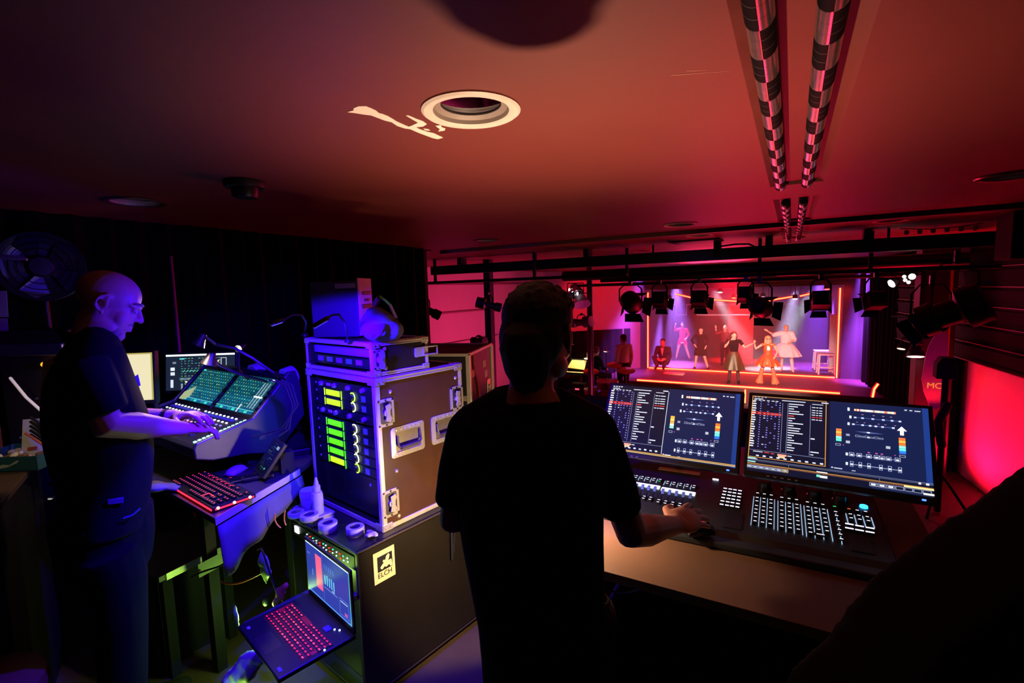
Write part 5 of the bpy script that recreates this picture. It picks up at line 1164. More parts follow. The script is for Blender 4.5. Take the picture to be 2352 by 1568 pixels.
# steel uprights of the booth front
def column(name, px, y0, Y, w_, z0=HALLFL, lab=None):
    a = ony(px, y0, Y); o = MB().span((a.x - w_ / 2, Y - w_ / 2, z0), (a.x + w_ / 2, Y + w_ / 2, CEIL + .02)).build(name, MATTE, bevel=.004); return tag(o, lab, None, None, 'structure')
column('column_1', 957, 620, 6.3, .11, lab='black upright post against the pink wall above the flight cases'); column('column_2', 1121, 620, 6.9, .12, lab='black upright post left of the operator')
M_ROD = mat('black_pipe', '0d0d10', .4, .4)
t = thing('boom_stand', 'tall black lighting boom right of the operator', 'stand', (ony(1356, 780, 10).x, 10, HALLFL)); MB().cyl((0, 0, .03), (0, 0, 3.45), .065, seg=16).build('pole', M_ROD, t, True); MB().lathe([(0, 0), (.35, 0), (.35, .05), (.10, .10), (0, .10)]).build('base', MATTE, t, True)
# bars
def bar(name, label, pts, r, drops=()):
    t = thing(name, label, 'lighting bar', (0, 0, 0)); MB().tube(pts, r, 14).build('pipe', M_ROD, t, True)
    for p in drops: MB().span((p[0] - .018, p[1] - .018, p[2]), (p[0] + .018, p[1] + .018, CEIL + .02)).build('hanger', MATTE, t)
    return t
bz = 2.045; YB = 6.3
xs = lambda px, py, Y=YB: ony(px, py, Y)
t = thing('truss_beam', 'thick black beam hanging across the hall under the ceiling', 'lighting bar', (0, 0, 0))
MB().span((xs(995, 620).x, YB - .07, 1.985), (1.84, YB + .07, 2.12)).build('beam', M_ROD, t, bevel=.004)
for px in (1060, 1350, 1648, 1766, 1990): q = xs(px, 580); MB().box((q.x, YB, 2.12), (.07, .16, .20)).build('clamp', MATTE, t, bevel=.004)
for px in (1230, 1500, 1770, 2040): q = xs(px, 560); MB().cyl((q.x, YB, 2.1), (q.x, YB, CEIL + .019), .012, seg=8).build('hanger', MATTE, t, True)
MB().tube([xs(1655, 566) + V((0, -.03, .0)), xs(1690, 563) + V((0, -.03, .01)), xs(1720, 560), xs(1745, 572)], .010, 6).build('cable', RUBBER, t, True)
za = 1.865; x0 = xs(915, 655, 6.15).x
bar('upper_pipe', 'thin black pipe running below the thick beam at left', [(x0, 6.15, xs(915, 653, 6.15).z), (xs(1440, 632, 6.15).x, 6.15, xs(1440, 630, 6.15).z)], .022, [(xs(1000, 640, 6.15).x, 6.15, 1.87), (xs(1228, 640, 6.15).x, 6.15, 1.87)])
zb = 1.80
bar('lamp_pipe', 'black pipe carrying the row of stage spotlights', [(xs(1380, 650, 6.5).x, 6.5, zb), (1.75, 6.5, zb)], .024, [(xs(1440, 600, 6.5).x, 6.5, zb), (xs(1745, 600, 6.5).x, 6.5, zb), (xs(2000, 600, 6.5).x, 6.5, zb)])
bar('cross_rail', 'dark wide rail across the hall just above the spotlights', [(-3.6, 8.2, 1.93), (1.9, 8.2, 1.93)], .09)
bar('far_rail', 'thin dark rail across the hall below the wide rail', [(-3.9, 9.6, 1.76), (1.8, 9.6, 1.76)], .03)
# lamps
M_LENS = mat('lamp_lens', '30364a', .12, .2)
def yoke(t, w_, top, m=MATTE):
    MB().tube([(-w_, 0, 0), (-w_, 0, top * .6), (-w_ * .6, 0, top * .8), (w_ * .6, 0, top * .8), (w_, 0, top * .6), (w_, 0, 0)], .010, 8).build('yoke', m, t, True)
    MB().span((-.02, -.03, top * .78), (.02, .03, top * 1.0)).build('hook_clamp', DSTEEL, t)
def aim(loc, d, roll=0): return (V(d)).to_track_quat('-Z', 'Y').to_matrix()
def spot_can(name, label, loc, dirn, r, L, top, kind='can', grp=None, lit=None):
    t = thing(name, label, 'stage light', loc, 0, grp); d = V(dirn).normalized(); M = aim(loc, d)   # local -z is the beam
    P = lambda x, y, z: M @ V((x, y, z))
    b = MB()
    if kind == 'can': b.lathe([(0, -L * .5), (r * .6, -L * .48), (r * .95, -L * .25), (r, 0), (r, L * .5), (r * .94, L * .5), (r * .9, L * .30), (0, L * .3)], (0, 0, 0), d, 24)
    elif kind == 'tube': b.lathe([(0, -L * .5), (r * 1.25, -L * .48), (r * 1.35, -L * .15), (r * .8, -L * .08), (r * .8, L * .25), (r * 1.05, L * .28), (r * 1.05, L * .5), (r * .95, L * .5), (r * .9, L * .42), (0, L * .42)], (0, 0, 0), d, 20)
    else: b.rings([[P(sx * r * k, sy * r * k, z) for sx, sy in ((-1, -1), (1, -1), (1, 1), (-1, 1))] for z, k in ((L * .5, .7), (L * .3, 1), (-L * .35, 1), (-L * .42, .92))])
    b.build('housing', BLACK, t, kind != 'box', bevel=.003 if kind == 'box' else 0)
    MB().lathe([(0, .0), (r * .84, .0), (r * .7, .012), (0, .02)], d * (L * (.30 if kind == 'can' else .40)), d, 24).build('lens', lit or M_LENS, t, True)
    if kind in ('can', 'box'):
        for k in range(4):
            a = k * pi / 2; u1 = V((cos(a), sin(a), 0)); u2 = V((-sin(a), cos(a), 0)); e = L * .5 if kind == 'can' else L * .42
            q = [u1 * r * .95 - u2 * r * .8, u1 * r * .95 + u2 * r * .8, u1 * r * 1.55 + u2 * r * 1.0, u1 * r * 1.55 - u2 * r * 1.0]
            MB().poly([M @ (v + V((0, 0, -e - (0 if i < 2 else r * .75)))) for i, v in enumerate(q)], (M @ u1) * .004).build('barn_door', MATTE, t)
    yoke(t, r * 1.12, top); return t
G = 'black stage spotlights on the hall pipes'
def at6(px, py): return ony(px, py, 6.5)
def hang(px, py, **k):
    p = at6(px, py); return p, zb - p.z - .02
for nm, lb, px, py, dr, r, L, kd in (('fresnel_lamp', 'big round black spotlight hanging over the musicians', 1448, 692, (.10, 1, -.42), .135, .26, 'can'), ('box_spotlight', 'square black spotlight left of the stage frame centre, first of the row', 1515, 688, (.1, 1, -.5), .085, .24, 'box'), ('box_spotlight', 'square black spotlight over the person in the black dress', 1606, 686, (.1, 1, -.5), .085, .24, 'box'),
        ('box_spotlight', 'dim square spotlight right above the singer with a microphone', 1712, 676, (.1, 1, -.5), .075, .22, 'box'), ('fresnel_lamp', 'black spotlight with open barn doors above the dancer in orange', 1744, 704, (.35, 1, -.35), .115, .24, 'can'), ('box_spotlight', 'square black spotlight at the right end of the stage frame', 1884, 690, (-.1, 1, -.5), .085, .26, 'box'), ('box_spotlight', 'black spotlight to the right of the stage frame, last of the row', 2010, 690, (-.4, 1, -.4), .085, .22, 'box')):
    p, tp = hang(px, py); spot_can(nm, lb, p, dr, r, L, tp, kd, G)
spot_can('profile_spot', 'long black profile spotlight leaning off the post above the flight cases', ony(978, 710, 6.15), (.75, .35, -.42), .075, .50, .22, 'tube')
spot_can('profile_spot', 'black profile spotlight clamped to the post just left of the head of the operator', ony(1122, 700, 6.7), (.85, .4, -.25), .07, .42, .2, 'tube')
spot_can('profile_spot', 'black lamp sticking out low on the post above the second road case', ony(1100, 783, 6.75), (-1, .2, 0), .06, .30, .1, 'tube')
spot_can('profile_spot', 'black lamp on the lighting boom pointing left, above the musicians', ony(1336, 740, 9.9), (-1, .25, -.12), .09, .52, .2, 'tube')
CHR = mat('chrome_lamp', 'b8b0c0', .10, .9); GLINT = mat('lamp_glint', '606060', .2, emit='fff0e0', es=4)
for k, (px, py, lb) in enumerate(((1322, 672, 'shiny lamp head with white glints right of the head of the operator'), (1336, 695, 'pale edged lamp under the shiny lamp head'),)):
    p = ony(px, py, 9.7); t = thing('parabolic_lamp', lb, 'stage light', p); MB().lathe([(0, -.18), (.09, -.17), (.17, 0), (.18, .05), (.17, .05), (.08, -.1), (0, -.12)], (0, 0, 0), (.3, -.4, -.8), 24).build('reflector', CHR if k == 0 else mat('lilac_lamp', '8a80a0', .3), t, True)
    MB().tube([(-.18, 0, 0), (-.18, 0, .2), (.18, 0, .2), (.18, 0, 0)], .012, 8).build('yoke', MATTE, t, True)
    if k == 0:
        for q in ((-.09, -.12, .06), (-.02, -.13, .05), (.09, -.12, -.02)): MB().ell(q, (.022, .015, .04), seg=10, rg=8).build('painted_glint', GLINT, t, True)  # glowing ovals stand for reflections on the glossy head
# right side pier with lamps
t = thing('lamp_pier', 'dark pier beside the right wall carrying small lamps', 'pier', (RX(9.4) - .52, 9.4, HALLFL)); MB().span((-.2, -.2, 0), (.22, .2, 3.5)).build('shaft', mat('pier_black', '110b0e', .6), t, bevel=.01)
b = MB(); b.span((.13, -.215, 1.7), (.16, -.2, 3.2)); b.build('cable_strip', mat('red_gloss_strip', 'b02030', .2), t)
def reflector(label, px, py, Y, dirn, r, lit, m=CHR, glint=((0, 0),)):
    p = ony(px, py, Y); t = thing('small_lamp', label, 'stage light', p); d = V(dirn).normalized(); MB().lathe([(0, -r * 1.3), (r * .5, -r * 1.25), (r, 0), (r * .95, .01), (r * .5, -r * .6), (0, -r * .7)], (0, 0, 0), d, 20).build('housing', MATTE, t, True); MB().lathe([(0, -.004), (r * .86, -.004), (r * .8, .008), (0, .012)], (0, 0, 0), d, 20).build('lens', lit, t, True); MB().tube([-d * r, -d * r + V((0, .05, .1)), V((RX(9.4) - .60, 9.25, p.z + .12)) - p], .012, 8).build('bracket', MATTE, t, True)
LIT = mat('lit_lens_white', '808078', .2, emit='fff6e0', es=5); LITD = mat('lit_lens_dim', '605848', .2, emit='fff0c8', es=2.0)
reflector('small lit lamp high on the left face of the pier', 2048, 651, 9.0, (-.75, -.5, -.45), .07, LIT)
for k, (px, py) in enumerate(((2077, 635), (2079, 643), (2087, 648), (2095, 635))): reflector(('topmost left', 'middle left', 'lowest', 'brightest right')[k] + ' light of the small cluster at the top of the pier', px, py, 9.0, (-.3, -1, -.15), (.028, .028, .028, .05)[k], LIT)
reflector('lower small lamp left of the pier, pale edge on', 2070, 800, 9.05, (-.2, -.35, -1), .06, LITD); reflector('bright downward lamp on the pier nearest the right monitor', 2103, 818, 9.05, (0, -.28, -1), .12, LIT)
spot_can('moving_light', 'large black moving light hanging before the slatted wall', ony(2190, 715, 6.6), (-.9, .3, -.45), .16, .55, .62, 'tube')
spot_can('moving_light', 'broad black floodlight head left of the large moving light', ony(2135, 738, 6.9), (-.8, .2, -.6), .15, .30, .5, 'box')
# black loudspeakers
t = thing('hung_loudspeaker', 'black box loudspeaker hung at the top right under the ceiling', 'loudspeaker', ony(2352, 540, 4.95)); MB().span((-.10, -.14, -.17), (.42, .2, .17)).build('cabinet', MATTE, t, bevel=.006); MB().span((-.08, -.15, -.15), (.40, -.14, .15)).build('grille', DSTEEL, t); MB().box((.1, .03, .22), (.05, .05, .11)).build('bracket', mat('pink_bracket', 'a84858', .5), t)
p = ony(2172, 870, 7.9); t = thing('column_speaker', 'slim black loudspeaker on a stand before the red wall', 'loudspeaker', (p.x, p.y, HALLFL))
zt, zbm = ony(2172, 820, 7.9).z - HALLFL, ony(2172, 868, 7.9).z - HALLFL
MB().rings([[V((x * k, y * k2, z)) for x, y in ((-.11, -.10), (.09, -.10), (.09, .1), (-.11, .1))] for z, k, k2 in ((zbm, 1, 1), (zt - .08, 1, 1), (zt, .6, 1))]).build('cabinet', MATTE, t, bevel=.01); MB().cyl((0, 0, .02), (0, 0, zbm), .035).build('pole', MATTE, t, True)
for a in (0, 2.1, 4.2): MB().tube([(0, 0, .55), (.32 * cos(a), .32 * sin(a), .01)], .016, 8).build('leg', MATTE, t, True)
MB().tube([(0, 0, .9), (-.05, -.04, 1.2), (.02, -.05, 1.42)], .05, 10, round_end=True).build('wrapped_cover', MATTE, t, True)
# pink banner
bp = [(2117, 870), (2121, 850), (2126, 818), (2133, 795), (2146, 772), (2160, 758), (2179, 755), (2178, 800), (2176, 850), (2172, 905), (2168, 930), (2150, 940), (2136, 935), (2122, 900)]
t = thing('curved_banner', 'tall curved topped pink banner with small letters beside the slim loudspeaker', 'banner', (0, 0, 0)); MB().poly([ony(x, y, 8.6) for x, y in bp], (0, .02, 0)).build('fabric', mat('pale_banner', 'c8a8ac', .5, nz=.08), t)
c0, c1 = ony(2146, 886, 8.595), ony(2158, 886, 8.595); text('MC', .11, t, frameM(c0, V((1, 0, 0)), V((0, 0, 1)), V((0, -1, 0))), mat('amber_letters', 'ffb060', .4, emit='ff8a38', es=.8))
lamp('banner_uplight', 'SPOT', ony(2145, 985, 8.2), (1, .01, .02), 260, .05, ony(2148, 850, 8.6), 70, .7)
t = thing('floor_uplight', 'small floor lamp below the pink banner', 'lamp', ony(2145, 1000, 8.25)); MB().lathe([(0, 0), (.08, 0), (.09, .12), (.07, .13), (0, .11)]).build('housing', MATTE, t, True)

# ---- musicians' furniture
t = thing('music_stand', 'music stand with a glowing cream score in front of the woman in black', 'music stand', (ony(1332, 890, 12.45).x, 12.4, HALLFL))
q = [(1314, 826), (1347, 828), (1342, 849), (1303, 844)]
MB().poly([ony(x, y, 12.35 + (.0 if i < 2 else -.12)) - V((ony(1332, 890, 12.45).x, 12.4, HALLFL)) for i, (x, y) in enumerate(q)], (0, .01, 0)).build('score', mat('lit_score', 'f0d890', .7), t)
MB().poly([ony(x, y, 12.38 + (.0 if i < 2 else -.12)) - V((ony(1332, 890, 12.45).x, 12.4, HALLFL)) for i, (x, y) in enumerate([(1312, 823), (1349, 826), (1343, 852), (1300, 847)])], (0, .012, 0)).build('desk', MATTE, t)
zz = ony(1325, 846, 12.35).z - HALLFL; MB().cyl((-.02, .02, .02), (-.02, .02, zz), .014).build('pole', DSTEEL, t, True)
for a in (.3, 2.4, 4.5): MB().tube([(-.02, .02, .25), (.25 * cos(a), .25 * sin(a), .01)], .010, 6).build('leg', DSTEEL, t, True)
for k, (px, py, Y, lb) in enumerate(((1311, 790, 12.3, 'small white stand light above the woman in black at the score'), (1393, 806, 12.9, 'small white stand light in front of the second musician'), (1349, 823, 12.3, 'small stand light at the right corner of the glowing score'))):
    p = ony(px, py, Y); t = thing('stand_light', lb, 'lamp', p); MB().lathe([(0, .02), (.05, .015), (.10, -.01), (.09, -.012), (0, .0)], (0, 0, 0), (.1, .1, 1), 18).build('shade', WHITE, t, True); MB().lathe([(0, -.010), (.075, -.012), (0, -.02)], seg=14).build('bulb', mat('stand_bulb', '808080', .3, emit='fff4dc', es=5), t, True); MB().tube([(0, 0, .015), (-.02, .03, .16), (-.03, .05, .24 if k == 0 else .1)], .010, 6).build('arm', WHITE, t, True); MB().cyl((-.03, .05, .24 if k == 0 else .1), (-.03, .05, HALLFL - p.z + .01), .012, seg=8).build('post', DSTEEL, t, True)
p = ony(1324, 800, 12.6); lamp('score_light', 'SPOT', ony(1334, 790, 12.0), (1, .72, .34), 60, .05, ony(1326, 842, 12.3), 60, .6)
t = thing('electric_piano', 'pale edged keyboard instrument under the glowing score', 'keyboard instrument', ony(1322, 856, 12.25)); MB().span((-.42, -.14, -.05), (.38, .16, .03)).build('case', MATTE, t, bevel=.01); MB().span((-.38, -.145, .03), (.34, -.02, .036)).build('keybed', mat('piano_ivory', 'e8d8a8', .4), t)
for x in (-.36, .32): MB().tube([(x, 0, -.05), (x * .6, 0, HALLFL - ony(1322, 856, 12.25).z)], .015, 6).build('leg', DSTEEL, t, True)
# drum kit
dk = ony(1393, 868, 13.2) ; kit = thing('drum_kit', 'red lit drum kit at the left of the stage lip', 'drum kit', (ony(1396, 868, 11.3).x, 11.3, HALLFL))
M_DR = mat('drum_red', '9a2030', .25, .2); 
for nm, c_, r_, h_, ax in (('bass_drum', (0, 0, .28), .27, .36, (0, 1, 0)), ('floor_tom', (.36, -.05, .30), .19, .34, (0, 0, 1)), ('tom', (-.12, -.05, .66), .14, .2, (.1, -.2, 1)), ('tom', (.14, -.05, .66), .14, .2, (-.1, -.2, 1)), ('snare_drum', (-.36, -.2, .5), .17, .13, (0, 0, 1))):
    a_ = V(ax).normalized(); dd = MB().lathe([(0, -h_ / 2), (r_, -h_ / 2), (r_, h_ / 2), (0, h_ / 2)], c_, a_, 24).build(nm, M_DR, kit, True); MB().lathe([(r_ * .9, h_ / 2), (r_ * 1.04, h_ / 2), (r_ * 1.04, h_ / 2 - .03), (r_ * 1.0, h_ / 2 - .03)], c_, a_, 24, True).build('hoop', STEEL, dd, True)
for c_, r_ in (((-.45, .05, .95), .2), ((.42, .1, 1.02), .22), ((.1, .2, 1.12), .19)):
    cy_ = MB().lathe([(0, .02), (.04, .015), (r_, -.01), (.04, .01), (0, .012)], c_, (.1, -.25, 1), 24).build('cymbal', mat('brass_cymbal', 'd8a850', .25, .8), kit, True); MB().tube([V(c_) + V((0, 0, .03)), (c_[0], c_[1] + .04, .02)], .010, 6).build('cymbal_stand', STEEL, cy_, True)
t = thing('floor_monitor', 'dark box with a small pink lit display on the hall floor', 'box', ony(1329, 890, 11.6)); MB().span((-.18, -.1, -.2), (.18, .14, .12)).build('cabinet', MATTE, t, bevel=.01); MB().box((0, -.105, -.02), (.11, .01, .04)).build('display', mat('pink_display', '401020', .3, emit='ff4a70', es=1.2), t)
t = thing('parapet_plug', 'small pale plug box with splayed leads on the dark ledge behind the operator', 'plug box', ond(1292, 922, 3.55)); MB().box((0, 0, -.03), (.10, .04, .025)).build('box', mat('plug_white', 'c8c4b8', .5), t, bevel=.004)
for k in (-1, 0, 1): MB().tube([(-.02, 0, -.02), (-.02 + .02 * k, 0, .03), (-.02 + .045 * k, 0, .05)], .005, 6).build('lead', WHITE, t, True)
# stage furniture
def stool(label, px, py, Y, k=1.0):
    p = ony(px, py, Y); t = thing('stool', label, 'stool', (p.x, p.y, STAGE), .1, 'pale stools at the right of the stage'); M_ST = mat('pale_stool', 'd8d0e8', .5); hh_ = .62 * k
    MB().span((-.2, -.17, hh_ - .04), (.2, .17, hh_)).build('seat', M_ST, t, bevel=.005)
    for sx in (-1, 1):
        for sy in (-1, 1): MB().tube([(sx * .17, sy * .14, hh_ - .04), (sx * .19, sy * .16, 0)], .022, 8).build('leg', M_ST, t, True)
        MB().box((sx * .18, 0, hh_ * .35), (.03, .3, .03)).build('stretcher', M_ST, t)
    MB().box((0, -.15, hh_ * .35), (.36, .03, .03)).build('stretcher', M_ST, t)
stool('nearer of two pale stools at the right of the stage', 1896, 862, 15.9, .92); stool('farther pale stool at the right of the stage', 1886, 850, 16.7, .9)
t = thing('white_pillar', 'pale square pillar behind the stools at the right of the stage', 'pillar', (ony(1914, 800, 16.4).x, 16.4, STAGE)); MB().span((-.1, -.1, 0), (.1, .1, 1.62)).build('shaft', mat('pillar_white', 'd8d0e0', .6), t, bevel=.01)
t = thing('floor_wedge', 'pale low block on the stage floor left of centre', 'block', (ony(1548, 861, 14.4).x, 14.4, STAGE)); MB().span((-.28, -.12, 0), (.28, .12, .05)).build('block', mat('pale_block', 'c0a0a8', .6), t, bevel=.01)
# the stage's own overhead lamps
for k, (px, py, lb) in enumerate(((1538, 688, 'white stage lamp left of the broken neon strips'), (1654, 671, 'white stage lamp throwing a pale beam at centre left'), (1826, 686, 'bright violet stage lamp above the dancer in white'), (1900, 664, 'small red stage lamp at the top right of the frame'), (1752, 682, 'small pink stage lamp beside the right overhead neon'), (1686, 684, 'orange stage lamp behind the level neon strip'))):
    p = ony(px, py, 16.8 if k != 3 else 15.1); c_ = ['e8e8ff', 'e8ffff', 'c8c0ff', 'ff4038', 'ff90d0', 'ff6a30'][k]; t = thing('stage_lamp', lb, 'stage light', p, 0, 'small lamps hanging over the stage'); MB().lathe([(0, .14), (.06, .12), (.08, 0), (.075, .0), (0, .02)], (0, 0, 0), (0, .2, 1), 16).build('housing', MATTE, t, True); MB().lathe([(0, -.02), (.05, -.012), (.072, .0), (0, .004)], (0, 0, 0), (0, .2, 1), 16).build('lens', mat('lens_' + c_, '606060', .3, emit=c_, es=7), t, True); MB().cyl((0, .02, .12), (0, .02, CEIL + .02 - p.z), .012, seg=8).build('rod', MATTE, t, True)
# ================================================================== people
SK = lambda n, h: mat('skin_' + n, h, .5, nz=.06, ns=20, spec=.4)
BLKCLOTH = mat('black_cotton', '09090b', .95, nz=.2, bump=.15, ns=90, spec=.2); EYEW = mat('eye_white', 'd8d4cc', .25); IRIS = mat('iris_dark', '241a14', .2)
def rotM(yaw=0, pitch=0, roll=0):  # head turn: +yaw to the left, +pitch down
    return Matrix.Rotation(yaw, 3, 'Z') @ Matrix.Rotation(-pitch, 3, 'X') @ Matrix.Rotation(roll, 3, 'Y')
def head(mb, c, R, k=1.0, nose=1.0, chin=1.0, beard=0):
    P = lambda x, y, z: c + R @ (V((x, y, z)) * k)
    E = lambda x, y, z, a, b, d, s=16, g=12: mb.ell(P(x, y, z), (a * k, b * k, d * k), R, s, g)
    E(0, -.012, .040, .077, .098, .082, 24, 16); E(0, .026, -.030, .062, .066, .086, 20, 14); E(0, .055 * chin, -.094, .036, .034, .026)
    for s in (-1, 1):
        E(.040 * s, .048, -.030, .026, .026, .034); E(.052 * s, .010, -.070, .018, .045, .030)
        mb.ell(P(.080 * s, -.012, .0), (.0055 * k, .019 * k, .031 * k), R @ Matrix.Rotation(-.45 * s, 3, 'Z'), 12, 8); mb.tube([P((.080 + .009 * (.4 + .6 * sin(q_))) * s, -.010 - .022 * sin(q_), .004 + .030 * cos(q_)) for q_ in [-.5 + 3.3 * i_ / 9 for i_ in range(10)]], .0052 * k, 8, round_end=True); E(.081 * s, -.004, -.030, .006, .008, .010, 10, 6); E(.012 * s, .094, -.021, .009 * nose, .011, .008, 10, 6)
        mb.tube([P(.012 * s, .090, .026), P(.034 * s, .082, .029), P(.052 * s, .064, .024)], [.008 * k, .009 * k, .006 * k], 8, round_end=True)
        E(.031 * s, .077, .008, .014, .010, .009, 12, 8)
    mb.tube([P(0, .085, .022), P(0, .099, -.002), P(0, .112 * nose, -.018)], [.008 * k, .010 * k, .012 * k], 10, round_end=True)
    for z, r in ((-.052, .0075), (-.064, .0085)): mb.tube([P(-.022, .080, z), P(0, .091, z), P(.022, .080, z)], [.005 * k, r * k, .005 * k], 8, round_end=True)
def eyes(t, c, R, k=1.0):
    for s in (-1, 1):
        p = c + R @ (V((.031 * s, .084, .007)) * k); o = MB().ell(p, (.0105 * k, .007 * k, .0065 * k), R, 12, 8).build('eye', EYEW, t, True)
        MB().ell(p + R @ V((0, .0058 * k, 0)), (.0045 * k, .002 * k, .0045 * k), R, 10, 6).build('iris', IRIS, o, True)
def hand(mb, w, d, nrm, side, curl=.5, k=1.0, spread=.12, thumb=.6):
    # w wrist, d pointing direction, nrm back-of-hand normal, side +1 when the thumb lies towards d x nrm
    d = V(d).normalized(); n = (V(nrm) - d * V(nrm).dot(d)).normalized(); x = d.cross(n) * side
    R = Matrix((x, d, n)).transposed()
    pc = w + d * .050 * k; mb.ell(pc, (.041 * k, .056 * k, .016 * k), R, 16, 10); mb.tube([w - d * .02 * k, w + d * .03 * k], [.026 * k, .030 * k], 12, flat=(x, .62))
    for i, (o, L, r) in enumerate(((.029, .072, .0088), (.010, .080, .0092), (-.010, .074, .0088), (-.028, .058, .0078))):
        p = w + d * ((.092 if i in (1, 2) else .086) - (.008 if i == 3 else 0)) * k + x * o * k; a = .12 + .15 * curl; pts = [p - d * .03 * k, p]; dd = (d + x * o / .03 * spread).normalized()
        for q, f in enumerate((.46, .30, .24)):
            ang = a + curl * (.35, .95, 1.45)[q] + .06 * i * curl; v = dd * cos(ang) - n * sin(ang); p = p + v * L * f * k; pts.append(p)
        mb.tube(pts, [r * 1.05 * k, r * k, r * .98 * k, r * .9 * k, r * .78 * k], 8, round_end=True)
    p = w + d * .022 * k + x * .026 * k - n * .004 * k; v = (d * .75 + x * .75 - n * thumb * .6).normalized(); q = p + v * .042 * k; v2 = (d * .95 + x * .2 - n * thumb * .8).normalized(); q2 = q + v2 * .032 * k; mb.tube([p, q, q2, q2 + v2 * .022 * k], [.013 * k, .0115 * k, .010 * k, .0085 * k], 8, round_end=True)
DEF = dict(pel=(0, 0, .95), wst=(0, .01, 1.09), che=(0, .0, 1.29), nek=(0, -.01, 1.47), hed=(0, .02, 1.615), shR=(.18, -.01, 1.42), elR=(.23, -.03, 1.14), wrR=(.25, .06, .90), shL=(-.18, -.01, 1.42), elL=(-.23, -.03, 1.14), wrL=(-.25, .06, .90),
           hiR=(.09, 0, .93), knR=(.10, .03, .50), anR=(.10, -.01, .085), hiL=(-.09, 0, .93), knL=(-.10, .03, .50), anL=(-.10, -.01, .085))
def limb(mb, J, a, b, c, r): mb.tube([J[a], (J[a] + J[b]) / 2, J[b], J[b].lerp(J[c], .35), J[c]], r, 12, round_end=True)
def body_mesh(J, k=1.0, fem=False, headR=None, hk=1.0, hands=(.5, .5), feet=True, legs=True, hd={}):
    mb = MB(); q = .9 if fem else 1.0; F = ((1, 0, 0), .64)
    mb.tube([J['pel'] - V((0, 0, .07 * k)), J['pel'], J['wst'], J['che'], J['che'].lerp(J['nek'], .55)], [.13 * k, .158 * k * (1.04 if fem else 1), .130 * k * q, .155 * k * q, .12 * k * q], 20, flat=F)
    for s in 'RL':
        mb.tube([J['nek'] - V((0, 0, .03 * k)), J['sh' + s]], [.06 * k, .052 * k * q], 12, round_end=True)
        limb(mb, J, 'sh' + s, 'el' + s, 'wr' + s, [x * k * q for x in (.052, .047, .038, .040, .026)])
        dr = (J['wr' + s] - J['el' + s]).normalized(); o = hd.get(s, {}); sg = 1 if s == 'R' else -1
        nr = V(o.get('n', (sg * .8, .3, .4)))
        if abs(nr.normalized().dot(dr)) > .95: nr = V((0, 1, .2))
        dd = V(o.get('d', dr)); xs_ = dd.normalized().cross(nr); side = 1 if xs_.dot(V(o.get('th', (-sg * .5, 1, .3)))) > 0 else -1
        hand(mb, J['wr' + s] + dr * .012 * k, dd, nr, side, hands[0 if s == 'R' else 1], k * q, o.get('sp', .12))
        if legs:
            mb.tube([J['hi' + s], J['hi' + s].lerp(J['kn' + s], .5), J['kn' + s], J['kn' + s].lerp(J['an' + s], .35), J['an' + s]], [x * k for x in (.088, .074, .053, .052, .034)], 12, round_end=True)
            if feet:
                t_ = V(o.get('toe', (sg * .03, .15, -.05))) * k; mb.tube([J['an' + s] - V((0, .02 * k, .04 * k)), J['an' + s] + t_ * .5 + V((0, 0, -.01 * k)), J['an' + s] + t_], [.038 * k, .036 * k, .026 * k], 10, round_end=True)
    mb.tube([J['nek'] - V((0, 0, .04 * k)), J['nek'].lerp(J['hed'], .3), J['hed'] - V((0, 0, .04 * k))], [.066 * k * q, .054 * k * q, .052 * k * q], 16)
    head(mb, J['hed'], headR or Matrix.Identity(3), k * hk * (.95 if fem else 1)); return mb
def shoes(t, J, k, m, hd={}, r=1.0):
    for s in 'RL':
        sg = 1 if s == 'R' else -1; t_ = V(hd.get(s, {}).get('toe', (sg * .03, .15, -.05))) * k; b = MB(); a = J['an' + s]
        b.tube([a - V((0, .03 * k, .045 * k)), a + t_ * .45 + V((0, 0, -.012 * k)), a + t_ * 1.05], [.046 * k * r, .045 * k * r, .034 * k * r], 10, round_end=True); b.tube([a + V((0, 0, .05 * k)), a - V((0, .01 * k, .03 * k))], [.044 * k, .046 * k], 10); b.build('shoe', m, t, remesh=.010)
def hair(t, c, R, k, m, style):
    P = lambda x, y, z: c + R @ (V((x, y, z)) * k); b = MB()
    b.ell(P(0, -.022, .052), (.083 * k, .098 * k, .080 * k), R, 20, 14)
    if style == 'short': b.ell(P(0, -.05, .0), (.074 * k, .066 * k, .075 * k), R, 18, 12)
    if style in ('long', 'curly'):
        for s in (-1, 0, 1):
            b.tube([P(.055 * s, -.055, .05), P(.07 * s, -.065 + .02 * abs(s), -.06), P(.075 * s, -.07 + .03 * abs(s), -.17), P(.06 * s, -.06, -.25)], [.05 * k, .05 * k, .045 * k, .02 * k], 10, round_end=True)
        if style == 'curly':
            for q in range(14): b.ell(P(.085 * sin(q * 2.4), -.06 + .03 * cos(q * 1.7), .06 - .022 * q), (.030 * k, .030 * k, .028 * k), None, 8, 6)
    if style == 'bun': b.ell(P(0, -.085, .10), (.035 * k, .035 * k, .032 * k), R, 12, 8); b.ell(P(0, -.05, .01), (.07 * k, .055 * k, .06 * k), R, 14, 10)
    b.build('hair', m, t, remesh=.009, relax=2)
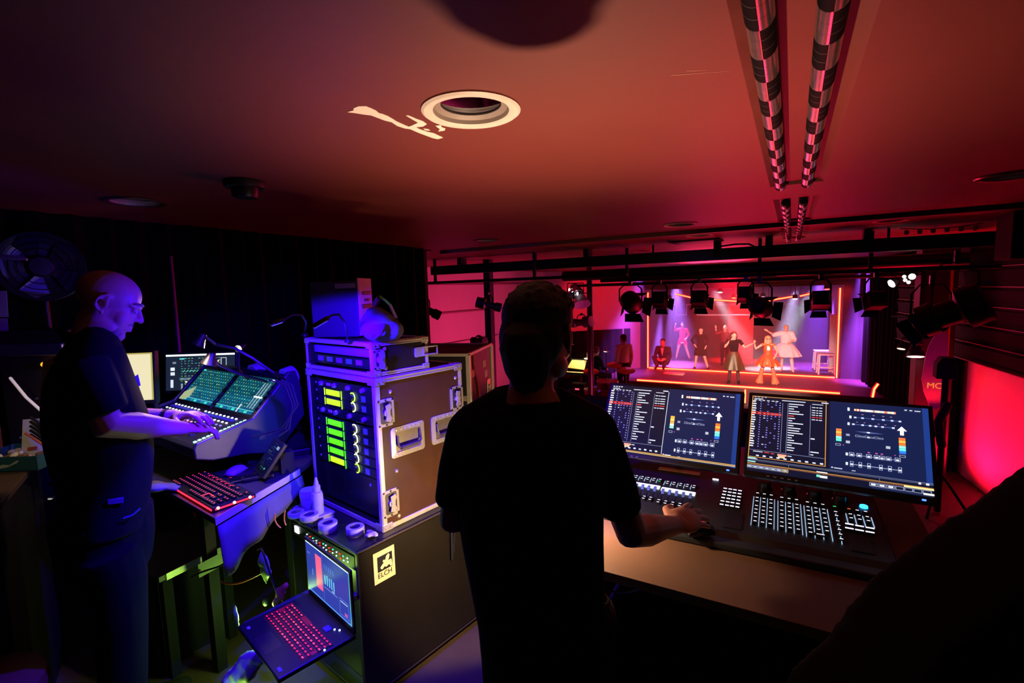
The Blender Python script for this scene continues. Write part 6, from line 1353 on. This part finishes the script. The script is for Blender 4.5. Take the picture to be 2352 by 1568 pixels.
def top(t, J, k, m, sleeve=1.0, fem=False, name='jacket', hem=.0, pad=.012):
    b = MB(); q = .9 if fem else 1.0; F = ((1, 0, 0), .66)
    b.tube([J['pel'] - V((0, 0, hem * k)), J['wst'], J['che'], J['che'].lerp(J['nek'], .6), J['nek'] - V((0, 0, .01 * k))], [(.155 + pad) * k, (.135 * q + pad) * k, (.158 * q + pad) * k, (.13 * q + pad) * k, .07 * k], 20, flat=F)
    for s in 'RL':
        b.tube([J['nek'] - V((0, 0, .035 * k)), J['sh' + s]], [.062 * k, (.055 * q + pad) * k], 12, round_end=True)
        if sleeve:
            pts, rr = [J['sh' + s]], [(.054 * q + pad) * k]
            if sleeve > .5: pts += [J['sh' + s].lerp(J['el' + s], .5), J['el' + s], J['el' + s].lerp(J['wr' + s], (sleeve - .5) * 2 * .95)]; rr += [(.05 * q + pad) * k, (.042 + pad) * k, (.032 + pad) * k]
            else: pts += [J['sh' + s].lerp(J['el' + s], sleeve * 2)]; rr += [(.05 * q + pad) * k]
            b.tube(pts, rr, 12)
    b.build(name, m, t, remesh=.011, relax=4)
def trousers(t, J, k, m, frac=1.0, flare=0, name='trousers', pad=.012):
    b = MB(); b.tube([J['wst'] - V((0, 0, .04 * k)), J['pel'], J['pel'] - V((0, 0, .09 * k))], [(.138 + pad) * k, (.16 + pad) * k, (.13 + pad) * k], 20, flat=((1, 0, 0), .66))
    for s in 'RL':
        pts = [J['hi' + s], J['hi' + s].lerp(J['kn' + s], .5)]; rr = [(.09 + pad) * k, (.076 + pad) * k]
        if frac > .5: pts += [J['kn' + s], J['kn' + s].lerp(J['an' + s], .4), J['kn' + s].lerp(J['an' + s], .97 * (frac - .5) * 2)]; rr += [(.055 + pad) * k, (.054 + pad + flare * .4) * k, (.046 + pad + flare) * k]
        b.tube(pts, rr, 12)
    b.build(name, m, t, remesh=.012, relax=3)
def skirt(t, J, k, m, z1, r1, z0=None, name='skirt', waves=9, amp=.10, mid=None):
    a = J['wst'] - V((0, 0, .02 * k)); R = []
    for i in range(9):
        s = i / 8; z = a.z + (z1 * k - a.z) * s; r = (.145 + (r1 - .145) * (sin(s * pi / 2) if mid is None else s ** mid)) * k
        R.append([V((a.x + cos(2 * pi * j / 40) * r * (1 + amp * s * sin(waves * 2 * pi * j / 40)), a.y + sin(2 * pi * j / 40) * r * .85 * (1 + amp * s * sin(waves * 2 * pi * j / 40)), z)) for j in range(40)])
    b = MB(); b.rings(R); b.build(name, m, t, True)
def fig(label, feet, hd_py, yaw, pose={}, skin=None, fem=False, headR=None, hands=(.4, .4), feet_py_sit=None, ground=STAGE, H=None, loc=None, hd={}, legs=True):
    g = onz(feet[0], feet[1], ground) if loc is None else V(loc)
    if H is None: H = ony(feet[0], hd_py, g.y).z - ground
    k = H / 1.735; J = {n: V(pose.get(n, p)) * k for n, p in DEF.items()}
    t = thing('person', label, 'person', (g.x, g.y, ground), yaw)
    body_mesh(J, k, fem, headR, 1.0, hands, True, legs, hd).build('body', skin, t, remesh=.011, relax=2)
    eyes(t, J['hed'], headR or Matrix.Identity(3), k * (.95 if fem else 1))
    return t, J, k
CAST = SK('cast', 'd8a892'); HB, HD, HBL = mat('hair_brown', '3a2418', .6), mat('hair_black', '120e0e', .6), mat('hair_blonde', 'b8945a', .6)
PINKJ = mat('pink_jacket', 'e01c38', .6); GOLD = mat('olive_gold_skirt', '3e3618', .45, .2, nz=.5, ns=25); ORNG = mat('orange_sequin', 'e06030', .35, .3, nz=.6, ns=40); WHT = mat('white_tulle', 'e8dce4', .8); NAVY = mat('navy_suit', '20284a', .7); BOOT = mat('orange_boot', 'd87048', .7, nz=.3, ns=20); STOCK = mat('dark_stocking', '3a2024', .6)
# dancer in orange
t, J, k = fig('person in orange sequin dress and flared orange boots dancing at the stage front', (1762, 881), 771, pi, dict(hiR=(.10, 0, .93), knR=(.17, .05, .50), anR=(.25, -.01, .085), knL=(-.17, .05, .50), anL=(-.26, -.01, .085), elR=(.40, .08, 1.26), wrR=(.43, .14, 1.48), elL=(-.30, -.05, 1.18), wrL=(-.24, .14, 1.02)), CAST, True, rotM(.25, .05), (1.1, .5), hd=dict(R=dict(n=(.2, -1, .2))))
hair(t, J['hed'], rotM(.25, .05), k, HBL, 'long'); top(t, J, k, ORNG, 0, True, 'bodice', pad=.008); skirt(t, J, k, ORNG, .66, .40, waves=11, mid=.7)
for s in 'RL':
    MB().tube([J['kn' + s] + V((0, 0, .06 * k)), J['kn' + s].lerp(J['an' + s], .5), J['an' + s] - V((0, 0, .05 * k))], [.062 * k, .07 * k, .135 * k], 16).build('flared_boot', BOOT, t, True)
shoes(t, J, k, BOOT); MB().ell(J['hed'] + V((0, .075, .012)) * k, (.062 * k, .022 * k, .018 * k), None, 12, 8).build('sunglasses', MATTE, t, True)
MB().box(J['che'] + V((-.02, .12, .0)) * k, (.09 * k, .02, .12 * k)).build('white_motif', mat('white_motif', 'f8f0e8', .4), t)
# singer
t, J, k = fig('person singing into a microphone in black top and olive gold skirt', (1684, 880), 761, pi, dict(hiR=(.09, 0, .93), anR=(.13, -.01, .085), anL=(-.16, .02, .085), knL=(-.13, .04, .5), elR=(.26, .10, 1.22), wrR=(.10, .20, 1.46), elL=(-.33, .05, 1.22), wrL=(-.55, .16, 1.36)), CAST, True, rotM(.35, .05), (1.25, .2), hd=dict(R=dict(n=(.6, .6, .2)), L=dict(d=(-.7, .3, .5), n=(0, .2, 1))))
hair(t, J['hed'], rotM(.35, .05), k, HB, 'curly'); top(t, J, k, BLKCLOTH, .3, True, 'top'); skirt(t, J, k, GOLD, .48, .34, waves=7, mid=.8)
trousers(t, J, k, STOCK, 1.0, 0, 'stockings', .002); shoes(t, J, k, BLKCLOTH)
mic = J['wrR'] + V((-.02, .05, .06)) * k; b = MB(); b.tube([mic + V((.03, .02, -.12)) * k, mic], [.011, .015], 10); b.ell(mic + V((-.005, -.0, .02)), (.024, .024, .026), None, 12, 8); b.build('microphone', MATTE, t, True)
# dancer in black dress
t, J, k = fig('person in plain black dress with hand on the hip, left of the singer', (1609, 849), 751, pi, dict(hiR=(.10, 0, .93), knR=(.16, .05, .5), anR=(.22, .0, .085), knL=(-.16, .06, .52), anL=(-.28, .0, .085), elR=(.36, -.02, 1.20), wrR=(.22, .10, 1.02), elL=(-.26, -.05, 1.16), wrL=(-.22, .12, .98)), CAST, True, rotM(.1, .05), (.8, .6))
hair(t, J['hed'], rotM(.1, .05), k, HD, 'bun'); top(t, J, k, BLKCLOTH, .95, True, 'dress_top'); skirt(t, J, k, BLKCLOTH, .60, .25, waves=5, amp=.05); shoes(t, J, k, BLKCLOTH)
# dancer in pink
t, J, k = fig('person in pink jacket and shorts raising one arm at the back left', (1567, 827), 740, pi, dict(knR=(.18, .05, .5), anR=(.27, .0, .085), knL=(-.20, .06, .51), anL=(-.33, .0, .085), elR=(.33, .05, 1.34), wrR=(.30, .1, 1.58), elL=(-.27, -.05, 1.18), wrL=(-.2, .14, 1.02)), CAST, True, rotM(.0, .0), (.9, .5))
hair(t, J['hed'], Matrix.Identity(3), k, HD, 'short'); top(t, J, k, PINKJ, .9, True, 'jacket', .04); trousers(t, J, k, PINKJ, .40, 0, 'shorts'); shoes(t, J, k, STOCK)
MB().tube([J['hiR'] + V((.09, .02, -.08)) * k, J['hiR'] + V((-.1, .13, -.13)) * k, J['hiL'] + V((-.09, .02, -.08)) * k, V((0, -.12, .83)) * k], .012, 6, closed=True).build('hoop_trim', WHT, t, True)
# person in white
t, J, k = fig('person in puffy white dress and white boots at the back right', (1803, 852), 746, pi, dict(knR=(.12, .04, .5), anR=(.12, -.02, .085), knL=(-.20, .10, .52), anL=(-.24, .06, .085), elR=(.40, .05, 1.36), wrR=(.60, .12, 1.50), elL=(-.28, -.02, 1.18), wrL=(-.15, .16, 1.10)), CAST, True, rotM(.1, .0), (.3, .6))
hair(t, J['hed'], rotM(.1, .0), k, HBL, 'short'); top(t, J, k, WHT, .6, True, 'puffed_top', pad=.045); skirt(t, J, k, WHT, .58, .52, waves=13, amp=.07, mid=.6)
for s in 'RL': MB().tube([J['kn' + s] - V((0, 0, .04 * k)), J['kn' + s].lerp(J['an' + s], .5), J['an' + s]], [.06 * k, .058 * k, .045 * k], 14).build('boot_leg', WHT, t, True)
shoes(t, J, k, WHT)
# dancer behind singer
t, J, k = fig('person in dark red behind the singer raising one open hand', (1664, 838), 747, pi, dict(elR=(.34, .05, 1.36), wrR=(.36, .12, 1.60), elL=(-.26, -.05, 1.16)), CAST, False, rotM(-.1, .0), (.15, .5), hd=dict(R=dict(n=(0, -1, 0))))
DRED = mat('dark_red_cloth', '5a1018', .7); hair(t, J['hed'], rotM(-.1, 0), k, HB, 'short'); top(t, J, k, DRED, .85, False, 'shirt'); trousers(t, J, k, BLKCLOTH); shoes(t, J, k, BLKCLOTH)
SIT = dict(pel=(0, 0, .55), wst=(0, .02, .69), che=(0, .03, .89), nek=(0, .03, 1.07), hed=(0, .07, 1.21), shR=(.18, .03, 1.02), shL=(-.18, .03, 1.02), elR=(.24, .10, .76), elL=(-.24, .10, .76), wrR=(.12, .30, .70), wrL=(-.12, .30, .70), hiR=(.09, .02, .53), knR=(.13, .42, .52), anR=(.13, .40, .085), hiL=(-.09, .02, .53), knL=(-.13, .42, .52), anL=(-.13, .40, .085))
# seated man at stage left
LOW = {n: (p[0], p[1], p[2] - .40) for n, p in SIT.items()}; LOW.update(hiR=(.09, .02, .15), hiL=(-.09, .02, .15), knR=(.24, .30, .34), knL=(-.24, .30, .34), anR=(.10, .42, .085), anL=(-.10, .42, .085), hed=(0, .10, .80))
g = onz(1516, 847, STAGE); t, J, k = fig('person in dark navy suit sitting low at the left edge of the stage frame', (1516, 847), 0, pi, LOW, CAST, False, rotM(0, .2), (.6, .6), H=1.70, loc=(g.x + .0, g.y + .45, STAGE))
hair(t, J['hed'], rotM(0, .2), k, HB, 'short'); top(t, J, k, NAVY, 1.0, False, 'suit_jacket'); trousers(t, J, k, NAVY); shoes(t, J, k, BLKCLOTH); MB().poly([J['che'] + V((x, .118, z)) for x, z in ((-.05, .14), (.05, .14), (.0, -.12))], (0, .01, 0)).build('shirt_front', WHT, t)
# musicians in the pit
p = ony(1303, 850, 12.6); t, J, k = fig('person in black playing keys behind the glowing score', (1303, 890), 0, -pi / 2 + .35, {**SIT, 'wrR': (.12, .42, .74), 'wrL': (-.12, .42, .74), 'elR': (.22, .16, .80), 'elL': (-.22, .16, .80)}, CAST, True, rotM(0, .25), (.3, .3), ground=HALLFL, H=1.72, loc=(p.x - .12, 12.75, HALLFL))
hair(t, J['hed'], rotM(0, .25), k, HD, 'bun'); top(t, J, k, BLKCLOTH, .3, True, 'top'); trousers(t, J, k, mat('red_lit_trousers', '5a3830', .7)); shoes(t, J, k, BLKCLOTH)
t = thing('piano_stool', 'round black stool under the person playing keys', 'stool', (p.x - .12, 12.75, HALLFL)); MB().lathe([(0, .38), (.18, .38), (.19, .42), (.17, .45), (0, .45)]).build('seat', MATTE, t, True); MB().cyl((0, 0, .02), (0, 0, .4), .03).build('stem', DSTEEL, t, True); MB().lathe([(0, 0), (.2, 0), (.2, .02), (0, .04)]).build('foot', DSTEEL, t, True)
p = ony(1375, 850, 13.0); t, J, k = fig('person with reddish hair seated in black right of the lighting boom', (1375, 890), 0, -.6, SIT, CAST, False, rotM(.6, .2), (.6, .6), ground=HALLFL, H=1.78, loc=(p.x - .1, 12.95, HALLFL + .0))
hair(t, J['hed'], rotM(.6, .2), k, mat('hair_auburn', '6a3420', .6), 'short'); top(t, J, k, BLKCLOTH, .95, False, 'shirt'); trousers(t, J, k, BLKCLOTH); shoes(t, J, k, BLKCLOTH)
p = ony(1414, 850, 13.0); t, J, k = fig('person in a pale shirt standing in the haze left of the stage frame', (1414, 880), 0, .9, {}, CAST, False, rotM(0, .1), (.5, .5), ground=HALLFL, H=1.76, loc=(p.x + .35, 12.6, HALLFL))
hair(t, J['hed'], rotM(0, .1), k, HB, 'short'); top(t, J, k, WHT, .95, False, 'shirt'); trousers(t, J, k, BLKCLOTH); shoes(t, J, k, BLKCLOTH)

# ================================================================== the operator at the lighting console, seen from behind
og = ond(1236, 650, 1.15); og.z = 0
def OL(px, py, dep): p = ond(px, py, dep) - og; return V((p.dot(RIGHT0), p.dot(FWD0), p.z))
op = thing('person', 'person in black T-shirt seen from behind operating the lighting console', 'person', og, YAW)
SKN = SK('operator', 'b98470'); b = MB(); hc = OL(1238, 776, 1.165); HR = rotM(-.42, .10)
head(b, hc, HR, .95)
b.tube([OL(1222, 925, 1.12), OL(1220, 890, 1.125), OL(1224, 850, 1.14), OL(1234, 800, 1.16)], [.072, .053, .050, .056], 18)
b.tube([OL(1215, 950, 1.14), OL(1090, 1000, 1.15)], [.04, .035], 12); b.tube([OL(1215, 950, 1.14), OL(1350, 1000, 1.15)], [.04, .035], 12)
eL, wL = OL(1043, 1192, 1.155), OL(1130, 1172, 1.40); eR, wR = OL(1450, 1223, 1.245), OL(1546, 1206, 1.40)
b.tube([OL(1085, 1010, 1.15), OL(1055, 1100, 1.15), eL, eL.lerp(wL, .35), wL], [.036, .040, .037, .037, .026], 14, round_end=True)
b.tube([OL(1355, 1010, 1.15), OL(1412, 1120, 1.19), eR, eR.lerp(wR, .35), eR.lerp(wR, .75), wR], [.036, .042, .042, .044, .034, .029], 14, round_end=True)
kR = OL(1608, 1176, 1.49); hand(b, wR, kR - wR, V((.05, -.55, 1)), 1 if (kR - wR).normalized().cross(V((.05, -.55, 1))).dot(V((-.8, .6, .3))) > 0 else -1, .20, 1.16, .2, .45)
hand(b, wL, V((.75, .55, -.15)), (0, .2, 1), -1 if V((.75, .55, -.15)).cross(V((0, .2, 1))).dot(V((0, 1, 0))) < 0 else 1, .5, 1.0)
b.tube([OL(1215, 930, 1.15), OL(1215, 1050, 1.15), OL(1215, 1250, 1.15), OL(1240, 1400, 1.15), OL(1245, 1460, 1.15)], [.08, .135, .13, .125, .12], 20, flat=((1, 0, 0), .6))
wz = .93
for s, x in (('L', -.09), ('R', .10)): b.tube([(x, .0, .82), (x, .02, .7), (x * 1.1, .02, .50), (x * 1.15, .0, .28), (x * 1.15, -.01, .09)], [.06, .07, .054, .05, .036], 14, round_end=True); b.tube([(x * 1.15, -.03, .045), (x * 1.3, .16, .035)], [.036, .028], 10, round_end=True)
b.build('body', SKN, op, remesh=.0045, relax=3)
eyes(op, hc, HR, .95)
P = lambda x, y, z: hc + HR @ (V((x, y, z)) * .96); b = MB()
b.ell(P(0, -.012, .052), (.083, .102, .083), HR, 24, 16); b.ell(P(0, -.055, .0), (.077, .062, .085), HR, 20, 14); b.ell(P(0, .035, .088), (.068, .06, .042), HR, 16, 10); b.tube([P(0, -.085, -.02), P(0, -.072, -.075), P(0, -.066, -.105)], [.062, .054, .040], 14, round_end=True)
for k in range(70):
    a, e = random.uniform(0, 2 * pi), random.uniform(.1, 1.45); q = V((.083 * cos(a) * cos(e), -.012 + .102 * sin(a) * cos(e), .052 + .083 * sin(e))); n = V((q.x, q.y + .012, q.z - .05)).normalized(); b.tube([P(*q), P(*(q + n * .007 + V((.004, .007, .002))))], [.010, .003], 6)
b.build('hair', mat('operator_hair', '1c1210', .75, nz=.4, ns=120, bump=.4), op, remesh=.0045, relax=2)
MB().ell(OL(1222, 884, 1.12), (.0001, .0001, .0001)).bm.free()
# T-shirt
rg = []
for py, xl, xr, hd_ in ((892, 1172, 1262, .056), (899, 1160, 1272, .062), (909, 1138, 1296, .072), (920, 1110, 1322, .084), (935, 1080, 1350, .096), (956, 1052, 1380, .106), (985, 1036, 1396, .114), (1040, 1036, 1400, .122), (1100, 1044, 1392, .126), (1170, 1052, 1384, .126), (1240, 1062, 1384, .122), (1330, 1080, 1386, .122), (1420, 1098, 1388, .126), (1500, 1106, 1394, .132), (1545, 1108, 1398, .134)):
    A, B = OL(xl, py, 1.15), OL(xr, py, 1.15); c_ = (A + B) / 2; hw = (B - A).length / 2
    rg.append([V((c_.x + hw * math.copysign(abs(cos(a)) ** .8, cos(a)), c_.y + .0 + hd_ * math.copysign(abs(sin(a)) ** .85, sin(a)), c_.z + (A.z - c_.z) * 0)) for a in [2 * pi * j / 36 for j in range(36)]])
b = MB(); b.rings(rg); b.tube([OL(1170, 935, 1.14), OL(1080, 985, 1.15)], [.058, .056], 14, round_end=True); b.tube([OL(1265, 938, 1.14), OL(1362, 985, 1.15)], [.058, .058], 14, round_end=True)
b.tube([OL(1080, 985, 1.15), OL(1056, 1080, 1.15), OL(1047, 1155, 1.15)], [.056, .053, .053], 16); b.tube([OL(1362, 985, 1.15), OL(1392, 1060, 1.16), OL(1414, 1120, 1.185), OL(1427, 1168, 1.205)], [.058, .056, .055, .054], 16)
b.build('t_shirt', BLKCLOTH, op, remesh=.0075, relax=8)
b = MB(); a0 = OL(1180, 1520, 1.15).z
b.tube([(.02, 0, a0), (.012, 0, .93), (.012, 0, .84)], [.142, .152, .135], 20, flat=((1, 0, 0), .72))
for x in (-.095, .105): b.tube([(x * .8 + .01, 0, .90), (x * .8 + .01, .02, .7), (x * .95, .02, .5), (x, .0, .1)], [.085, .080, .07, .062], 16)
b.build('jeans', mat('dark_jeans', '23232e', .9, bump=.2, ns=120), op, remesh=.009, relax=4)
for x in (-.11, .12):
    b = MB(); b.tube([(x, -.05, .05), (x * 1.05, .06, .045), (x * 1.15, .19, .035)], [.048, .046, .036], 12, round_end=True); b.build('shoe', MATTE, op, remesh=.008)
p = wR + (kR - wR) * .75; q = og + RIGHT0 * (p.x + .045) + FWD0 * (p.y + .075); d_ = q - PO
t = thing('computer_mouse', 'dark mouse under the right hand of the operator', 'mouse', (q.x, q.y, lo.z + .0195 + max(0, (q.y - lo.y)) * math.tan(ca) + .002), -.9); b = MB(); b.ell((0, 0, .014), (.031, .055, .022)); b.box((0, 0, .006), (.054, .095, .012)); b.build('mouse_body', PLAST, t, remesh=.005); MB().cyl((-.004, .03, .029), (.004, .03, .029), .007, seg=14).build('scroll_wheel', RUBBER, t, True)

# ================================================================== the bald man at the mixing desk, seen from his right
mg = V((-2.18, .80, 0)); MF = V((.35, .937, 0)).normalized(); MRt = V((MF.y, -MF.x, 0)); mrz = atan2(-MF.x, MF.y)
def ML_(px, py, off=0.0):  # photo point on his mid plane (off = metres towards his right side), in his own frame
    d = ray(px, py); t = ((mg + MRt * off) - EYE).dot(MRt) / d.dot(MRt); p = EYE + d * t - mg; return V((p.dot(MRt), p.dot(MF), p.z))
mn = thing('person', 'bald bearded person in black polo working the mixing desk', 'person', mg, mrz)
SKB = SK('sound', 'c8927e'); b = MB(); mc = ML_(249, 700); mk = 1.0; MR_ = rotM(-.06, .46)
head(b, mc, MR_, mk, .96, 1.0); PM = lambda x, y, z: mc + MR_ @ (V((x, y, z)) * mk)
b.ell(PM(0, .03, -.105), (.05, .05, .03), MR_, 14, 10)
b.tube([ML_(218, 800), ML_(214, 772), ML_(226, 740), mc + V((0, -.01, -.01))], [.055, .064, .064, .062], 18)
sh = ML_(185, 845, .17); el = ML_(246, 974, .20); wr = ML_(424, 984, .07); shl = ML_(195, 850, -.17); ell_ = ML_(290, 965, -.20); wrl = ML_(405, 956, -.06)
b.tube([sh + V((0, 0, -.03)), ML_(215, 910, .20), el, el.lerp(wr, .35), el.lerp(wr, .75), wr], [.045, .05, .052, .050, .034, .027], 14, round_end=True)
b.tube([shl, shl.lerp(ell_, .5), ell_, ell_.lerp(wrl, .35), wrl], [.045, .05, .048, .046, .027], 14, round_end=True)
hr_, hl_ = ML_(480, 980, .02) - wr, ML_(470, 948, .04) - wrl
hand(b, wr, hr_, (.35, .0, 1), 1 if hr_.normalized().cross(V((.35, 0, 1))).x < 0 else -1, .55, 1.05); hand(b, wrl, hl_, (-.25, .0, 1), 1 if hl_.normalized().cross(V((-.25, 0, 1))).x > 0 else -1, .5, 1.05)
b.tube([ML_(190, 820), ML_(200, 900), ML_(215, 1000), ML_(230, 1090), ML_(235, 1140)], [.13, .16, .155, .14, .10], 20, flat=((1, 0, 0), .8)); b.tube([sh + V((0, 0, -.02)), shl + V((0, 0, -.02))], [.04, .04], 12)
zw = ML_(235, 1180).z; yw = ML_(235, 1180).y
for x in (-.10, .10): b.tube([(x, yw + .02, .78), (x, yw + .02, .7), (x * 1.05, yw + .02, .5), (x * 1.1, yw, .28), (x * 1.1, yw - .02, .09)], [.06, .07, .057, .054, .038], 14, round_end=True); b.tube([(x * 1.1, yw - .04, .045), (x * 1.25, yw + .16, .035)], [.038, .03], 10, round_end=True)
b.build('body', SKB, mn, remesh=.0042, relax=5)
eyes(mn, mc, MR_, mk)
b = MB()
for x in (-2, -1, 0, 1, 2): b.ell(PM(.019 * x, .070 - .010 * abs(x), -.096 + .007 * abs(x)), (.018 * mk, .018 * mk, .025 * mk), MR_, 12, 8)
MB().tube([PM(-.030, .078, -.046), PM(-.012, .090, -.040), PM(.012, .090, -.040), PM(.030, .078, -.046)], [.004, .005, .005, .004], 8, round_end=True).build('moustache', mat('grey_beard', '8e7064', .9, nz=.4, ns=150, bump=.5), mn, True)
for s in (-1, 1): MB().tube([PM(.050 * s, .070, .034), PM(.034 * s, .089, .040), PM(.014 * s, .095, .036)], [.003, .005, .004], 8, round_end=True).build('eyebrow', mat('grey_brow', '7a6058', .9), mn, True)
b.build('beard', mat('grey_beard', '8e7064', .9, nz=.4, ns=150, bump=.5), mn, remesh=.005, relax=2)
rg = []
for py, xb, xf, hw in ((748, 186, 250, .070), (760, 174, 262, .088), (778, 156, 274, .125), (800, 136, 284, .170), (830, 112, 296, .200), (870, 96, 310, .218), (915, 90, 326, .222), (960, 90, 342, .215), (1005, 96, 352, .208), (1050, 108, 357, .20), (1100, 122, 354, .195), (1150, 132, 348, .195), (1205, 138, 342, .195)):
    A, B = ML_(xb, py), ML_(xf, py); c_ = (A + B) / 2; hd_ = abs(B.y - A.y) / 2
    rg.append([V((hw * math.copysign(abs(cos(a)) ** .85, cos(a)), c_.y + hd_ * math.copysign(abs(sin(a)) ** .9, sin(a)), c_.z)) for a in [2 * pi * j / 36 for j in range(36)]])
b = MB(); b.rings(rg); b.tube([ML_(185, 840, .165), ML_(215, 895, .20), ML_(243, 948, .205)], [.082, .074, .066], 16); b.tube([ML_(195, 845, -.165), ML_(230, 900, -.2), ML_(262, 945, -.2)], [.082, .074, .066], 16)
b.build('polo_shirt', BLKCLOTH, mn, remesh=.008, relax=6)
b = MB(); b.tube([PM(-.06, -.06, -.150), PM(0, -.085, -.140), PM(.06, -.06, -.150), PM(.055, .01, -.175), PM(0, .05, -.19), PM(-.055, .01, -.175)], .012, 8, closed=True); b.build('collar', BLKCLOTH, mn, True)
b = MB(); b.tube([(0, yw, zw + .02), (0, yw, zw - .1), (0, yw, zw - .2)], [.19, .185, .165], 20, flat=((1, 0, 0), .82))
for x in (-.10, .10): b.tube([(x, yw, zw - .1), (x, yw + .02, .7), (x * 1.05, yw + .02, .5), (x * 1.1, yw - .01, .1)], [.105, .094, .078, .07], 16)
b.build('trousers', mat('black_trousers', '060607', .95, spec=.2), mn, remesh=.010, relax=3)
for x in (-.11, .11): MB().tube([(x, yw - .06, .05), (x * 1.05, yw + .06, .045), (x * 1.15, yw + .19, .035)], [.05, .048, .038], 12, round_end=True).build('shoe', MATTE, mn, remesh=.008)
w0 = wrl.lerp(ell_, .14); MB().tube([w0, w0 + (ell_ - wrl).normalized() * .032], [.032, .034], 18).build('wristwatch', MATTE, mn, True)
q = [ML_(x, y, .03) for x, y in ((304, 868), (317, 859), (323, 884), (309, 893))]; MB().poly(q, V((.006, 0, 0))).build('chest_tag', mat('lilac_tag', '9088b0', .6), mn)
q = [ML_(x, y, .19) for x, y in ((247, 1146), (284, 1141), (284, 1152), (248, 1156))]; MB().poly(q, V((.012, 0, 0))).build('belt_pouch', mat('belt_pouch', '585878', .5), mn)
MB().tube([ML_(283, 1190, .2), ML_(305, 1182, .2), ML_(322, 1167, .2)], .003, 6).build('lanyard', mat('lanyard_blue', '4a4a90', .5), mn, True)
